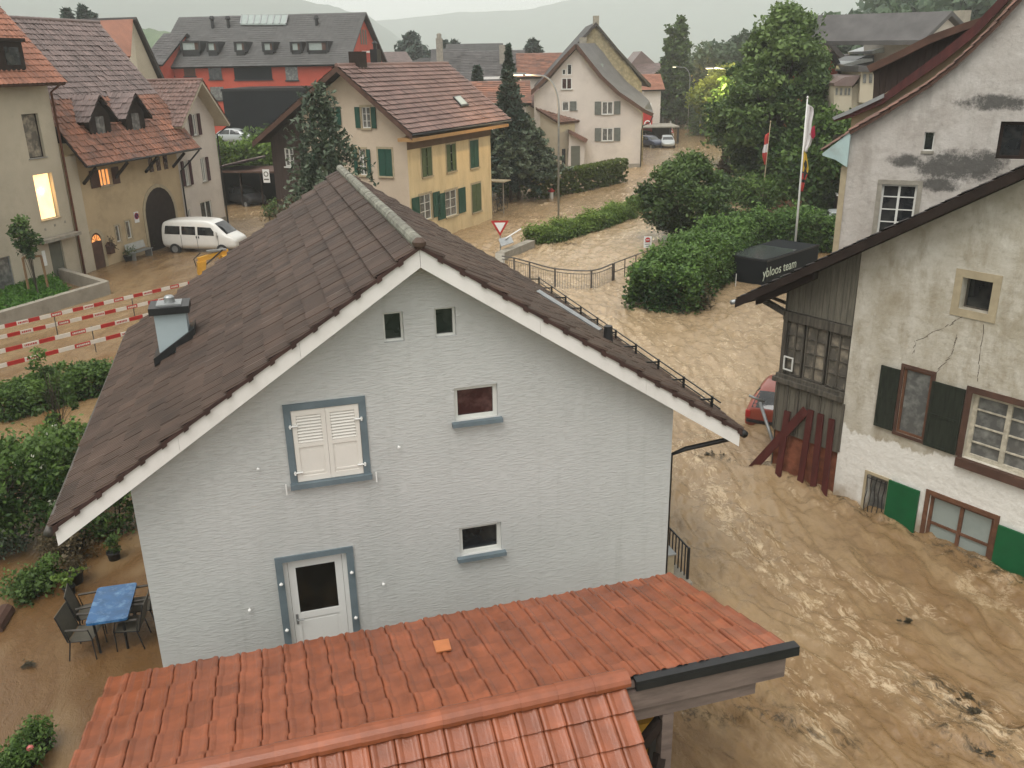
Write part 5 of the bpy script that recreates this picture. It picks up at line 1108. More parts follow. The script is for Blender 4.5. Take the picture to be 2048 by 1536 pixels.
pipe(l3, [(xr3 - .05, -.7, zr_ - .1), (x1 + .06, -.08, zr_ - .6), (x1 + .05, -.08, -.2)], .05); 
# house behind with orange roof and cream gable
l4 = L0.thing('orange_roof_house', 'house with plain orange roof and cream gable behind the arched farmhouse', 'house')
yb4 = 9.0; P = lambda a, b: L0.y(a, b, yb4)
g0, g1, g2 = P(265, 41), P(315, 155), P(262, 108)
mb = MB(); mb.poly([P(265, 42), P(316, 158), (P(316, 158)[0], yb4, -.8), (P(266, 158)[0], yb4, -.8)], (0, 5, 0)); mb.build('wall', M['cream_wall'], l4)
r0 = P(265, 40); mb = MB()
mb.hexa([(r0[0], yb4 - .3, r0[2]), (r0[0] + 3.4, yb4 - .35, r0[2] - 6.6), (r0[0] + 3.4, 14, r0[2] - 6.6), (r0[0], 14, r0[2]), (r0[0] + .1, yb4 - .3, r0[2] + .2), (r0[0] + 3.6, yb4 - .35, r0[2] - 6.4), (r0[0] + 3.6, 14, r0[2] - 6.4), (r0[0] + .1, 14, r0[2] + .2)]); mb.build('roof', M['tile_dark'], l4)
ra_, rb_, rc_, rd_ = P(200, 41), P(266, 38), L0.y(262, 112, yb4 - 2.2), L0.y(196, 112, yb4 - 2.2); dn_ = np.array([0, .25, -.25])
mb = MB(); mb.hexa([rd_ + dn_, rc_ + dn_, rb_ + dn_, ra_ + dn_, rd_, rc_, rb_, ra_]); mb.build('roof', M['tile_orange'], l4)

# ------------------------------------------------------------------ a simple ridge-parallel house further off
def far_house(name, label, xl, xr, yr, ye, D, depth=9, wall='pale_wall', roof='tile_grey', rot=0.0, cat='house', ov=.5, tl=.4, under='wood_dark', tw=.5, prof=PFLAT, group=None):
    a, b = atdist(xl, ye, D), atdist(xr, ye, D); d = b - a; c_, s_ = math.cos(rot), math.sin(rot); e = np.array([c_, s_])
    f = Fr(a[:2], e); Wd = f.y(xr, ye, 0)[0]; ze = f.y((xl + xr) / 2, ye, 0)[2]; zr = f.y((xl + xr) / 2, yr, depth / 2)[2]
    o = f.thing(name, label, cat, group)
    shell(o, Wd, depth, 'x', [(0, ze), (depth / 2, zr - .15), (depth, ze)], [M[wall]])
    k = (zr - ze) / (depth / 2)
    slope(o, (-ov, -ov, ze - k * ov + .1), (Wd + ov, -ov, ze - k * ov + .1), (-ov, depth / 2, zr + .1), roof, tw, tl, prof, under, .16, 'roof', 71, .04)
    slope(o, (Wd + ov, depth + ov, ze - k * ov + .1), (-ov, depth + ov, ze - k * ov + .1), (Wd + ov, depth / 2, zr + .1), roof, 1.0, .8, PFLAT, under, .16, 'roof', 72, .04)
    return o, f, Wd, ze, zr
# long red building with grey roof
rot = rad(-9)
lr, fR, Wd, ze, zr = far_house('long_red_building', 'long red building with grey tile roof, six dark dormers and roof glazing', 318, 690, 33, 126, 112.0, 14, 'red_wall', 'tile_grey', rot, 'building', .6, .38, 'metal_dark')
def fq(a, b, c=0): return fR.y(a, b, c)
for (a, b) in (((359, 86), (404, 120)), ((411, 87), (439, 121)), ((467, 87), (495, 121)), ((523, 87), (551, 121)), ((579, 87), (606, 121)), ((612, 86), (658, 121))):
    yd = .9; p, r = fq(*a, yd), fq(*b, yd); mb = MB(); x_a, x_b, z_a, z_b = p[0], r[0], r[2], p[2]
    mb.box((x_a, x_a + .25), (yd, 5.2), (z_a + .9, z_b)); mb.box((x_b - .25, x_b), (yd, 5.2), (z_a + .9, z_b)); mb.box((x_a, x_b), (yd, 5.4), (z_b, z_b + .18)); mb.box((x_a + .2, x_b - .2), (yd, 5), (z_a + .0, z_a + 1.1)); dd = mb.build('dormer', M['metal_dark'], lr)
    mb = MB(); mb.box((x_a + .25, x_b - .25 - (x_b - x_a) * .2), (yd + .12, yd + .2), (z_a + 1.1, z_b)); mb.build('pane', M['glass_pale'], dd)
    mb = MB(); mb.box((x_b - .25 - (x_b - x_a) * .2, x_b - .25), (yd + .12, yd + .2), (z_a + 1.1, z_b)); mb.build('curtain_panel', M['wood_brown'], dd)
k = (zr - ze) / 7.0
for (a, b, c) in ((476, 575, 0),):
    ps = [onplane(fR, px_, py_, (0, 0, ze + .32), (0, -k, 1)) for px_, py_ in ((481, 50), (572, 50), (576, 32.5), (484, 32.5))]; mb = MB(); up = np.array([0, 0, .15]); mb.hexa(ps + [p + up for p in ps]); ro = mb.build('roof_glazing', M['glass_pale'], lr)
    mb = MB()
    for i in range(8):
        f = i / 7; mb.beam(ps[0] * (1 - f) + ps[1] * f + up * 1.2, ps[3] * (1 - f) + ps[2] * f + up * 1.2, .12, .08)
    mb.build('glazing_bars', M['metal_grey'], ro)
for (a, b, mt) in (((416, 131), (445, 158), 'glass'), ((467, 131), (545, 158), 'black_box'), ((570, 133), (597, 160), 'glass_grey'), ((420, 174), (450, 200), 'glass_grey'), ((332, 132), (349, 152), 'lit'), ((320, 134), (330, 150), 'lit2'), ((367, 134), (392, 152), 'wood_brown')):
    p, r = fq(*a, 0), fq(*b, 0); mb = MB(); mb.box((p[0], r[0]), (-.06, -.002), (r[2], p[2])); wv = mb.build('window', M['frame_white'] if 0 else M[mt], lr)
    mb = MB(); mb.box((p[0] - .12, r[0] + .12), (-.10, -.061), (r[2] - .14, r[2] - .002)); mb.build('sill', M['metal_dark'], wv)
for px_ in (423, 455, 632):
    p = fq(px_, 45, 5.0); mb = MB(); mb.lathe((p[0], 5.2, p[2] - .9), [(.2, 0), (.2, 1.2), (.34, 1.3), (.2, 1.6)], 8); mb.build('chimney', M['metal_dark'], lr)
for dx in (0, .9, 1.8): mb = MB(); mb.box((Wd + .002, Wd + .05), (6 + dx, 6.45 + dx), (ze + 1.8, ze + 3.4)); mb.build('slit_window', M['dull_grey'], lr)
mb = MB(); mb.box((Wd + .002, Wd + .6), (6.2, 8.2), (ze + .9, ze + 1.1)); mb.build('canopy', M['white_plain'], lr)
far_house('grey_annex', 'low grey roofed wing at the left end of the long red building', 286, 322, 70, 128, 110.0, 12, 'red_wall', 'tile_slate', rot, 'building', .4)
# dark hall
HB = Fr(atdist(455, 260, 98.0)[:2], (1, -.03)); hb_ = HB.thing('dark_hall', 'black box shaped hall with flat roof in front of the long red building', 'hall')
pa, pb = HB.y(453, 258), HB.y(620, 180)
mb = MB(); mb.box((pa[0], pb[0]), (0, 10), (-.8, pb[2])); mb.build('wall', M['black_box'], hb_)
mb = MB(); mb.box((pa[0] - .1, pb[0] + .1), (-.1, 10.1), (pb[2], pb[2] + .25)); mb.build('roof_edge', M['metal_dark'], hb_)
# low garden walls / ramp left of the hall
t = thing('concrete_ramp_wall', 'pale concrete ramp wall left of the dark hall', 'wall', G(440, 285)); mb = MB(); mb.box((-3.5, 1.6), (0, .4), (-.8, 2.4)); mb.box((-3.0, 2.6), (-2.4, -2.1), (-.8, 1.1)); mb.build('wall', M['concrete'], t)

# ================================================================== M3: white gabled house by the street, stone gable behind
F3 = Fr((13.62, 91.94), (1, 0)); m3 = F3.thing('pale_gable_house', 'pale rose gabled house with grey shutters and triangular gable window beside the flooded street', 'house')
q = lambda a, b, c=0: F3.y(a, b, c)
out = [(1068, 188), (1100, 158), (1128, 125), (1152, 99), (1175, 128), (1200, 158), (1235, 190), (1262, 208), (1284, 226)]
P = [q(*a) for a in out]; prf = [(p[0], p[2]) for p in P]
def rq(a, b): p, r = q(*a), q(*b); return (p[0], r[0], r[2], p[2])
w3 = [rq((1204, 203), (1226, 229)), rq((1204, 256), (1226, 282)), rq((1124, 203), (1138, 222)), rq((1148, 204), (1154, 220)), rq((1123, 156), (1144, 179)), rq((1134, 128), (1144, 150)), rq((1124, 138), (1132, 150))]
mb = MB(); panel(mb, IDT, prf[0][0], prf[-1][0], prf, w3, -.8, 0, .1); x1 = prf[-1][0]
mb.add([(x1, 0, -.8), (x1, 9, -.8), (x1, 9, prf[-1][1]), (x1, 0, prf[-1][1])], [(0, 1, 2, 3)]); mb.build('wall', M['pale_wall'], m3)
for i, r in enumerate(w3):
    window(m3, IDT, r, cols=2 if i in (0, 1, 4) else 1, fw=.09, depth=.08, sill='stone_grey' if i in (0, 1, 3, 4) else None, gm='glass_grey' if i < 3 else ('glass_warm' if i in (3, 4) else 'glass'))
    if i < 3:
        if i != 2: shutter(m3, IDT, r[0] - .72, r[0] - .08, r[2], r[3], 'grey_shutter', -.06)
        shutter(m3, IDT, r[1] + .08, r[1] + .72, r[2], r[3], 'grey_shutter', -.06)
mb = MB(); mb.box((prf[-1][0] - 4, prf[-1][0] + .02), (-.03, -.001), (-.8, .4)); mb.build('plinth', M['stone_grey'], m3)
fro = [(1054, 196), (1098, 152), (1128, 118), (1152, 93), (1178, 126), (1203, 157), (1237, 189), (1264, 207), (1288, 224), (1306, 232)]
bac = [(1090, 160), (1120, 128), (1150, 100), (1190, 92), (1208, 112), (1226, 138), (1255, 170), (1283, 192), (1298, 207), (1305, 225)]
yf3, yb3 = -.5, 5.5
A_ = [q(*a, yf3) for a in fro]; B_ = [q(*a, yb3) for a in bac]
A_[3] = A_[3]; mb = MB()
for i in range(len(A_) - 1):
    up = np.array([0, 0, .28]); mb.hexa([A_[i], A_[i + 1], B_[i + 1], B_[i], A_[i] + up, A_[i + 1] + up, B_[i + 1] + up, B_[i] + up])
mb.build('roof', M['tile_slate'], m3)
mb = MB()
for i in range(len(A_) - 1): mb.beam(A_[i] + (0, -.05, .1), A_[i + 1] + (0, -.05, .1), .1, .34, up=(0, 0, 1))
mb.build('bargeboard', M['wood_brown'], m3)
pipe(m3, [q(1306, 232, -.4), q(1300, 245, -.3), q(1285, 252, -.1), q(1283, 262, -.1), q(1281, 333, -.1)], .06)
for (a, b) in (((1203, 142), (1210, 156)), ((1196, 130), (1206, 139))):
    p, r = q(*a, 2.2), q(*b, 2.2); mb = MB(); mb.box((p[0], r[0]), (2.0, 2.3), (r[2], p[2] + .1)); mb.build('roof_window', M['glass_pale'], m3)
# stone gable house
sgh = F3.thing('stone_gable_house', 'taller house with bare rubble stone gable behind the pale gable house', 'house')
Y5 = 7.5; mb = MB(); polypx(mb, F3, Y5, [(1090, 165), (1192, 52), (1232, 100), (1262, 135), (1283, 165), (1286, 230), (1286, 330), (1100, 330)], 12); mb.build('wall', M['stonewall'], sgh)
G_ = [q(a, b, Y5 - .4) for a, b in ((1075, 175), (1192, 44), (1235, 96), (1266, 130), (1284, 150), (1302, 168))]
for i in range(len(G_) - 1):
    mb = MB(); up = np.array([0, 0, .35]); bk = np.array([0, 13, 0]); mb.hexa([G_[i] - up, G_[i + 1] - up, G_[i + 1] + bk - up, G_[i] + bk - up, G_[i], G_[i + 1], G_[i + 1] + bk, G_[i] + bk]); mb.build('roof', M['tile_dark'], sgh)
c = q(1192, 46, Y5); mb = MB(); mb.box((c[0] - .3, c[0] + .3), (Y5 - .2, Y5 + .4), (c[2] - .2, c[2] + .7)); mb.build('chimney', M['stone_grey'], sgh)
c = q(1166, 78, Y5 - 1.5); mb = MB(); mb.box((c[0] - .35, c[0] + .35), (Y5 - 1.9, Y5 - 1.1), (c[2] - 1.6, c[2] + .15)); mb.build('chimney', M['stone_grey'], sgh)
# annex in front
pl_, pr_ = G(1063, 337), G(1117, 342); F4 = Fr(pl_[:2], (pr_ - pl_)[:2]); an = F4.thing('small_annex', 'small cream annex with brown lean roof left of the pale gable house', 'annex')
q4 = lambda a, b, c=0: F4.y(a, b, c)
W4 = q4(1117, 342)[0]; t0, t1, t2 = q4(1050, 195), q4(1063, 205), q4(1117, 243)
mb = MB(); panel(mb, IDT, -3.0, W4, [(-3.0, t1[2] + .9), (0, t1[2]), (W4, t2[2])], [], -.8); mb.add([(W4, 0, -.8), (W4, 6, -.8), (W4, 6, t2[2]), (W4, 0, t2[2])], [(0, 1, 2, 3)]); mb.build('wall', M['cream_wall'], an)
e0, e1, r0 = (W4 + .35, -.35, t2[2] - .1), (W4 + .35, 4.4, t2[2] - .1), (-3.0, -.35, t1[2] + 1.15)
slope(an, e0, e1, r0, 'tile_mixed', .3, .36, PPAN, 'wood_brown', .14, 'roof', 81, .04)
for i in range(3): mb = MB(); mb.box((W4 + .001, W4 + .04), (.5 + i * .9, 1.0 + i * .9), (.6, 2.1)); mb.build('window', M['glass'], an)
pp = q(1143, 300); pch = F3.thing('side_porch', 'low porch with sloping brown roof and grey door between annex and pale gable house', 'porch')
a1, b1 = q(1140, 265, -1.5), q(1172, 285, -1.5)
mb = MB(); polypx(mb, F3, -1.5, [(1139, 266), (1170, 286), (1168, 332), (1136, 332)], 1.4); mb.build('wall', M['pale_wall'], pch); mb = MB(); polypx(mb, F3, -2.0, [(1139, 260), (1176, 279), (1172, 286), (1138, 267)], 1.9); mb.build('roof', M['tile_mixed'], pch)
mb = MB(); polypx(mb, F3, -1.56, [(1142, 292), (1160, 292), (1160, 332), (1142, 332)], .055); mb.build('door', M['dull_grey'], pch)

# ================================================================== far houses
far_house('grey_roof_house', 'far house with dark brown-grey roof and two pale chimneys, left half', 866, 928, 100, 165, 118.0, 12, 'pale_wall', 'tile_slate', 0)
o_, f_, w_, a_, b_ = far_house('grey_roof_house', 'far house with wide dark grey roof directly behind the thin spruce', 928, 1044, 103, 160, 116.0, 12, 'pale_wall', 'tile_slate', 0)
mb = MB(); c = f_.y(1005, 105, 3); mb.box((c[0] - .4, c[0] + .4), (3, 3.8), (c[2] - 2, c[2] + .9)); mb.build('chimney', M['stone_grey'], o_)
mb = MB(); c = f_.y(965, 157, -.8); mb.box((c[0], c[0] + 3), (-.9, -.7), (c[2] - .1, c[2] + .2)); mb.build('eave_board', M['white_plain'], o_)
t = thing('pale_chimney', 'tall pale chimney on the dark roof beyond the yellow house', 'chimney', atdist(880, 118, 119.0) * (1, 1, 0) + (0, 0, 9)); mb = MB(); mb.box((-.4, .4), (-.4, .4), (0, 4.3)); mb.lathe((0, 0, 4.3), [(.3, 0), (.3, .5), (.15, .6)], 8); mb.build('shaft', M['stone_grey'], t)
far_house('grey_roof_house', 'farthest grey roof peeking over the dark roofs', 895, 1000, 89, 108, 150.0, 12, 'pale_wall', 'tile_grey', 0)
far_house('red_roof_house', 'far house with long brownish red roof left of the stone gable', 1042, 1140, 108, 152, 110.0, 12, 'pale_wall', 'tile_rust', 0)
far_house('red_roof_house', 'low red roof with white skylight between spruces and yellow house', 930, 1052, 165, 205, 84.0, 8, 'pale_wall', 'tile_rust', 0)
far_house('hazy_house', 'hazy pale house with light brown roof behind the ridge of the yellow house', 775, 822, 105, 128, 165.0, 10, 'pale_wall', 'tile_mauve', rad(20))
far_house('hazy_house', 'hazy small white house right of the light brown roof', 822, 850, 118, 128, 150.0, 9, 'white_plain', 'tile_grey', rad(-20))
far_house('brown_gable_house', 'far brown gabled house between stone gable and poplars', 1262, 1322, 128, 165, 150.0, 12, 'pale_wall', 'tile_mauve', rad(-12))
far_house('orange_roof_cottage', 'small orange roofed cottage behind the corner of the stone gable', 1288, 1322, 150, 178, 128.0, 8, 'pale_wall', 'tile_orange', 0)
t = F3.thing('brown_triangle_gable', 'pointed brown gable roof in the haze above the street', 'house'); mb = MB(); polypx(mb, F3, 62, [(1262, 128), (1283, 102), (1312, 128), (1330, 150), (1300, 200), (1262, 200)], 10); mb.build('wall', M['tile_mauve'], t)
far_house('dark_roof_row', 'dark roofed houses beyond the poplars where the street ends', 1355, 1396, 142, 162, 170.0, 10, 'pale_wall', 'tile_slate', rad(8))
far_house('street_end_house', 'pinkish house at the end of the flooded street', 1366, 1392, 165, 180, 150.0, 9, 'rose_wall', 'tile_slate', rad(35))
# right hand side
FRr = Fr(atdist(1700, 200, 78.0)[:2], (1, .12)); rh = FRr.thing('red_gable_house', 'red plastered house with black roof edges at the right beyond the big tree', 'house')
mb = MB(); polypx(mb, FRr, 0, [(1640, 150), (1664, 108), (1690, 150), (1700, 215), (1698, 330), (1632, 330)], 9); mb.build('wall', M['red_wall'], rh)
mb = MB(); polypx(mb, FRr, -.5, [(1660, 103), (1668, 103), (1694, 148), (1700, 128), (1702, 150), (1690, 160), (1664, 113), (1640, 152), (1636, 145)], 10); mb.build('roof', M['tile_dark'], rh)
mb = MB(); polypx(mb, FRr, 12, [(1630, 55), (1640, 60), (1668, 100), (1664, 160), (1630, 160)], 8); mb.build('rear_wall', M['pale_wall'], rh); mb = MB(); polypx(mb, FRr, 11.4, [(1634, 50), (1640, 56), (1690, 112), (1700, 108), (1700, 122), (1686, 122), (1636, 64)], 9); mb.build('rear_roof', M['tile_dark'], rh)
mb = MB(); polypx(mb, FRr, -1.4, [(1645, 186), (1672, 168), (1672, 174), (1650, 192)], 1.8); mb.build('porch_roof', M['wood_brown'], rh)
FRc = Fr(atdist(1670, 200, 66.0)[:2], (1, -.1)); rc = FRc.thing('cream_town_house', 'cream town house with small paned windows under a mauve roof behind the dark gable', 'house')
mb = MB(); polypx(mb, FRc, 0, [(1669, 172), (1704, 172), (1701, 310), (1664, 310)], 3); polypx(mb, FRc, .3, [(1704, 176), (1722, 160), (1722, 205), (1750, 205), (1750, 310), (1700, 310)], 6); mb.build('wall', M['cream_wall'], rc)
mb = MB(); polypx(mb, FRc, -.3, [(1668, 166), (1690, 154), (1722, 150), (1706, 172), (1669, 172)], 6); mb.build('roof', M['tile_mauve'], rc)
mb = MB(); polypx(mb, FRc, -.2, [(1722, 140), (1748, 140), (1750, 205), (1718, 205)], 5); mb.build('wall', M['cream_wall'], rc)
for x_ in (1672, 1681, 1690, 1697): mb = MB(); polypx(mb, FRc, -.05, [(x_, 176), (x_ + 4, 176), (x_ + 3, 190), (x_ - 1, 190)], .04); mb.build('window', M['glass_grey'], rc)
for x_ in (1727, 1739): mb = MB(); polypx(mb, FRc, -.26, [(x_, 148), (x_ + 6, 148), (x_ + 5, 166), (x_ - 1, 166)], .05); mb.build('window', M['glass_grey'], rc)
mb = MB(); polypx(mb, FRc, -.5, [(1718, 132), (1752, 132), (1756, 144), (1716, 144)], 6); mb.build('roof', M['tile_slate'], rc)
t = FRc.thing('metal_roof_block', 'flat pale metal roofs behind the upper edge of the dark gable house', 'building')
mb = MB(); polypx(mb, FRc, 9, [(1688, 131), (1730, 112), (1748, 110), (1748, 135), (1690, 160)], 6); mb.build('wall', M['metal_dark'], t)
mb = MB(); polypx(mb, FRc, 8.6, [(1686, 129), (1728, 117), (1745, 117), (1746, 122), (1690, 134)], 7); polypx(mb, FRc, 8.6, [(1744, 102), (1780, 90), (1812, 90), (1812, 96), (1775, 105), (1746, 107)], 7); mb.build('roof', M['metal_grey'], t)
FRg = Fr(atdist(1850, 70, 72.0)[:2], (1, .25)); gg_ = FRg.thing('grey_slope_house', 'house with large grey roof and cream gable tip below the wooded slope', 'house')
mb = MB(); polypx(mb, FRg, 0, [(1850, 80), (1903, 30), (1928, 50), (1935, 200), (1850, 200)], 7); mb.build('wall', M['pale_wall'], gg_)
mb = MB(); a = [FRg.y(*p_, -.4) for p_ in ((1846, 80), (1905, 22), (1932, 50))]; bk = np.array([-6.5, 10, .2]); up = np.array([0, 0, .3])
for i in (0, 1): mb.hexa([a[i] - up, a[i + 1] - up, a[i + 1] + bk - up, a[i] + bk - up, a[i], a[i + 1], a[i + 1] + bk, a[i] + bk])
mb.build('roof', M['tile_slate'], gg_)
mb = MB(); c = FRg.y(1932, 35, 3); mb.box((c[0] - .5, c[0] + .4), (3, 3.8), (c[2] - 2, c[2] + .5)); mb.build('chimney', M['concrete'], gg_)
# ================================================================== vegetation
def base_at(px, py): return G(px, py)
b = G(1545, 402); zt = HT(1552, 12, b)
def mixcrown(mb, C, r): pass
broad_tree('broadleaf_tree', 'big dark green broadleaf tree towering behind the flagpoles', 'tree', b, 1.0, zt, 4.9, 300, 230, .23, 'leaf_tree', 5.0, None, lambda f: (1.0 - .60 * f ** 1.7) * (.72 + .28 * min(1, f * 3)), 11, tr=.4, spread=.085)
b2 = atdist(1658, 300, 66.0) * (1, 1, 0); broad_tree('broadleaf_tree', 'lower green tree right of the flagpole under the red gable', 'tree', b2, .3, HT(1655, 222, b2), 2.9, 110, 130, .24, 'leaf_mid', 3, None, None, 12, tr=.25)
b3 = G(1500, 330); broad_tree('broadleaf_tree', 'leafy green tree left of the big one above the flooded lane', 'tree', b3, .5, HT(1500, 150, b3), 4.6, 90, 120, .36, 'leaf_mid', 4, None, None, 13, tr=.25)
bp = G(1347, 262)
for k, (x_, tp) in enumerate(((1333, 48), (1352, 37))):
    bb = G(x_, 258); broad_tree('poplar_tree', ['left shorter top of the poplar pair beyond the parked cars', 'taller right hand poplar beyond the parked cars'][k], 'tree', bb, 1.0, HT(x_, tp, bb), 2.0 if k == 0 else 2.6, 75, 90, .42, 'leaf_deep', None, 'poplars beyond the cars', lambda f: 1.0 - .78 * f, 20 + k, tr=.25, spread=.16)
bb = G(1447, 272); broad_tree('lamp_lit_tree', 'yellow-green tree glowing in the street lamp light', 'tree', bb, 1.5, HT(1452, 136, bb), 4.0, 110, 110, .36, 'leaf_lime', None, None, None, 24, tr=.2)
bb = G(1425, 240); broad_tree('broadleaf_tree', 'hazy green tree behind the yellow-green one', 'tree', bb, 2, HT(1430, 95, bb), 5.5, 90, 90, .6, 'leaf_far', None, None, None, 25, tr=.2)
bb = G(1400, 225); broad_tree('broadleaf_tree', 'far soft green tree closing the end of the street', 'tree', bb, 2, HT(1400, 118, bb), 6.5, 70, 80, .7, 'leaf_far', None, None, None, 26, tr=.2)
bb = G(1478, 236); broad_tree('broadleaf_tree', 'hazy dark tree top showing left of the big tree crown', 'tree', bb, 2, HT(1475, 68, bb), 6.5, 80, 80, .7, 'leaf_far', None, None, None, 27, tr=.3)
bb = atdist(1640, 200, 150.0) * (1, 1, 0); broad_tree('broadleaf_tree', 'misty tree right behind the top of the big tree', 'tree', bb, 2, HT(1636, 38, bb), 5.5, 60, 80, .8, 'leaf_far', None, None, None, 28, tr=.3)
bb = atdist(1676, 200, 130.0) * (1, 1, 0); broad_tree('broadleaf_tree', 'round misty tree standing alone against the sky on the right', 'tree', bb, 5, HT(1676, 45, bb), 3.2, 70, 90, .6, 'leaf_far', None, None, None, 29, tr=.3)
for k, (x_, y_) in enumerate(((1775, 30), (1745, 62), (1820, 12), (1880, 5), (1720, 85))):
    bb = atdist(x_, 200, 150.0 + 6 * k) * (1, 1, 0); broad_tree('hillside_tree', ['tall dark tree on the slope above the metal roofs', 'tree at the left foot of the wooded slope', 'tree on the slope left of the grey roof peak', 'highest tree of the slope above the grey roof', 'lowest small tree where the wooded slope begins'][k], 'tree', bb, 3, HT(x_, y_, bb), 6.5, 80, 80, .9, 'leaf_far', None, 'trees on the wooded slope', None, 40 + k, tr=.3)
wm = MB(); rr_ = np.random.default_rng(9); C = []
for _ in range(420):
    px_ = rr_.uniform(1700, 2050); t_ = rr_.uniform(0, 1); ysk = np.interp(px_, [1700, 1740, 1790, 1860, 1960, 2050], [95, 68, 22, 8, -25, -60]); C.append(atdist(px_, ysk + t_ * 90, 205 - 45 * t_ + rr_.uniform(-4, 4)))
leaves(wm, np.array(C), 90, 2.6, 1.3, rr_.uniform(0, 1, 420)); o = wm.build('woodland', M['leaf_far']); tag(o, 'misty woodland covering the slope behind the right hand roofs', 'woodland', None, 'stuff')
# round bushy tree and smaller tree beside the pool of water
bb = G(1372, 478); broad_tree('bushy_tree', 'dense round bushy tree standing in the flood above the conifer hedge', 'tree', bb, .35, HT(1372, 312, bb), 2.55, 170, 150, .15, 'leaf_deep', 2.4, None, lambda f: .72 + .5 * math.sin(math.pi * min(1, f + .1)) if f < .9 else .5, 31, tr=.16, spread=.115)
bb = G(1515, 432); broad_tree('small_tree', 'small light green tree between bushy tree and flagpoles', 'tree', bb, .4, HT(1510, 352, bb), 1.9, 60, 90, .15, 'leaf_mid', None, None, None, 32, tr=.08)
bb = G(1444, 400); conifer('thin_conifer', 'thin reddish conifer tip rising out of the bushy tree', bb, HT(1444, 300, bb), .9, 'leaf_brown', 18, 16, .14, seed=33)
# conifer hedges by the container
hedge('conifer_hedge', 'shaggy conifer hedge in the middle of the current below the bushy tree', [G(1318, 626), G(1358, 588), G(1418, 546), G(1455, 520)], 2.7, 1.8, 'needle_hedge', 34, .11, .12, None, 35, bumps=.3, spread=.17, tc0=.5)
hedge('conifer_hedge', 'long conifer hedge behind the black container', [G(1455, 500), G(1530, 500), G(1670, 498)], 2.0, 1.75, 'needle_hedge', 30, .12, .12, None, 36, bumps=.35, spread=.18, tc0=.45)
shrub('dry_shrub', 'brown dry patch of shrub at the foot of the conifer hedge', G(1386, 618), .8, 1.0, 'leaf_brown', 30, 40, .09, None, 37)
# clipped hedge and planted strips
hedge('box_hedge', 'neatly clipped green hedge along the street in front of the pale gable house', [G(1058, 399), G(1100, 393), G(1180, 378), G(1244, 362)], 1.1, 1.95, 'leaf_box', 55, .13, .0, None, 38, bumps=.0, stems=False, spread=.05, tc0=.45)
hedge('roadside_hedge', 'low bushy hedge on the strip between street and flooded basin', [G(1066, 488), G(1120, 476), G(1180, 458), G(1255, 432)], 1.4, .62, 'leaf_bright', 55, .085, .15, None, 39, bumps=.7, spread=.17, tc0=.25)
hedge('roadside_hedge', 'short stretch of low hedge beyond the gap of the strip', [G(1268, 424), G(1305, 412)], 1.2, .8, 'leaf_bright', 55, .10, .12, None, 40, spread=.12, tc0=.25)
hedge('grass_verge', 'narrow green verge bush beside the street right of the lamp box', [G(1465, 352), G(1500, 330)], 1.5, .5, 'leaf_bright', 30, .14, .12, None, 41, spread=.15, tc0=.2, cat='shrub')
# spruces next to the yellow house
bb = G(1022, 400); conifer('spruce_tree', 'tall thin dark spruce between yellow house and annex', bb, HT(1017, 86, bb), 2.3, 'needle', 46, 16, .19, 1.15, 1.5, .3, 51, bl=8, jit=.25)
bb = G(1038, 398); conifer('blue_spruce', 'broad blue-green spruce spreading in front of the annex', bb, HT(1035, 225, bb), 3.3, 'needle_blue', 20, 20, .2, .62, 2.1, .12, 52, bl=12, jit=.14)
bb = G(960, 330); conifer('slim_cypress', 'slim dark cypress tip above the yellow house roof', bb, HT(960, 130, bb), 1.0, 'needle', 34, 16, .26, .5, 1, .1, 53)
shrub('garden_bush', 'dark bushes under the blue spruce beside the yellow house', G(1012, 388), 2.0, 2.0, 'leaf_deep', 50, 60, .16, None, 54)
# weeping conifer in front of the yellow gable
bb = atdist(648, 300, 47.0) * (1, 1, 0); conifer('weeping_conifer', 'tall drooping conifer in front of the yellow house gable', bb, HT(645, 152, bb), 2.3, 'needle_blue', 22, 5, .15, .5, .8, .6, 55, bl=6, curtain=3, jit=.4)
shrub('brown_shrub', 'brown thin twigged shrub at the foot of the dark barn wall', atdist(590, 400, 50.0) * (1, 1, 0), 1.6, 2.9, 'leaf_brown', 60, 45, .12, None, 56)
shrub('low_bush', 'dark low bush at the water beside the roof slope left', G(562, 432), 1.2, 1.0, 'leaf_deep', 30, 50, .12, None, 57)
hedge('garden_hedge', 'bright green tall hedge between white gable house and dark barn', [atdist(425, 330, 79.0), atdist(490, 330, 79.0), atdist(555, 330, 79.0)], 2.2, HT(490, 292, atdist(490, 330, 79.0)), 'leaf_bright', 16, .22, .1, None, 58, spread=.25, tc0=.35)
shrub('garden_bush', 'dark green bush row beside the parked silver car', atdist(528, 330, 85) * (1, 1, 0), 2.2, 4.4, 'leaf_deep', 60, 60, .3, None, 59)
# far conifers on the skyline
for k, (x_, tp, D_, R_) in enumerate(((164, 14, 150, 1.3), (195, 8, 150, 1.6), (215, 24, 170, .9), (830, 63, 190, 6.0), (893, 80, 175, 2.3), (913, 80, 178, 2.2), (1066, 78, 160, 2.7))):
    bb = atdist(x_, 200, D_) * (1, 1, 0); lab = ['left dark fir tip above the mauve roof ridge', 'taller dark fir tip above the mauve roof ridge', 'smallest fir tip right of the other two', 'broad misty fir above the hazy pale houses', 'left one of two misty fir tops by the grey roof', 'right one of two misty fir tops by the grey roof', 'single misty fir above the long red roof'][k]
    conifer('fir_tree', lab, bb, HT(x_, tp, bb), R_ * 1.5, 'needle', 26, 12, .55, .8, 3, .15, 60 + k)
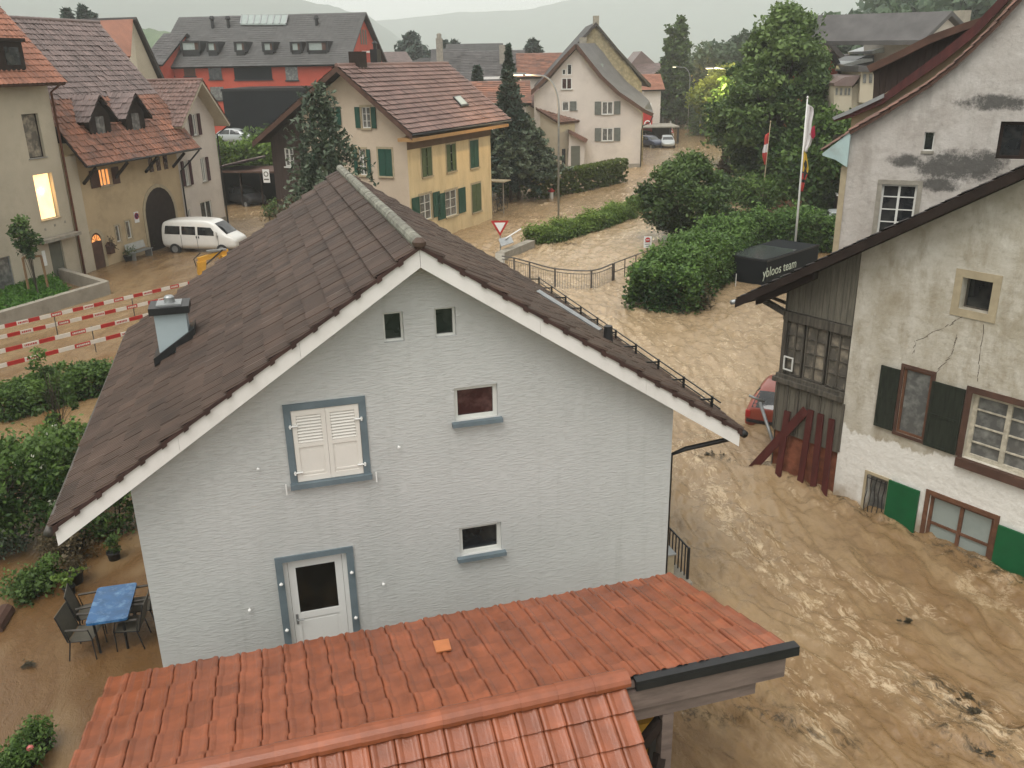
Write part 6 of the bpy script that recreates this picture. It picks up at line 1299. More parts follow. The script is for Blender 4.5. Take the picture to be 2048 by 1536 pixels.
# left garden
hedge('garden_shrubs', 'row of dense green shrubs along the street left of the brown roof', [G(-10, 838), G(70, 812), G(150, 790), G(235, 770)], 1.3, .75, 'leaf_mid', 70, .085, .12, None, 71, spread=.13, tc0=.35, cat='shrub')
bb = G(128, 905); broad_tree('young_tree', 'slender young tree sticking up over the shrub row', 'tree', bb, .6, 3.1, .55, 26, 60, .075, 'leaf_mid', None, None, None, 72, tr=.035)
def petals(mb, C, r):
    i = r.choice(len(C), 22); P = C[i] + r.normal(0, .22, (22, 3)); P[:, 2] += .12; leaves(mb, P, 4, .035, .085, None, 0, r, 1.0, m=1)
bb = G(30, 1085); broad_tree('flowering_tree', 'leafy garden tree with white blossoms left of the grey house', 'tree', bb, .5, HT(40, 880, bb), 1.5, 100, 95, .08, ['leaf_mid', 'petal'], 1.3, None, None, 73, tr=.07, spread=.15, extra=petals)
bb = G(150, 1000); broad_tree('flowering_tree', 'second blossoming shrub tree partly hidden by the roof eave', 'tree', bb, .2, HT(150, 850, bb), 1.15, 70, 85, .08, ['leaf_mid', 'petal'], 1.3, None, None, 74, tr=.05, spread=.16, extra=petals)
shrub('garden_bush', 'dark bush below the eave of the grey house', G(228, 1060), .7, 1.2, 'leaf_deep', 34, 60, .07, None, 75)
shrub('garden_bush', 'grey-green low bush at the left picture edge', G(5, 1110), .5, .7, 'needle_blue', 24, 60, .05, None, 76)
shrub('garden_bush', 'flat drowned shrub spreading left of the blue table', G(60, 1185), .55, .35, 'leaf_deep', 30, 60, .06, None, 77)
shrub('garden_bush', 'twiggy brownish bush behind the flower pots', G(140, 1120), .55, .75, 'leaf_brown', 30, 60, .05, None, 78)
shrub('garden_bush', 'light green tuft left of the dark pots', G(105, 1160), .3, .5, 'leaf_mid', 20, 60, .05, None, 79)
t = shrub('garden_bush', 'green leafy plant in the bottom left corner', G(20, 1560), .30, .4, 'leaf_deep', 28, 60, .06, None, 80)
def potplant(label, px, py, r_, h_, mat='plastic_black', leaf='leaf_deep', ph=.35, seed=1, z=0.0, cat='flower pot'):
    b = G(px, py, z); b[2] = z; t = thing('potted_plant', label, cat, b); mb = MB(); mb.lathe((0, 0, -.1), [(r_ * .75, 0), (r_, h_ + .1), (r_ * 1.08, h_ + .1), (r_ * 1.08, h_ + .06), (r_ * .85, h_ + .05)], 14); mb.build('pot', M[mat], t, True)
    r = np.random.default_rng(seed); C = np.stack([r.normal(0, r_ * .7, 12), r.normal(0, r_ * .7, 12), h_ + r.uniform(.02, ph, 12)], 1); mb = MB(); leaves(mb, C, 26, r_ * .35, .05, r.uniform(.2, .8, 12)); mb.build('plant', M[leaf], t); return t
potplant('dark pot with drooping plant beside the house wall behind the table', 229, 1118, .14, .2, seed=1)
potplant('wide dark pot with bushy plant nearest the blue table', 150, 1165, .2, .28, seed=2, leaf='leaf_brown')
potplant('small pot with lime green plant at the back of the chairs', 140, 1188, .12, .2, leaf='leaf_bright', seed=3)
potplant('big black pot behind the twiggy bush', 150, 1095, .26, .35, seed=4)
# planter box with pink ball
t = thing('planter_box', 'long dark planter box with bushy plants and a pink ball in the bottom left corner', 'planter', G(52, 1528), rad(75)); mb = MB(); mb.box((-.42, .42), (-.15, .15), (-.2, .2)); mb.build('box', M['plastic_black'], t); mb = MB(); mb.box((-.38, .38), (-.12, .12), (.2, .215)); mb.build('soil', M['soil'], t)
mb = MB(); r = np.random.default_rng(3); C = np.stack([r.uniform(-.4, .1, 40), r.normal(0, .13, 40), r.uniform(.2, .42, 40)], 1); leaves(mb, C, 45, .07, .042, r.uniform(.2, .8, 40)); C = np.stack([r.uniform(.12, .55, 34), r.normal(.08, .13, 34), r.uniform(.2, .45, 34)], 1); leaves(mb, C, 45, .06, .035, r.uniform(.2, .8, 34)); mb.build('plant', M['leaf_mid'], t)
mb = MB(); mb.lathe((.0, -.16, .28), [(.01, 0), (.045, .02), (.062, .06), (.045, .1), (.01, .12)], 12); o = mb.build('glass_ball', M['pink'], None, True); o.location = t.location; o.rotation_euler = t.rotation_euler; tag(o, 'small pink glazed ball lying on the planter box', 'ball')
t = thing('log_seat', 'reddish wooden log edge at the far left of the garden', 'log', G(2, 1245), rad(100)); mb = MB(); mb.tube([(-.35, 0, .05), (.35, 0, .05)], .16, 10); mb.build('log', M['wood_brown'], t)
# garden table and chairs
tc = [G(*p, .74) for p in ((270, 1163), (190, 1180), (177, 1247), (258, 1235))]; cc = sum(tc) / 4; e = (tc[3] - tc[2]); ang = math.atan2(e[1], e[0]); wx = (np.linalg.norm(tc[3] - tc[2]) + np.linalg.norm(tc[0] - tc[1])) / 2; wy = (np.linalg.norm(tc[1] - tc[2]) + np.linalg.norm(tc[0] - tc[3])) / 2
print('TABLE', cc, wx, wy)
t = thing('garden_table', 'garden table with shiny blue oilcloth standing in the shallow flood', 'table', cc * (1, 1, 0), ang)
mb = MB(); hx, hy = wx / 2, wy / 2; cr_ = .06
pts = [(sx * (hx - cr_) + math.cos(a_) * cr_, sy * (hy - cr_) + math.sin(a_) * cr_, .715) for sx, sy, a0 in ((1, 1, 0), (-1, 1, 90), (-1, -1, 180), (1, -1, 270)) for a_ in (rad(a0), rad(a0 + 30), rad(a0 + 60), rad(a0 + 90))]
mb.poly(pts, (0, 0, .025)); mb.build('tabletop', M['metal_grey'], t)
for sx in (-1, 1):
    for sy in (-1, 1): mb = MB(); mb.beam((sx * (hx - .12), sy * (hy - .12), -.3), (sx * (hx - .1), sy * (hy - .1), .71), .035, .035); mb.build('leg', M['metal_dark'], t)
mb = MB(); pts2 = [(x * 1.02, y * 1.02, .741) for x, y, z in pts]; n = len(pts2); V = [(x, y, .744) for x, y, z in pts2] + [(x * 1.01, y * 1.01, .70) for x, y, z in pts2] + [(x, y, .741) for x, y, z in pts2]
mb.add(V, [tuple(range(n))] + [(i, i + n, (i + 1) % n + n, (i + 1) % n) for i in range(n)]); o = mb.build('tablecloth', M['blue_cloth']); o.location = t.location; o.rotation_euler = t.rotation_euler; tag(o, 'wet blue oilcloth covering the garden table', 'tablecloth')
def gchair(label):
    t = thing('garden_chair', label, 'chair', (0, 0, 0), 0, 'garden chairs round the blue table')
    mb = MB()
    for sx in (-.26, .26):
        mb.tube([(sx, -.26, -.3), (sx, -.24, .42), (sx, .2, .40), (sx, .34, .95)], .013, 6); mb.tube([(sx, .3, -.3), (sx, .16, .40), (sx, .2, .64), (sx, -.2, .64), (sx, -.25, .42)], .013, 6)
    mb.build('frame', M['metal_dark'], t)
    mb = MB(); mb.hexa([(-.25, -.24, .415), (.25, -.24, .415), (.25, .2, .395), (-.25, .2, .395), (-.25, -.24, .425), (.25, -.24, .425), (.25, .2, .405), (-.25, .2, .405)]); mb.build('seat', M['mesh_fabric'], t)
    mb = MB(); mb.hexa([(-.25, .2, .42), (.25, .2, .42), (.25, .34, .95), (-.25, .34, .95), (-.25, .215, .42), (.25, .215, .42), (.25, .355, .95), (-.25, .355, .95)]); mb.build('backrest', M['mesh_fabric'], t)
    for sx in (-.26, .26): mb = MB(); mb.box((sx - .025, sx + .025), (-.2, .2), (.65, .665)); mb.build('armrest', M['metal_rail'], t)
    return t
c0 = gchair('charcoal garden chair at the near left corner of the blue table')
def setch(o, lx, ly, rz, lab=None):
    c_, s_ = math.cos(ang), math.sin(ang); o.location = (cc[0] + lx * c_ - ly * s_, cc[1] + lx * s_ + ly * c_, 0); o.rotation_euler = (0, 0, ang + rz)
    if lab: o['label'] = lab
setch(c0, -hx - .12, -hy + .22, rad(80)); c1 = copy_tree(c0); setch(c1, -hx - .15, hy - .25, rad(95), 'charcoal garden chair on the far left side of the blue table')
c1 = copy_tree(c0); setch(c1, hx + .1, hy - .28, rad(-88), 'charcoal garden chair on the far right of the table, tight against the house'); c1 = copy_tree(c0); setch(c1, hx - .02, -hy + .3, rad(-95), 'charcoal garden chair pushed under the near right side of the blue table')
# debris
for k, (px_, py_, s_) in enumerate(((56, 1328, .07), (1925, 1395, .13), (1950, 1425, .1), (1420, 908, .18), (1980, 1505, .1), (1143, 488, .25), (1812, 1243, .05))):
    r = np.random.default_rng(k); b_ = G(px_, py_, .05); mb = MB(); C = np.stack([r.normal(0, s_, 8), r.normal(0, s_ * .5, 8), r.uniform(0, .04, 8)], 1); leaves(mb, C, 10, s_ * .3, .04, np.zeros(8), .9, r, 2.5, up=3)
    for _ in range(3): a = r.normal(0, s_, 3) * (1, 1, 0) + (0, 0, .03); mb.tube([a, a + r.normal(0, s_, 3) * (1, 1, .1)], .009, 5)
    o = mb.build('floating_debris', M['leaf_brown']); o.location = b_; tag(o, 'bits of brown twigs and leaves floating on the muddy water', 'debris', 'floating twigs and leaves')

# ================================================================== street things
# striped barriers
redm, whitem, letm = M['red_paint'], pmat('board_white', (.62, .57, .50), .06, 2, .6, .03, 20), M['white_plain']
def text_part(txt, size, mat, parent, loc, rot, name='lettering', ext=.004, align='CENTER'):
    cu = bpy.data.curves.new(name, 'FONT'); cu.body = txt; cu.size = size; cu.extrude = ext; cu.align_x = align; cu.align_y = 'CENTER'; cu.resolution_u = 3
    ob = bpy.data.objects.new(name, cu); S.collection.objects.link(ob); dg = bpy.context.evaluated_depsgraph_get(); me = bpy.data.meshes.new_from_object(ob.evaluated_get(dg)); bpy.data.objects.remove(ob)
    o = bpy.data.objects.new(name, me); S.collection.objects.link(o); me.materials.clear(); me.materials.append(mat); o.parent = parent; o.location = loc; o.rotation_euler = rot; return o
def barrier(label, a, b, za, zb, posts, n, zs=(0,), gh_=.15):
    A0, B0 = G(*a, za), G(*b, za); d = (B0 - A0); L = np.linalg.norm(d); d /= L; nrm = np.array([-d[1], d[0], 0]); t = thing('barrier_board', label, 'barrier', A0 * (1, 1, 0), math.atan2(d[1], d[0]), 'red and white barrier boards across the flooded street')
    w_ = L / n; mb = MB(); V = [(i * w_, y_, z_) for i in range(n + 1) for (y_, z_) in ((-.015, za - gh_ / 2), (.015, za - gh_ / 2), (.015, za + gh_ / 2), (-.015, za + gh_ / 2))]
    F = [(i * 4 + k, (i + 1) * 4 + k, (i + 1) * 4 + (k + 1) % 4, i * 4 + (k + 1) % 4) for i in range(n) for k in range(4)]
    mb.add(V, np.array(F), np.repeat(np.arange(n) % 2, 4)); mb.add([V[0], V[1], V[2], V[3]], [(0, 1, 2, 3)], 0); mb.add(V[-4:], [(0, 1, 2, 3)], (n - 1) % 2); mb.build('board', [redm, whitem], t)
    for i in range(0, n, 3):
        mb = MB(); m_ = MB(); xx = (i + .5) * w_; u_ = -w_ * .38
        while u_ < w_ * .36:
            ww = random.uniform(.03, .07); mb.box((xx + u_, xx + u_ + ww), (-.019, -.0155), (za - .035, za + .035)); u_ += ww + .02
        mb.build('faded_print', whitem if i % 2 == 0 else redm, t)
    for pf in posts:
        x_ = L * pf; mb = MB(); mb.tube([(x_, .03, -.6), (x_, .03, za + .12)], .02, 6); mb.build('post', M['metal_rail'], t)
    return t
barrier('upper board of the farther striped barrier across the left street', (-40, 664), (392, 563), .95, 0, (.30, .66), 21)
barrier('lower board of the farther striped barrier across the left street', (-40, 684), (356, 592), .5, 0, (), 17)
barrier('upper board of the nearer striped barrier, ending behind the chimney', (-60, 718), (312, 626), .95, 0, (.62,), 12)
barrier('lower board of the nearer striped barrier, just above the water', (-60, 748), (270, 662), .5, 0, (), 10)
# retaining wall and lawn at the cream building
wl = thing('retaining_wall', 'low concrete retaining wall around a small lawn at the cream building', 'wall', G(0, 660)); mb = MB()
pA, pB = G(-60, 672, 0), G(216, 588, 0); pC, pD = G(116, 562, 0), G(0, 640, 0); hW = HT(215, 562, pB)
mb.beam(pA + (0, 0, hW / 2 - .4) - pA * 1, pB + (0, 0, hW / 2 - .4) - pA * 1, .35, hW + .8) ; mb.beam(pB + (0, 0, hW / 2 - .4) - pA, G(112, 556, 0) + (0, 0, hW / 2 - .4) - pA, .3, hW + .78); wl.location = pA; mb.build('wall', M['concrete'], wl)
pE, pF = G(-60, 640), G(105, 590)
mb = MB(); N_ = 24
def lawnp(u, v):
    a = pA + (pB - pA) * u * .72; b = L0.w(-9, -.1, 0) + (L0.w(-2.3, -.1, 0) - L0.w(-9, -.1, 0)) * u; return a + (b - a) * (.03 + .95 * v)
V = [lawnp(i / N_, j / N_) * (1, 1, 0) + (0, 0, hW - .15 + random.uniform(-.02, .02)) for j in range(N_ + 1) for i in range(N_ + 1)]; mb.add(V, np.array([(j * (N_ + 1) + i, j * (N_ + 1) + i + 1, (j + 1) * (N_ + 1) + i + 1, (j + 1) * (N_ + 1) + i) for j in range(N_) for i in range(N_)])); o = mb.build('lawn_soil', M['soil']); struct(o)
mb = MB(); r = np.random.default_rng(5); C = np.array([lawnp(r.uniform(), r.uniform()) * (1, 1, 0) + (0, 0, hW - .1) for _ in range(900)]); leaves(mb, C, 14, .07, .09, r.uniform(.2, .8, 900), .3, r, 2.2, .0, up=-.2); o = mb.build('grass', M['grass']); tag(o, 'short bright grass on the small lawn behind the retaining wall', 'grass', None, 'stuff')
bb = G(78, 590) * (1, 1, 0); bb = G(82, 610) ; bb[2] = 0
broad_tree('young_tree', 'young street tree tied to a wooden stake frame by the cream building', 'tree', bb, 2.3, HT(55, 430, bb), .6, 34, 46, .11, 'leaf_deep', None, None, lambda f: 1 - .55 * f, 90, tr=.04, lean=(-.3, .1), spread=.22)
st = thing('tree_stake', 'light wooden stake frame around the young tree', 'tree stake', bb); mb = MB()
a1, a2 = G(62, 605) - bb, G(102, 600) - bb; z1 = 2.15; mb.beam(a1 * (1, 1, 0) + (0, 0, -.2), a1 * (.9, .9, 0) + (0, 0, z1), .08, .08); mb.beam(a2 * (1, 1, 0) + (0, 0, -.2), a2 * (.9, .9, 0) + (0, 0, z1), .08, .08); mb.beam(a1 * (.95, .95, 0) + (0, 0, z1), a2 * (.95, .95, 0) + (0, 0, z1), .06, .1); mb.build('stakes', M['wood_stake'], st)
shrub('garden_bush', 'small climbing bush at the foot of the cream wall', G(36, 578), .3, 1.3, 'leaf_deep', 16, 40, .08, None, 91)
# things by the arched farmhouse
t = thing('bench', 'pale grey wooden bench against the farmhouse wall', 'bench', L0.w(4.3, -.55, 0), L0.ang); 
for i in range(4): mb = MB(); mb.box((-.85, .85), (-.25 + i * .12, -.15 + i * .12), (.42, .45)); mb.build('seat_slat', M['metal_grey'], t)
mb = MB(); mb.hexa([(-.85, .25, .5), (.85, .25, .5), (.85, .29, .5), (-.85, .29, .5), (-.85, .34, .9), (.85, .34, .9), (.85, .38, .9), (-.85, .38, .9)]); mb.build('backrest', pmat('bench_grey', (.38, .38, .35), .1, 3), t)
for x in (-.75, .75): mb = MB(); mb.box((x - .03, x + .03), (-.2, .25), (-.4, .42)); mb.build('leg', M['metal_grey'], t)
potplant('round clipped box ball in a pot left in front of the bench', 258, 521, .26, .3, 'plastic_black', 'leaf_deep', .45, 6); potplant('box ball in a pot between bench and arched gate', 302, 500, .26, .3, 'plastic_black', 'leaf_deep', .45, 7)
c = L0.y(223, 500, -.25); t = thing('mailbox', 'rustic wooden mailbox with dry wreath right of the small arched door', 'mailbox', L0.w(c[0], -.2, c[2]), L0.ang); mb = MB(); mb.box((-.2, .2), (-.12, .12), (-.2, .25)); mb.poly([(-.26, -.16, .25), (.26, -.16, .25), (0, -.16, .45)], (0, .3, 0)); mb.build('box', M['wood_brown'], t); mb = MB(); leaves(mb, [(-.1, -.15, .4), (.2, -.1, .15), (.0, -.1, .6)], 40, .09, .07); mb.build('wreath', M['leaf_brown'], t)
c = L0.y(272, 432, 0); t = thing('no_parking_sign', 'round no parking sign on white board on the farmhouse wall', 'sign', L0.w(c[0], -.03, c[2]), L0.ang)
mb = MB(); mb.box((-.2, .2), (0, .02), (-.38, .24)); mb.build('board', M['white_plain'], t)
def disc(mb, r, y, seg=20, c=(0, 0), th=.008, m=0, r0=0):
    if r0 == 0: mb.poly([(c[0] + r * math.cos(2 * math.pi * i / seg), y, c[1] + r * math.sin(2 * math.pi * i / seg)) for i in range(seg)], (0, th, 0), m)
    else:
        for i in range(seg):
            a, b = 2 * math.pi * i / seg, 2 * math.pi * (i + 1) / seg; P = [(c[0] + q_ * math.cos(w_), y, c[1] + q_ * math.sin(w_)) for q_, w_ in ((r0, a), (r, a), (r, b), (r0, b))]; mb.poly(P, (0, th, 0), m)
mb = MB(); disc(mb, .19, -.012); mb.build('disc', pmat('sign_blue', (.02, .03, .10), .05), t); mb = MB(); disc(mb, .19, -.022, r0=.15); mb.beam((-.13, -.02, .13), (.13, -.02, -.13), .03, .01, up=(0, 1, 0)); mb.build('red_ring', M['red_paint'], t)

# ------------------------------------------------------------------ cars
def loft(mb, st, m=0):
    """st: list of stations (x, zb, zm, zt, wb, wm, wt)"""
    rings = []
    for (x, zb, zm, zt_, wb, wm, wt) in st:
        R_ = [(x, wb, zb), (x, wm, (zb * .45 + zm * .55)), (x, wm * .985, zm), (x, (wm + wt) / 2 + .02, (zm + zt_) / 2), (x, wt, zt_ - .05), (x, wt * .8, zt_)]
        rings.append(R_ + [(p[0], -p[1], p[2]) for p in R_[::-1]])
    n = len(rings[0]); V = [p for r_ in rings for p in r_]
    F = [(i * n + k, i * n + (k + 1) % n, (i + 1) * n + (k + 1) % n, (i + 1) * n + k) for i in range(len(rings) - 1) for k in range(n)] + [tuple(range(n))[::-1], tuple((len(rings) - 1) * n + k for k in range(n))]
    mb.add(V, F, m); return rings
from mathutils.bvhtree import BVHTree
def bodycast(b):
    dg = bpy.context.evaluated_depsgraph_get(); tree = BVHTree.FromObject(b, dg)
    def cast(q4, fn, name, parent, nu=8, nv=5):
        V = []; ok = True
        for j in range(nv + 1):
            for i in range(nu + 1):
                u, v = i / nu, j / nv; a = np.array(q4[0]) * (1 - u) + np.array(q4[1]) * u; c = np.array(q4[3]) * (1 - u) + np.array(q4[2]) * u; o, d = fn(a * (1 - v) + c * v)
                hit = tree.ray_cast(Vector(o), Vector(d).normalized())
                if hit[0] is None: return
                p = hit[0] + hit[1] * .008; V.append(tuple(p))
        mb = MB(); mb.add(V, np.array([(j * (nu + 1) + i, j * (nu + 1) + i + 1, (j + 1) * (nu + 1) + i + 1, (j + 1) * (nu + 1) + i) for j in range(nv) for i in range(nu)])); mb.build(name, M['glass'], parent, True)
    return cast
def car(label, loc, rz, st, mat, sides, fronts, wheels, name='parked_car', cat='car', group=None, z=0, plate=True, wr=.32, wf=None):
    t = thing(name, label, cat, (loc[0], loc[1], z), rz, group); mb = MB(); loft(mb, st); b = mb.build('body', M[mat], t, True); md = b.modifiers.new('sub', 'SUBSURF'); md.levels = 2; md.render_levels = 2
    hw = max(s[5] for s in st)
    cast = bodycast(b)
    for (x0, z0, x1, z1, x2, z2, x3, z3) in sides:
        for sg_ in (-1, 1): cast([(x0, z0), (x1, z1), (x2, z2), (x3, z3)], lambda u: ((u[0], sg_ * 3.0, u[1]), (0, -sg_, 0)), 'side_window', t)
    for (nm, x0, z0, w0, x1, z1, w1, ox) in fronts:
        s_ = 1 if ox > 0 else -1; dr = np.array([-s_ * .75, 0, -.66])
        cast([(-w0, 0), (w0, 0), (w1, 1), (-w1, 1)], lambda u: (tuple(np.array([x0 + (x1 - x0) * u[1], u[0], z0 + (z1 - z0) * u[1]]) - dr * 2.0), tuple(dr)), nm, t)
    for x in wheels:
        for sg_ in (-1, 1):
            mb = MB(); c = (x, sg_ * (hw - .08), wr - .12); mb.tube([(c[0], c[1] - .10, c[2]), (c[0], c[1] + .10, c[2])], wr, 18); wv = mb.build('wheel', M['rubber'], t); mb = MB(); mb.tube([(c[0], c[1] + sg_ * .09, c[2]), (c[0], c[1] + sg_ * .108, c[2])], wr * .6, 14); mb.build('rim', M['metal_grey'], wv)
    return t, hw
# white minibus
rw, fw_ = G(352, 507), G(447, 503)
van_r, van_f = G(330, 508), G(420, 505)
st = [(-2.38, .42, 1.02, 1.45, .72, .78, .60), (-2.32, .22, 1.0, 1.72, .80, .84, .66), (-2.1, .12, 1.0, 1.88, .84, .86, .70), (-1.0, .10, 1.0, 1.94, .85, .87, .72), (.4, .10, 1.0, 1.93, .85, .87, .72), (.95, .10, 1.0, 1.86, .85, .87, .70), (1.35, .10, .99, 1.50, .85, .87, .70), (1.75, .12, .96, 1.12, .84, .86, .72), (2.15, .16, .84, .96, .80, .82, .66), (2.42, .28, .62, .78, .70, .72, .56)]
sides = [(-2.12, 1.10, -1.12, 1.08, -1.1, 1.56, -2.05, 1.58), (-1.0, 1.08, -.12, 1.06, -.12, 1.54, -1.0, 1.56), (.02, 1.06, 1.22, 1.02, .86, 1.50, .02, 1.54)]
vd = (fw_ - rw)[:2]; va = L0.ang - rad(36)
van, hw = car('white minibus parked in front of the big arched gate', (0, 0), 0, st, 'car_white', sides, [('windscreen', 1.72, 1.06, .68, 1.08, 1.74, .60, .04), ('rear_window', -2.41, 1.1, .62, -2.27, 1.62, .56, -.02)], (-1.55, 1.45), 'minibus', 'minibus', wf=(1.0, .17), wr=.33)
# orient: rear near left, side towards the viewer, nose slightly towards the viewer
ra, rb = G(328, 500), G(486, 503); mid = (G(350, 505) + G(447, 507)) / 2; dv = (G(447, 507) - G(350, 505)); va = math.atan2(dv[1], dv[0]); print('VAN', np.linalg.norm(dv), math.degrees(va))
nv = np.array([-math.sin(va), math.cos(va), 0]); van.location = tuple(mid + nv * .85 + np.array([math.cos(va), math.sin(va), 0]) * .05); van.rotation_euler = (0, 0, va); van.scale = (1, 1, 1)
for sg_ in (-1, 1):
    mb = MB(); mb.box((1.15, 1.25), (sg_ * .95 - .09, sg_ * .95 + .09), (1.05, 1.28)); mb.build('mirror', M['car_white'], van)
    mb = MB(); mb.hexa([(2.18, sg_ * .50, .66), (2.40, sg_ * .46, .60), (2.2, sg_ * .76, .60), (2.0, sg_ * .80, .68), (2.14, sg_ * .50, .86), (2.34, sg_ * .46, .80), (2.12, sg_ * .77, .82), (1.96, sg_ * .80, .88)]); mb.build('headlight', M['glass_pale'], van)
for x in (-.07, .07):
    for sg_ in (-1, 1): mb = MB(); mb.box((x - .03 + .0, x + .03), (sg_ * .885 - .012, sg_ * .885 + .012), (.88, 1.0)); mb.build('door_handle', M['plastic_black'], van)
for x in (-1.06, -.05, 1.28):
    for sg_ in (-1, 1): mb = MB(); mb.box((x - .008, x + .008), (sg_ * .872 - .006, sg_ * .872 + .006), (.2, 1.05)); mb.build('door_gap', M['plastic_black'], van)
# red hatchback by the timber bay, seen from behind
stc = [(-2.0, .30, .72, .84, .70, .76, .58), (-1.95, .16, .80, 1.0, .78, .82, .62), (-1.72, .12, .86, 1.20, .80, .84, .60), (-1.2, .1, .88, 1.42, .81, .85, .58), (-.3, .1, .88, 1.46, .81, .85, .58), (.5, .1, .88, 1.30, .81, .85, .6), (1.0, .1, .86, .96, .81, .85, .66), (1.6, .14, .74, .84, .78, .82, .64), (1.95, .26, .52, .62, .66, .70, .5)]
sdc = [(-1.55, .92, -.5, .92, -.5, 1.32, -1.25, 1.32), (-.42, .92, .62, .9, .36, 1.22, -.42, 1.33)]
rc_, hw = car('red hatchback half under water behind the timber bay', (0, 0), 0, stc, 'car_red', sdc, [('rear_window', -1.88, .92, .64, -1.42, 1.36, .54, -.05), ('windscreen', 1.02, .94, .66, .5, 1.34, .54, .05)], (-1.35, 1.25), wf=(.9, .3), wr=.3)
c_ = G(1522, 848); ang_c = rad(62); rc_.rotation_euler = (0, 0, ang_c); dvv = np.array([math.cos(ang_c), math.sin(ang_c), 0]); rc_.location = tuple(c_ + dvv * 1.75 + np.array([.36, 0, -.46]))
mb = MB(); mb.box((-2.07, -2.0), (-.26, .26), (.36, .48)); pb_ = mb.build('number_plate', M['white_plain'], rc_)
for k in range(6): mb = MB(); x = -.2 + k * .07; mb.box((-2.078, -2.071), (x, x + .045), (.385, .455)); mb.build('plate_character', M['plastic_black'], pb_)
mb = MB(); mb.box((-2.06, -1.9), (-.74, .74), (.52, .60)); mb.build('bumper_strip', M['plastic_black'], rc_)
for sg_ in (-1, 1): mb = MB(); mb.box((-2.0, -1.8), (sg_ * .72 - .07, sg_ * .72 + .07), (.66, .86)); mb.build('tail_light', M['red_paint'], rc_)
mb = MB(); mb.tube([(-1.9, -.1, .95), (-1.84, .3, 1.02)], .012, 5); mb.build('wiper', M['plastic_black'], rc_)
# cars under the carport by the stone gable
def smallcar(label, px, py, rz, mat):
    t, h = car(label, G(px, py), rz, stc, mat, sdc, [('windscreen', 1.02, .94, .66, .5, 1.34, .54, .05), ('rear_window', -1.88, .92, .64, -1.42, 1.36, .54, -.05)], (-1.35, 1.25), wf=(.9, .3), wr=.3); return t
smallcar('dark blue car with its bonnet towards the street beside the pale gable house', 1300, 294, rad(-60), 'car_blue'); smallcar('white hatchback under the dark carport beside the blue car', 1334, 294, rad(-95), 'car_silver')
smallcar('second dark car squeezed behind the blue one', 1294, 284, rad(-60), 'plastic_black')
t = thing('carport', 'flat roofed dark carport over the parked cars by the street', 'carport', G(1322, 288)); mb = MB(); mb.box((-3.8, 2.3), (-.2, 6), (2.05, 2.2)); mb.build('roof', M['stone_grey'], t)
for x, y in ((2.15, 0), (2.15, 5.5), (-3.6, 5.5)): mb = MB(); mb.box((x - .12, x + .12), (y - .1, y + .1), (-.8, 2.05)); mb.build('post', M['plastic_black'], t)
mb = MB(); mb.box((-3.8, 2.25), (5.8, 5.95), (-.8, 2.05)); mb.build('rear_wall', M['wood_dark'], t)
t = thing('red_container', 'red box with white emblem behind the parked cars', 'container', G(1290, 283)); mb = MB(); mb.box((-1.2, .9), (0, 1.5), (1.2, 4.0)); mb.build('box', M['red_paint'], t); mb = MB(); disc(mb, .45, -.02, c=(.25, 2.3), r0=.3); mb.build('emblem', M['white_plain'], t); mb = MB(); mb.box((-1.2, .7), (.1, 1.4), (4.0, 4.9)); mb.build('top', M['white_plain'], t)
sc_ = smallcar('silver car parked high beside the dark hall', 475, 274, rad(-10), 'car_silver'); p_ = atdist(478, 287, 92.0); sc_.location = tuple(p_ + (0, 0, 0)); 
mb = MB(); mb.box((-5, 5), (-3, 3), (-3.2, 0)); o = mb.build('parking_terrace', M['concrete']); o.location = tuple(p_ - np.array([0, 0, .12])); struct(o)
smallcar('white and red car poking out behind the tall plastered house', 1672, 462, rad(75), 'car_silver')
# triopan warning sign
t = thing('folding_warning_sign', 'red and white folding warning sign standing in the street by the carport', 'sign', G(1340, 272)); mb = MB()
for a0 in (90, 210, 330):
    a = rad(a0); mb.beam((math.cos(a) * .55, math.sin(a) * .4, 0), (0, 0, 2.1), .07, .07)
mb.build('legs', M['white_plain'], t); mb = MB(); mb.poly([(-.5, -.25, .45), (.5, -.25, .45), (0, -.1, 1.5)], (0, .03, 0)); mb.build('red_triangle', M['red_paint'], t); mb = MB(); mb.poly([(-.3, -.275, .58), (.3, -.275, .58), (0, -.17, 1.2)], (0, .02, 0)); mb.build('white_centre', M['white_plain'], t)
# carport next to the white gable house with dark interior
CP = Fr(G(452, 412)[:2], L0.ex[:2]); t = CP.thing('garage_shed', 'dark open shed with mauve tile roof between white gable house and barn', 'shed')
mb = MB(); pa, pb = CP.y(450, 345, 0), CP.y(560, 380, 0)
g1, g2 = G(446, 412), G(575, 414); FC = Fr(g1[:2], (g2 - g1)[:2]); t.location = tuple(FC.w(0, 0)); t.rotation_euler = (0, 0, FC.ang); Wc = np.linalg.norm((g2 - g1)[:2])
mb.box((0, Wc), (3.2, 3.4), (-.8, 2.6)); mb.box((0, .15), (0, 3.2), (-.8, 2.6)); mb.build('wall', M['black_box'], t)
mb = MB(); mb.box((-.3, Wc), (-.3, 3.5), (2.61, 2.75)); mb.build('flat_roof', M['wood_brown'], t)
slope(t, (-.8, 3.4, 2.8), (-.8, -.2, 2.8), (2.4, 3.4, 3.5), 'tile_mauve', .3, .36, PPAN, 'wood_dark', .1, 'roof', 91, .04)
for i in range(4): mb = MB(); mb.box((i * Wc / 3.2, i * Wc / 3.2 + .12), (-.05, .07), (-.8, 2.6)); mb.build('post', M['wood_dark'], t)
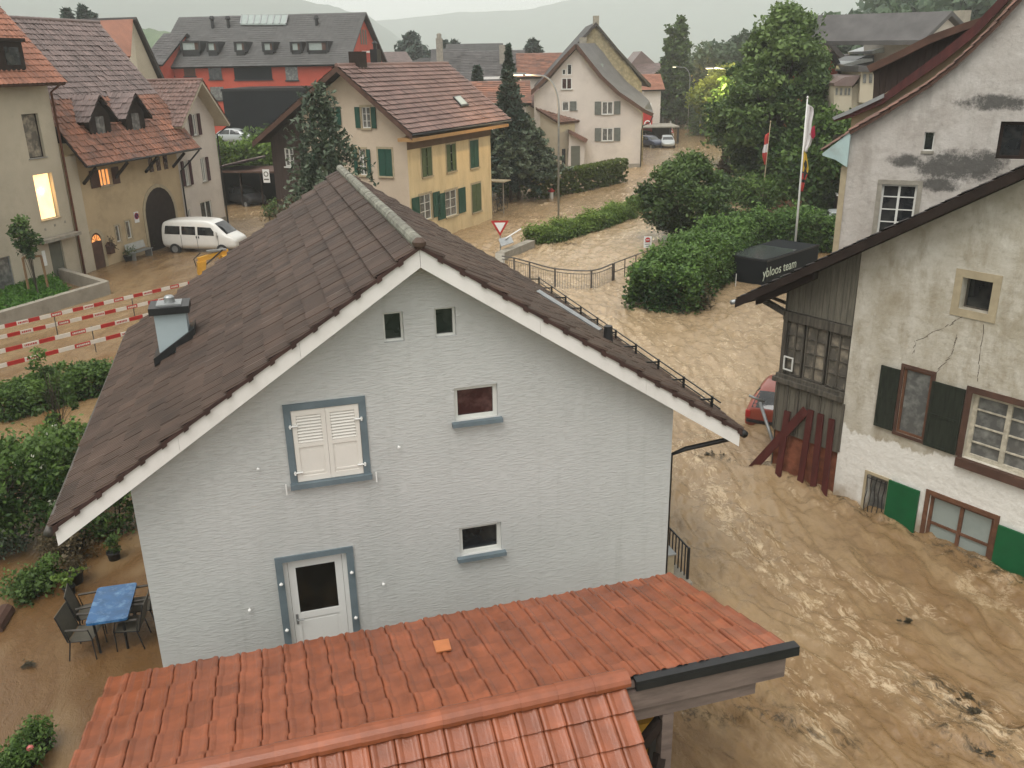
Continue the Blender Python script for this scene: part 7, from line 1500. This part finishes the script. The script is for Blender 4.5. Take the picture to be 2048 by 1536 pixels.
sp = FC.y(533, 352, -.4); t = thing('notice_board', 'white board with round dark emblem at the barn corner', 'sign', FC.w(sp[0], -.45, sp[2]), FC.ang); mb = MB(); mb.box((-.27, .27), (0, .03), (-.5, .5)); mb.build('board', M['white_plain'], t); mb = MB(); disc(mb, .2, -.01, c=(0, .15), r0=.13); mb.box((-.2, .2), (-.012, -.001), (-.3, -.2)); mb.build('emblem', M['dull_grey'], t)
smallcar('dark car standing in the gloom of the open shed', 492, 408, rad(-40), 'plastic_black')

# ------------------------------------------------------------------ lamps, masts and signs
def street_lamp(label, base, htop, arm, r_=.07, head=.75, arc=True, mat='metal_grey', light=None):
    t = thing('street_lamp', label, 'street lamp', base, 0); pts = [(0, 0, -.8), (0, 0, htop * .80)]
    if arc:
        for i in range(1, 9): a = math.pi / 2 * i / 8; pts.append((arm[0] * .55 * (1 - math.cos(a)), arm[1] * .55 * (1 - math.cos(a)), htop * .80 + htop * .2 * math.sin(a)))
        pts.append((arm[0], arm[1], htop * 1.0 + .1))
    else: pts += [(0, 0, htop), (arm[0], arm[1], htop)]
    n = len(pts); mb = MB(); mb.tube(pts, [r_ * (1 - .45 * i / n) for i in range(n)], 8); mb.build('mast', M[mat], t, True)
    a = np.array([arm[0], arm[1], 0.0]); a /= max(.01, np.linalg.norm(a)); e = np.array([arm[0], arm[1], pts[-1][2]]); side = np.array([-a[1], a[0], 0])
    mb = MB(); L_ = head; P = [e - side * .12, e + side * .12, e + a * L_ + side * .14, e + a * L_ - side * .14]; mb.hexa([p + (0, 0, -.02) for p in P] + [p + (0, 0, .10) for p in P]); hd = mb.build('head', M['metal_grey'], t)
    mb = MB(); P = [e + a * .2 - side * .09, e + a * .2 + side * .09, e + a * (L_ - .05) + side * .11, e + a * (L_ - .05) - side * .11]; mb.hexa([p + (0, 0, -.08) for p in P] + [p + (0, 0, -.021) for p in P]); mb.build('lit_glass', M['lamp'], hd)
    if light:
        ld = bpy.data.lights.new('lamp_light', 'POINT'); ld.energy = light[0]; ld.color = light[1]; ld.shadow_soft_size = .15; lo = bpy.data.objects.new('lamp_light', ld); S.collection.objects.link(lo); lo.parent = t; lo.location = tuple(e + a * .4 + np.array([0, 0, -.35]))
    return t
bl = G(1117, 455); ht = HT(1040, 152, bl); ew = (atdist(1040, 152, np.hypot(bl[0], bl[1])) - bl)
street_lamp('tall curved street lamp in the middle of the planted strip', bl, ht, (ew[0] * .85, ew[1] * .85 - .2), .07, .8, light=(420, (1.0, .66, .30)))
bl = G(1462, 335); ht = HT(1420, 138, bl); street_lamp('slim street lamp with a square box halfway up its mast', bl, ht, (-2.2, 0), .09, .9, light=(1600, (1.0, .85, .4)))
t = thing('traffic_box', 'square dark panel on the mast of the slim street lamp', 'box', bl + np.array([0, 0, HT(1462, 298, bl)])); mb = MB(); mb.box((-.42, .42), (-.16, .0), (-.45, .45)); mb.build('panel', M['dull_grey'], t); mb = MB(); mb.box((-.46, .46), (.0, .04), (-.49, .49)); mb.build('frame', M['metal_dark'], t)
bl = G(1331, 250); street_lamp('short far street lamp by the lit orange roadside', bl, HT(1331, 161, bl), (-.2, 0), .09, .5, False, light=(2200, (1.0, .50, .16)))
bl = G(1375, 262); street_lamp('far street lamp whose head hangs in front of the poplars', bl, HT(1355, 135, bl), (-2.0, 0), .06, .7, light=None)
bb = atdist(1625, 216, 95.) * (1, 1, 0)
t = thing('street_lamp', 'distant lamp head in the foliage beside the flag', 'street lamp', bb); z_ = HT(1630, 216, bb); mb = MB(); mb.tube([(-1.5, 0, 0), (-1.5, 0, z_), (0, 0, z_)], .06, 6); mb.build('mast', M['metal_dark'], t); mb = MB(); mb.box((0, .8), (-.1, .1), (z_ - .05, z_ + .1)); mb.build('head', M['lamp'], t)
t = thing('parking_sign', 'small blue and white sign in front of the poplars', 'sign', G(1326, 258)); zz = HT(1326, 218, G(1326, 258)); mb = MB(); mb.tube([(0, 0, -.5), (0, 0, zz + .6)], .04, 6); mb.build('pole', M['metal_grey'], t); mb = MB(); mb.box((-.4, .4), (-.06, -.03), (zz - .6, zz + .1)); mb.build('blue_panel', pmat('sign_blue2', (.06, .1, .35), .05), t); mb = MB(); mb.box((-.4, .4), (-.06, -.03), (zz + .11, zz + .6)); mb.build('white_panel', M['white_plain'], t)
# yield sign
b_ = G(1001, 503); zt_ = HT(1000, 441, b_); zb_ = HT(1000, 460, b_); w_ = .52; t = thing('yield_sign', 'triangular yield sign at the end of the low wall', 'sign', b_, rad(0)); mb = MB(); mb.tube([(0, 0, -1.2), (0, 0, zt_)], .035, 8); mb.build('pole', M['metal_grey'], t)
mb = MB(); mb.poly([(-w_, -.06, zt_), (w_, -.06, zt_), (0, -.06, zt_ - w_ * 1.72)], (0, .02, 0)); mb.build('red_border', M['red_paint'], t); mb = MB(); mb.poly([(-w_ * .62, -.068, zt_ - w_ * .21), (w_ * .62, -.068, zt_ - w_ * .21), (0, -.068, zt_ - w_ * 1.3)], (0, .006, 0)); mb.build('white_field', M['white_plain'], t)
# private road sign
b_ = G(1293, 545); t = thing('private_road_sign', 'white board with red round emblem on a thin post above the hedge', 'sign', b_); z1_, z0_ = HT(1293, 473, b_), HT(1293, 495, b_); mb = MB(); mb.tube([(0, 0, -.6), (0, 0, z0_)], .03, 6); mb.build('post', M['metal_dark'], t)
mb = MB(); wz = (z1_ - z0_) * .34; mb.box((-wz, wz), (-.03, -.0), (z0_, z1_)); mb.build('board', M['white_plain'], t); mb = MB(); disc(mb, wz * .68, -.04, c=(0, z1_ - wz * .85)); mb.build('red_disc', M['red_paint'], t); mb = MB(); mb.box((-wz * .45, wz * .45), (-.046, -.041), (z1_ - wz * .95, z1_ - wz * .75)); mb.build('white_bar', M['white_plain'], t)
mb = MB()
for k, ww in enumerate((.75, .7, .45)): mb.box((-wz * ww, wz * ww), (-.036, -.031), (z0_ + .27 - k * .11, z0_ + .31 - k * .11))
mb.build('text_lines', M['dull_grey'], t)
# arrow shaped direction sign
b_ = G(1008, 402); za_ = HT(1005, 360, b_); t = thing('direction_sign', 'pale arrow shaped sign with red notch pointing at the yellow house', 'sign', b_); mb = MB(); mb.tube([(-.9, .1, -.5), (-.9, .1, za_ + .2)], .04, 6); mb.build('post', M['metal_grey'], t)
pts_ = [F1 for _ in ()]; P = [atdist(a, b2_, np.hypot(b_[0], b_[1])) - b_ for a, b2_ in ((1000, 358), (1027, 353), (1020, 362), (1026, 371), (1000, 364))]; mb = MB(); mb.poly(P, (0, .04, 0)); mb.build('arrow', pmat('sign_cream', (.5, .42, .36), .05), t); P = [atdist(a, b2_, np.hypot(b_[0], b_[1])) - b_ + (0, -.01, 0) for a, b2_ in ((1024, 355), (1027, 353), (1020, 362), (1026, 371), (1023, 369), (1018, 362))]; mb = MB(); mb.poly(P, (0, -.01, 0)); mb.build('notch', M['red_paint'], t)
mb = MB(); P = [atdist(a, b2_, np.hypot(b_[0], b_[1])) - b_ for a, b2_ in ((984, 356), (1001, 359))]; mb.tube(P, .05, 6); mb.build('arm', M['metal_grey'], t)
# bicycle stand
def wheel_tube(mb, c, r, nrm, n=20, th=.02):
    nrm = np.array(nrm, float); u = np.cross(nrm, (0, 0, 1.)); u /= np.linalg.norm(u); mb.tube([np.array(c) + r * (u * math.cos(2 * math.pi * i / n) + np.array([0, 0, 1.]) * math.sin(2 * math.pi * i / n)) for i in range(n + 1)], th, 5, caps=False)
b_ = G(1000, 425)
t = thing('bicycle_shelter', 'small frame shelter beside the corner of the yellow house', 'shelter', b_, F1.ang - math.pi / 2); mb = MB(); mb.box((-1.3, .5), (-.3, .9), (2.2, 2.27)); mb.build('roof', M['stone_trim'], t); mb = MB(); mb.tube([(.4, -.2, -.5), (.4, -.2, 2.2)], .04, 6); mb.build('post', M['stone_grey'], t); mb = MB(); mb.tube([(-1.2, -.2, -.5), (-1.2, -.2, 2.2)], .04, 6); mb.build('post', M['stone_grey'], t)
for k in range(2):
    t = thing('bicycle', ['dark bicycle leaning under the small shelter', 'second dark bicycle behind the first under the shelter'][k], 'bicycle', b_ + np.array([-.1 + .3 * k, .35 + .6 * k, 0]), F1.ang); mb = MB()
    for x in (-.5, .52): 
        mb = MB(); wheel_tube(mb, (x, 0, .33), .33, (0, 1, 0)); mb.build('wheel', M['rubber'], t)
    mb = MB(); mb.tube([(-.5, 0, .33), (-.1, 0, .3), (.38, 0, .82), (-.25, 0, .85), (-.1, 0, .3)], .022, 6); mb.tube([(-.5, 0, .33), (-.25, 0, .85), (-.28, 0, .95)], .018, 6); mb.tube([(.52, 0, .33), (.36, 0, .95)], .02, 6); mb.build('frame', M['metal_dark'], t)
    mb = MB(); mb.box((-.42, -.16), (-.07, .07), (.94, 1.0)); mb.build('saddle', M['plastic_black'], t); mb = MB(); mb.tube([(.3, -.28, 1.02), (.37, 0, .96), (.3, .28, 1.02)], .015, 6); mb.build('handlebar', M['metal_dark'], t)
# hydrant
b_ = G(1103, 397); t = thing('hydrant', 'white hydrant with red cap at the foot of the clipped hedge', 'hydrant', b_); mb = MB(); mb.lathe((0, 0, -.4), [(.16, 0), (.15, .85), (.17, .9)], 12); mb.build('body', M['white_plain'], t, True); mb = MB(); mb.lathe((0, 0, .5), [(.18, 0), (.18, .14), (.1, .26), (.03, .3)], 12); mb.box((-.26, .26), (-.06, .06), (.06 + .5, .16 + .5)); mb.build('cap', M['red_paint'], t, True)
# low wall at the end of the planted strip, broken sign on it
a_, c_ = G(1000, 520), G(1062, 494); t = thing('low_wall', 'low stone wall leading from the planted strip to the railing', 'wall', a_); mb = MB(); hh = HT(1060, 480, c_); mb.beam((0, 0, hh / 2 - .5), c_ - a_ + (0, 0, hh / 2 - .5), .5, hh + 1.0); mb.beam(G(1000, 550) - a_ + (0, 0, hh / 2 - .5), (0, 0, hh / 2 - .5), .5, hh + .98); mb.build('wall', M['stone_grey'], t)
t = thing('broken_sign', 'bent white sign panel torn down over the end of the low wall', 'sign', G(1012, 512) + (0, 0, .9), .5); mb = MB(); mb.hexa([(-.4, -.2, -.3), (.4, -.2, -.15), (.45, .2, .15), (-.35, .2, .05), (-.4, -.2, -.27), (.4, -.2, -.12), (.45, .2, .18), (-.35, .2, .08)]); mb.build('panel', M['metal_grey'], t); mb = MB(); mb.tube([(.0, 0, .1), (1.5, .9, .35)], .04, 6); mb.build('bent_pole', M['white_plain'], t)
# railing of the bridge
rp_ = [(1004, 512), (1028, 516), (1059, 524), (1110, 537), (1183, 541), (1226, 527)]; rb_ = G(1226, 562); rh_ = HT(1226, 527, rb_); print('RAIL', rh_)
P = [G(a, b, rh_) for a, b in rp_]; O_ = P[0] * (1, 1, 0); t = thing('bridge_railing', 'curved grey metal railing with thin bars where the stream breaks over', 'railing', O_)
def cat_pts(P, n=7):
    P = [P[0]] + P + [P[-1]]; out = []
    for i in range(1, len(P) - 2):
        for k in range(n):
            u = k / n; out.append(.5 * ((2 * P[i]) + (-P[i - 1] + P[i + 1]) * u + (2 * P[i - 1] - 5 * P[i] + 4 * P[i + 1] - P[i + 2]) * u * u + (-P[i - 1] + 3 * P[i] - 3 * P[i + 1] + P[i + 2]) * u ** 3))
    out.append(P[-2]); return out
cp = cat_pts(P); mb = MB(); mb.tube([p - O_ for p in cp], .035, 6); mb.build('handrail', M['metal_rail'], t)
for p in P[1:]: mb = MB(); mb.beam(p - O_, p - O_ - (0, 0, 1.4), .09, .09); mb.build('post', M['metal_rail'], t)
for i in range(len(P) - 1):
    seg_ = cp[i * 7:(i + 1) * 7 + 1]; mb = MB(); zz = np.array([0, 0, -.16]); mb.tube([p - O_ + zz for p in seg_], .02, 5); L_ = sum(np.linalg.norm(b - a) for a, b in zip(seg_[:-1], seg_[1:])); n = max(3, int(L_ / .13)); sa = np.array(seg_)
    for k in range(1, n):
        f = k / n * (len(seg_) - 1); j = min(len(seg_) - 2, int(f)); p = sa[j] + (sa[j + 1] - sa[j]) * (f - j) - O_; mb.beam(p + zz, p + zz - (0, 0, .95), .016, .016)
    mb.build('bar_panel', M['metal_rail'], t)
P = [G(a, b, rh_) for a, b in ((1229, 526), (1250, 518), (1272, 510), (1300, 500), (1330, 489))]; t = thing('pipe_railing', 'plain two rail pipe fence running into the conifer hedge', 'railing', P[0] * (1, 1, 0)); O_ = P[0] * (1, 1, 0)
mb = MB(); mb.tube([p - O_ for p in P], .028, 6); mb.tube([p - O_ - (0, 0, .45) for p in P], .022, 6); mb.build('rails', M['metal_rail'], t)
for p in P: mb = MB(); mb.tube([p - O_, p - O_ - (0, 0, 1.6)], .028, 6); mb.build('post', M['metal_rail'], t)
# flags
def flagpole(label, base, top, r_=.05, mat='white_paint'):
    t = thing('flagpole', label, 'flagpole', base); mb = MB(); d = top - base; mb.tube([(0, 0, -.6), d * .5, d], [r_, r_ * .8, r_ * .5], 8); mb.lathe(d, [(.03, 0), (.06, .05), (.02, .12)], 8); mb.build('pole', M[mat], t, True); return t, d
def flag(parent_label, base, d, f0, f1, bands, wid, name='flag', fold=4, seed=0, side=1.0):
    """limp hanging cloth between fractions f0 (top) and f1 down the pole; bands = [(frac, material)]"""
    r = np.random.default_rng(seed); mb = MB(); n, m_ = 26, 9; V = []; mats = []; names = []
    for i in range(n + 1):
        v = i / n; c = d * (f0 + (f1 - f0) * v)
        for j in range(m_ + 1):
            u = j / m_; wv = wid * (.55 + .45 * math.sin(math.pi * min(1, v * 1.1)) ** .5) * (1 + .15 * math.sin(v * 9 + seed)); V.append((c[0] + side * u * wv, c[1] + .16 * math.sin(u * fold * 3.14 + v * 2.5 + seed) * u ** .5, c[2] - .15 * u * (1 - v)))
    F = np.array([(i * (m_ + 1) + j, i * (m_ + 1) + j + 1, (i + 1) * (m_ + 1) + j + 1, (i + 1) * (m_ + 1) + j) for i in range(n) for j in range(m_)]); ml = []
    for _, mm in bands:
        if mm not in names: names.append(mm)
    for i in range(n):
        for j in range(m_): mm = [b for b in bands if (i + .5) / n <= b[0]][0][1]; mm = mm(i / n, j / m_) if callable(mm) else mm; 
        # per row below
    ml = []
    for i in range(n):
        for j in range(m_):
            mm = next(b for b in bands if (i + .5) / n <= b[0] + 1e-6)[1]; ml.append(names.index(mm))
    mb.add(V, F, np.array(ml)); o = mb.build(name, [M[x] if x in M else FM[x] for x in names], None, True); o.location = tuple(base); md = o.modifiers.new('th', 'SOLIDIFY'); md.thickness = .012; tag(o, parent_label, 'flag'); return o
FM = {'fl_red': pmat('flag_red', (.42, .05, .04), .1, 2, .8), 'fl_white': pmat('flag_white', (.62, .60, .60), .04, 2, .8), 'fl_yellow': pmat('flag_yellow', (.62, .42, .05), .1, 2, .8), 'fl_black': pmat('flag_black', (.02, .02, .02), .1, 2, .8)}
b_ = G(1587, 528); tp = atdist(1615, 197, np.hypot(b_[0], b_[1])); fp, d = flagpole('thick white flagpole in front of the black container', b_, tp, .065)
flag('limp white flag with crimson splash on the thick flagpole', b_, d, .97, .69, [(1, 'fl_white')], .42, seed=1)
o = flag('limp yellow and red flag with black bear figure on the thick flagpole', b_, d, .70, .455, [(.50, 'fl_yellow'), (.54, 'fl_black'), (.7, 'fl_red'), (.76, 'fl_black'), (.9, 'fl_red'), (1, 'fl_red')], .33, 'canton_flag', seed=4, side=.8)
mb = MB(); c = d * .80 + np.array([.32, -.10, 0]); mb.poly([c + np.array(p) for p in ((-.02, 0, .3), (.12, 0, .38), (.16, 0, .1), (.2, 0, -.1), (.1, 0, -.28), (.02, 0, -.2), (-.1, 0, -.05), (-.04, 0, .1))], (0, -.02, 0)); so_ = mb.build('crimson_splash', pmat('flag_crimson', (.30, .01, .04), .1, 2, .8)); so_.parent = [x for x in S.objects if x.name == 'flag'][0]
mb = MB(); c = d * .585 + np.array([.13, -.12, 0]); mb.poly([c + np.array(p) for p in ((-.03, 0, .5), (.05, 0, .42), (.1, 0, .2), (.03, 0, .05), (.12, 0, -.15), (.04, 0, -.35), (.0, 0, -.5), (-.05, 0, -.2), (-.02, 0, .1), (-.08, 0, .3))], (0, -.02, 0)); x_ = mb.build('black_figure', FM['fl_black']); x_.parent = o
b2_ = G(1521, 432); tp = atdist(1541, 245, np.hypot(b2_[0], b2_[1])); fp, d = flagpole('thin pale flagpole left of the thick one', b2_, tp, .045, 'stone_trim')
flag('limp red and white flag on the thin flagpole', b2_, d, .90, .56, [(.34, 'fl_red'), (.62, 'fl_white'), (1, 'fl_red')], -.30, 'swiss_flag' if 0 else 'red_flag', seed=2)
# black container with lettering
ca, cb_, cc_ = G(1460, 556), G(1530, 572), G(1640, 540)
FK = Fr(cb_[:2], (G(1650, 530) - cb_)[:2]); t = FK.thing('black_container', 'black trailer container with white lettering beside the conifer hedge', 'container')
kz = HT(1530, 515, cb_) * .88 ; lw = FK.x(1462, 505, 0)
print('CONT', kz, FK.z(1460, 506, kz), FK.z(1640, 480, kz))
dp = FK.z(1462, 505, kz)[1]; dp = max(1.8, dp)
mb = MB(); mb.box((0, 5.2), (0, dp), (-.6, kz)); mb.build('body', M['black_box'], t)
mb = MB(); mb.box((.1, 3.2), (.12, dp - .12), (kz + .001, kz + .03)); mb.build('roof_panel', pmat('wet_roof', (.05, .055, .06), .3, 3, .12), t)
mb = MB(); mb.box((-.02, 5.22), (-.02, .0), (kz - .06, kz + .02)); mb.box((-.02, .0), (-.02, dp), (kz - .06, kz + .02)); mb.build('edge_rail', M['metal_dark'], t)
letters = pmat('lettering_white', (.6, .68, .58), .03, 3, .6)
lx = FK.y(1561, 522, 0)[0]; text_part('ybloos team', .66, letters, t, (lx, -.02, kz * .52), (rad(90), 0, 0)); text_part('www. architektur', .13, letters, t, (lx + .5, -.02, kz * .5 - .42), (rad(90), 0, 0), 'small_lettering')
mb = MB(); mb.tube([(0, 0, -.5), (0, 0, .6)], .02, 6); o = mb.build('stake', M['white_plain']); o.location = tuple(G(1471, 572)); tag(o, 'thin white marker stake in the water before the container', 'stake')
# skip beside the tall plastered house
c_ = G(1680, 440); t = thing('brown_skip', 'dark brown high sided trailer with white rim beside the tall plastered house', 'trailer', c_, rad(-15)); zk = HT(1680, 392, c_); zk0 = HT(1675, 432, c_)
mb = MB(); mb.box((-.35, 1.6), (0, .06), (zk0, zk)); mb.box((-.35, -.29), (.06, 4), (zk0, zk)); mb.box((-.29, 1.6), (.06, 4), (zk0, zk0 + .05)); mb.build('body', M['wood_dark'], t); mb = MB(); mb.box((-.38, 1.62), (-.03, .09), (zk, zk + .07)); mb.box((-.38, -.26), (.09, 4), (zk, zk + .07)); mb.build('rim', M['white_plain'], t)
# yellow machine behind the roof slope
c_ = G(400, 552); t = thing('yellow_excavator', 'orange-yellow excavator arm sticking up behind the brown roof', 'excavator', c_, math.atan2(*(G(460, 545) - c_)[[1, 0]]))
mb = MB(); mb.beam((.1, 0, -.3), (.1, 0, .9), .16, .2); mb.beam((.0, 0, .85), (1.6, 0, 1.15), .22, .24); mb.hexa([(-.1, -.2, .1), (.25, -.2, 0), (.25, .2, 0), (-.1, .2, .1), (-.05, -.2, .75), (.4, -.2, .8), (.4, .2, .8), (-.05, .2, .75)]); mb.build('arm', M['yellow_paint'], t)
mb = MB(); mb.tube([(.3, -.14, .55), (1.3, -.14, 1.28)], .04, 8); mb.tube([(-.1, .1, .5), (-.18, .12, .9), (.2, .1, 1.2)], .03, 6); mb.build('hydraulics', M['metal_dark'], t); mb = MB(); mb.box((.5, 1.5), (-.14, .14), (1.22, 1.3)); mb.build('cover', M['metal_grey'], t); mb = MB(); mb.box((1.2, 3.4), (-.8, .8), (-.3, 1.0)); mb.build('body', M['yellow_paint'], t)
# far roadside things
t = thing('raised_road', 'lit', 'x', (0, 0, 0)); bpy.data.objects.remove(t)
P = [G(1287, 247), G(1330, 252), G(1372, 258), G(1372, 262), G(1330, 257), G(1287, 252)]; t = thing('kerb_wall', 'low kerb wall of the lit orange roadside bed below the poplars', 'wall', P[0]); mb = MB(); mb.beam((0, 0, .1), P[1] - P[0] + (0, 0, .1), .4, 1.0); mb.beam(P[1] - P[0] + (0, 0, .1), P[2] - P[0] + (0, 0, .1), .4, .98); mb.build('wall', M['stone_trim'], t)
shrub('garden_bush', 'orange lit low bushes in the bed under the short far lamp', G(1345, 248), 3.2, 1.6, 'leaf_brown', 50, 60, .25, None, 95)
shrub('garden_bush', 'dark bush beside the parked vehicles right of the street end', G(1378, 255), 3.0, 2.8, 'leaf_deep', 50, 60, .3, None, 96); shrub('garden_bush', 'grey-green shrubs at the waterline below the yellow-green tree', G(1440, 268), 4.2, 2.6, 'leaf_deep', 60, 60, .3, None, 97)
shrub('garden_bush', 'dark shrubs at the right bank of the flooded street', G(1490, 290), 3.4, 2.6, 'leaf_deep', 60, 60, .3, None, 98); shrub('garden_bush', 'tall dark bushes filling the gap right of the far street', G(1330, 240), 5.0, 5.5, 'leaf_deep', 80, 60, .4, None, 99)
t = thing('info_box', 'low grey box on legs at the edge of the far street', 'box', G(1413, 268)); mb = MB(); mb.box((-1.0, 1.0), (0, 1), (.5, 1.8)); mb.build('box', M['stone_grey'], t); mb = MB(); mb.box((-1.1, -.9), (.0, .2), (-.5, 1.9)); mb.box((.95, 1.1), (0, .2), (-.5, 1.9)); mb.build('legs', M['white_plain'], t)
smallcar('dark car stranded at the right bank under the trees', 1478, 266, rad(200), 'plastic_black'); smallcar('white car roof barely showing at the far end of the street', 1397, 252, rad(190), 'car_white')
t = thing('bench', 'pale garden bench by the trees on the right bank', 'bench', G(1500, 308)); mb = MB(); mb.box((-.9, .9), (-.25, .25), (.42, .5)); mb.build('seat', M['white_plain'], t); mb = MB(); mb.box((-.8, -.7), (-.2, .2), (-.4, .42)); mb.box((.7, .8), (-.2, .2), (-.4, .42)); mb.build('legs', M['white_plain'], t)
bpy.context.view_layer.update()
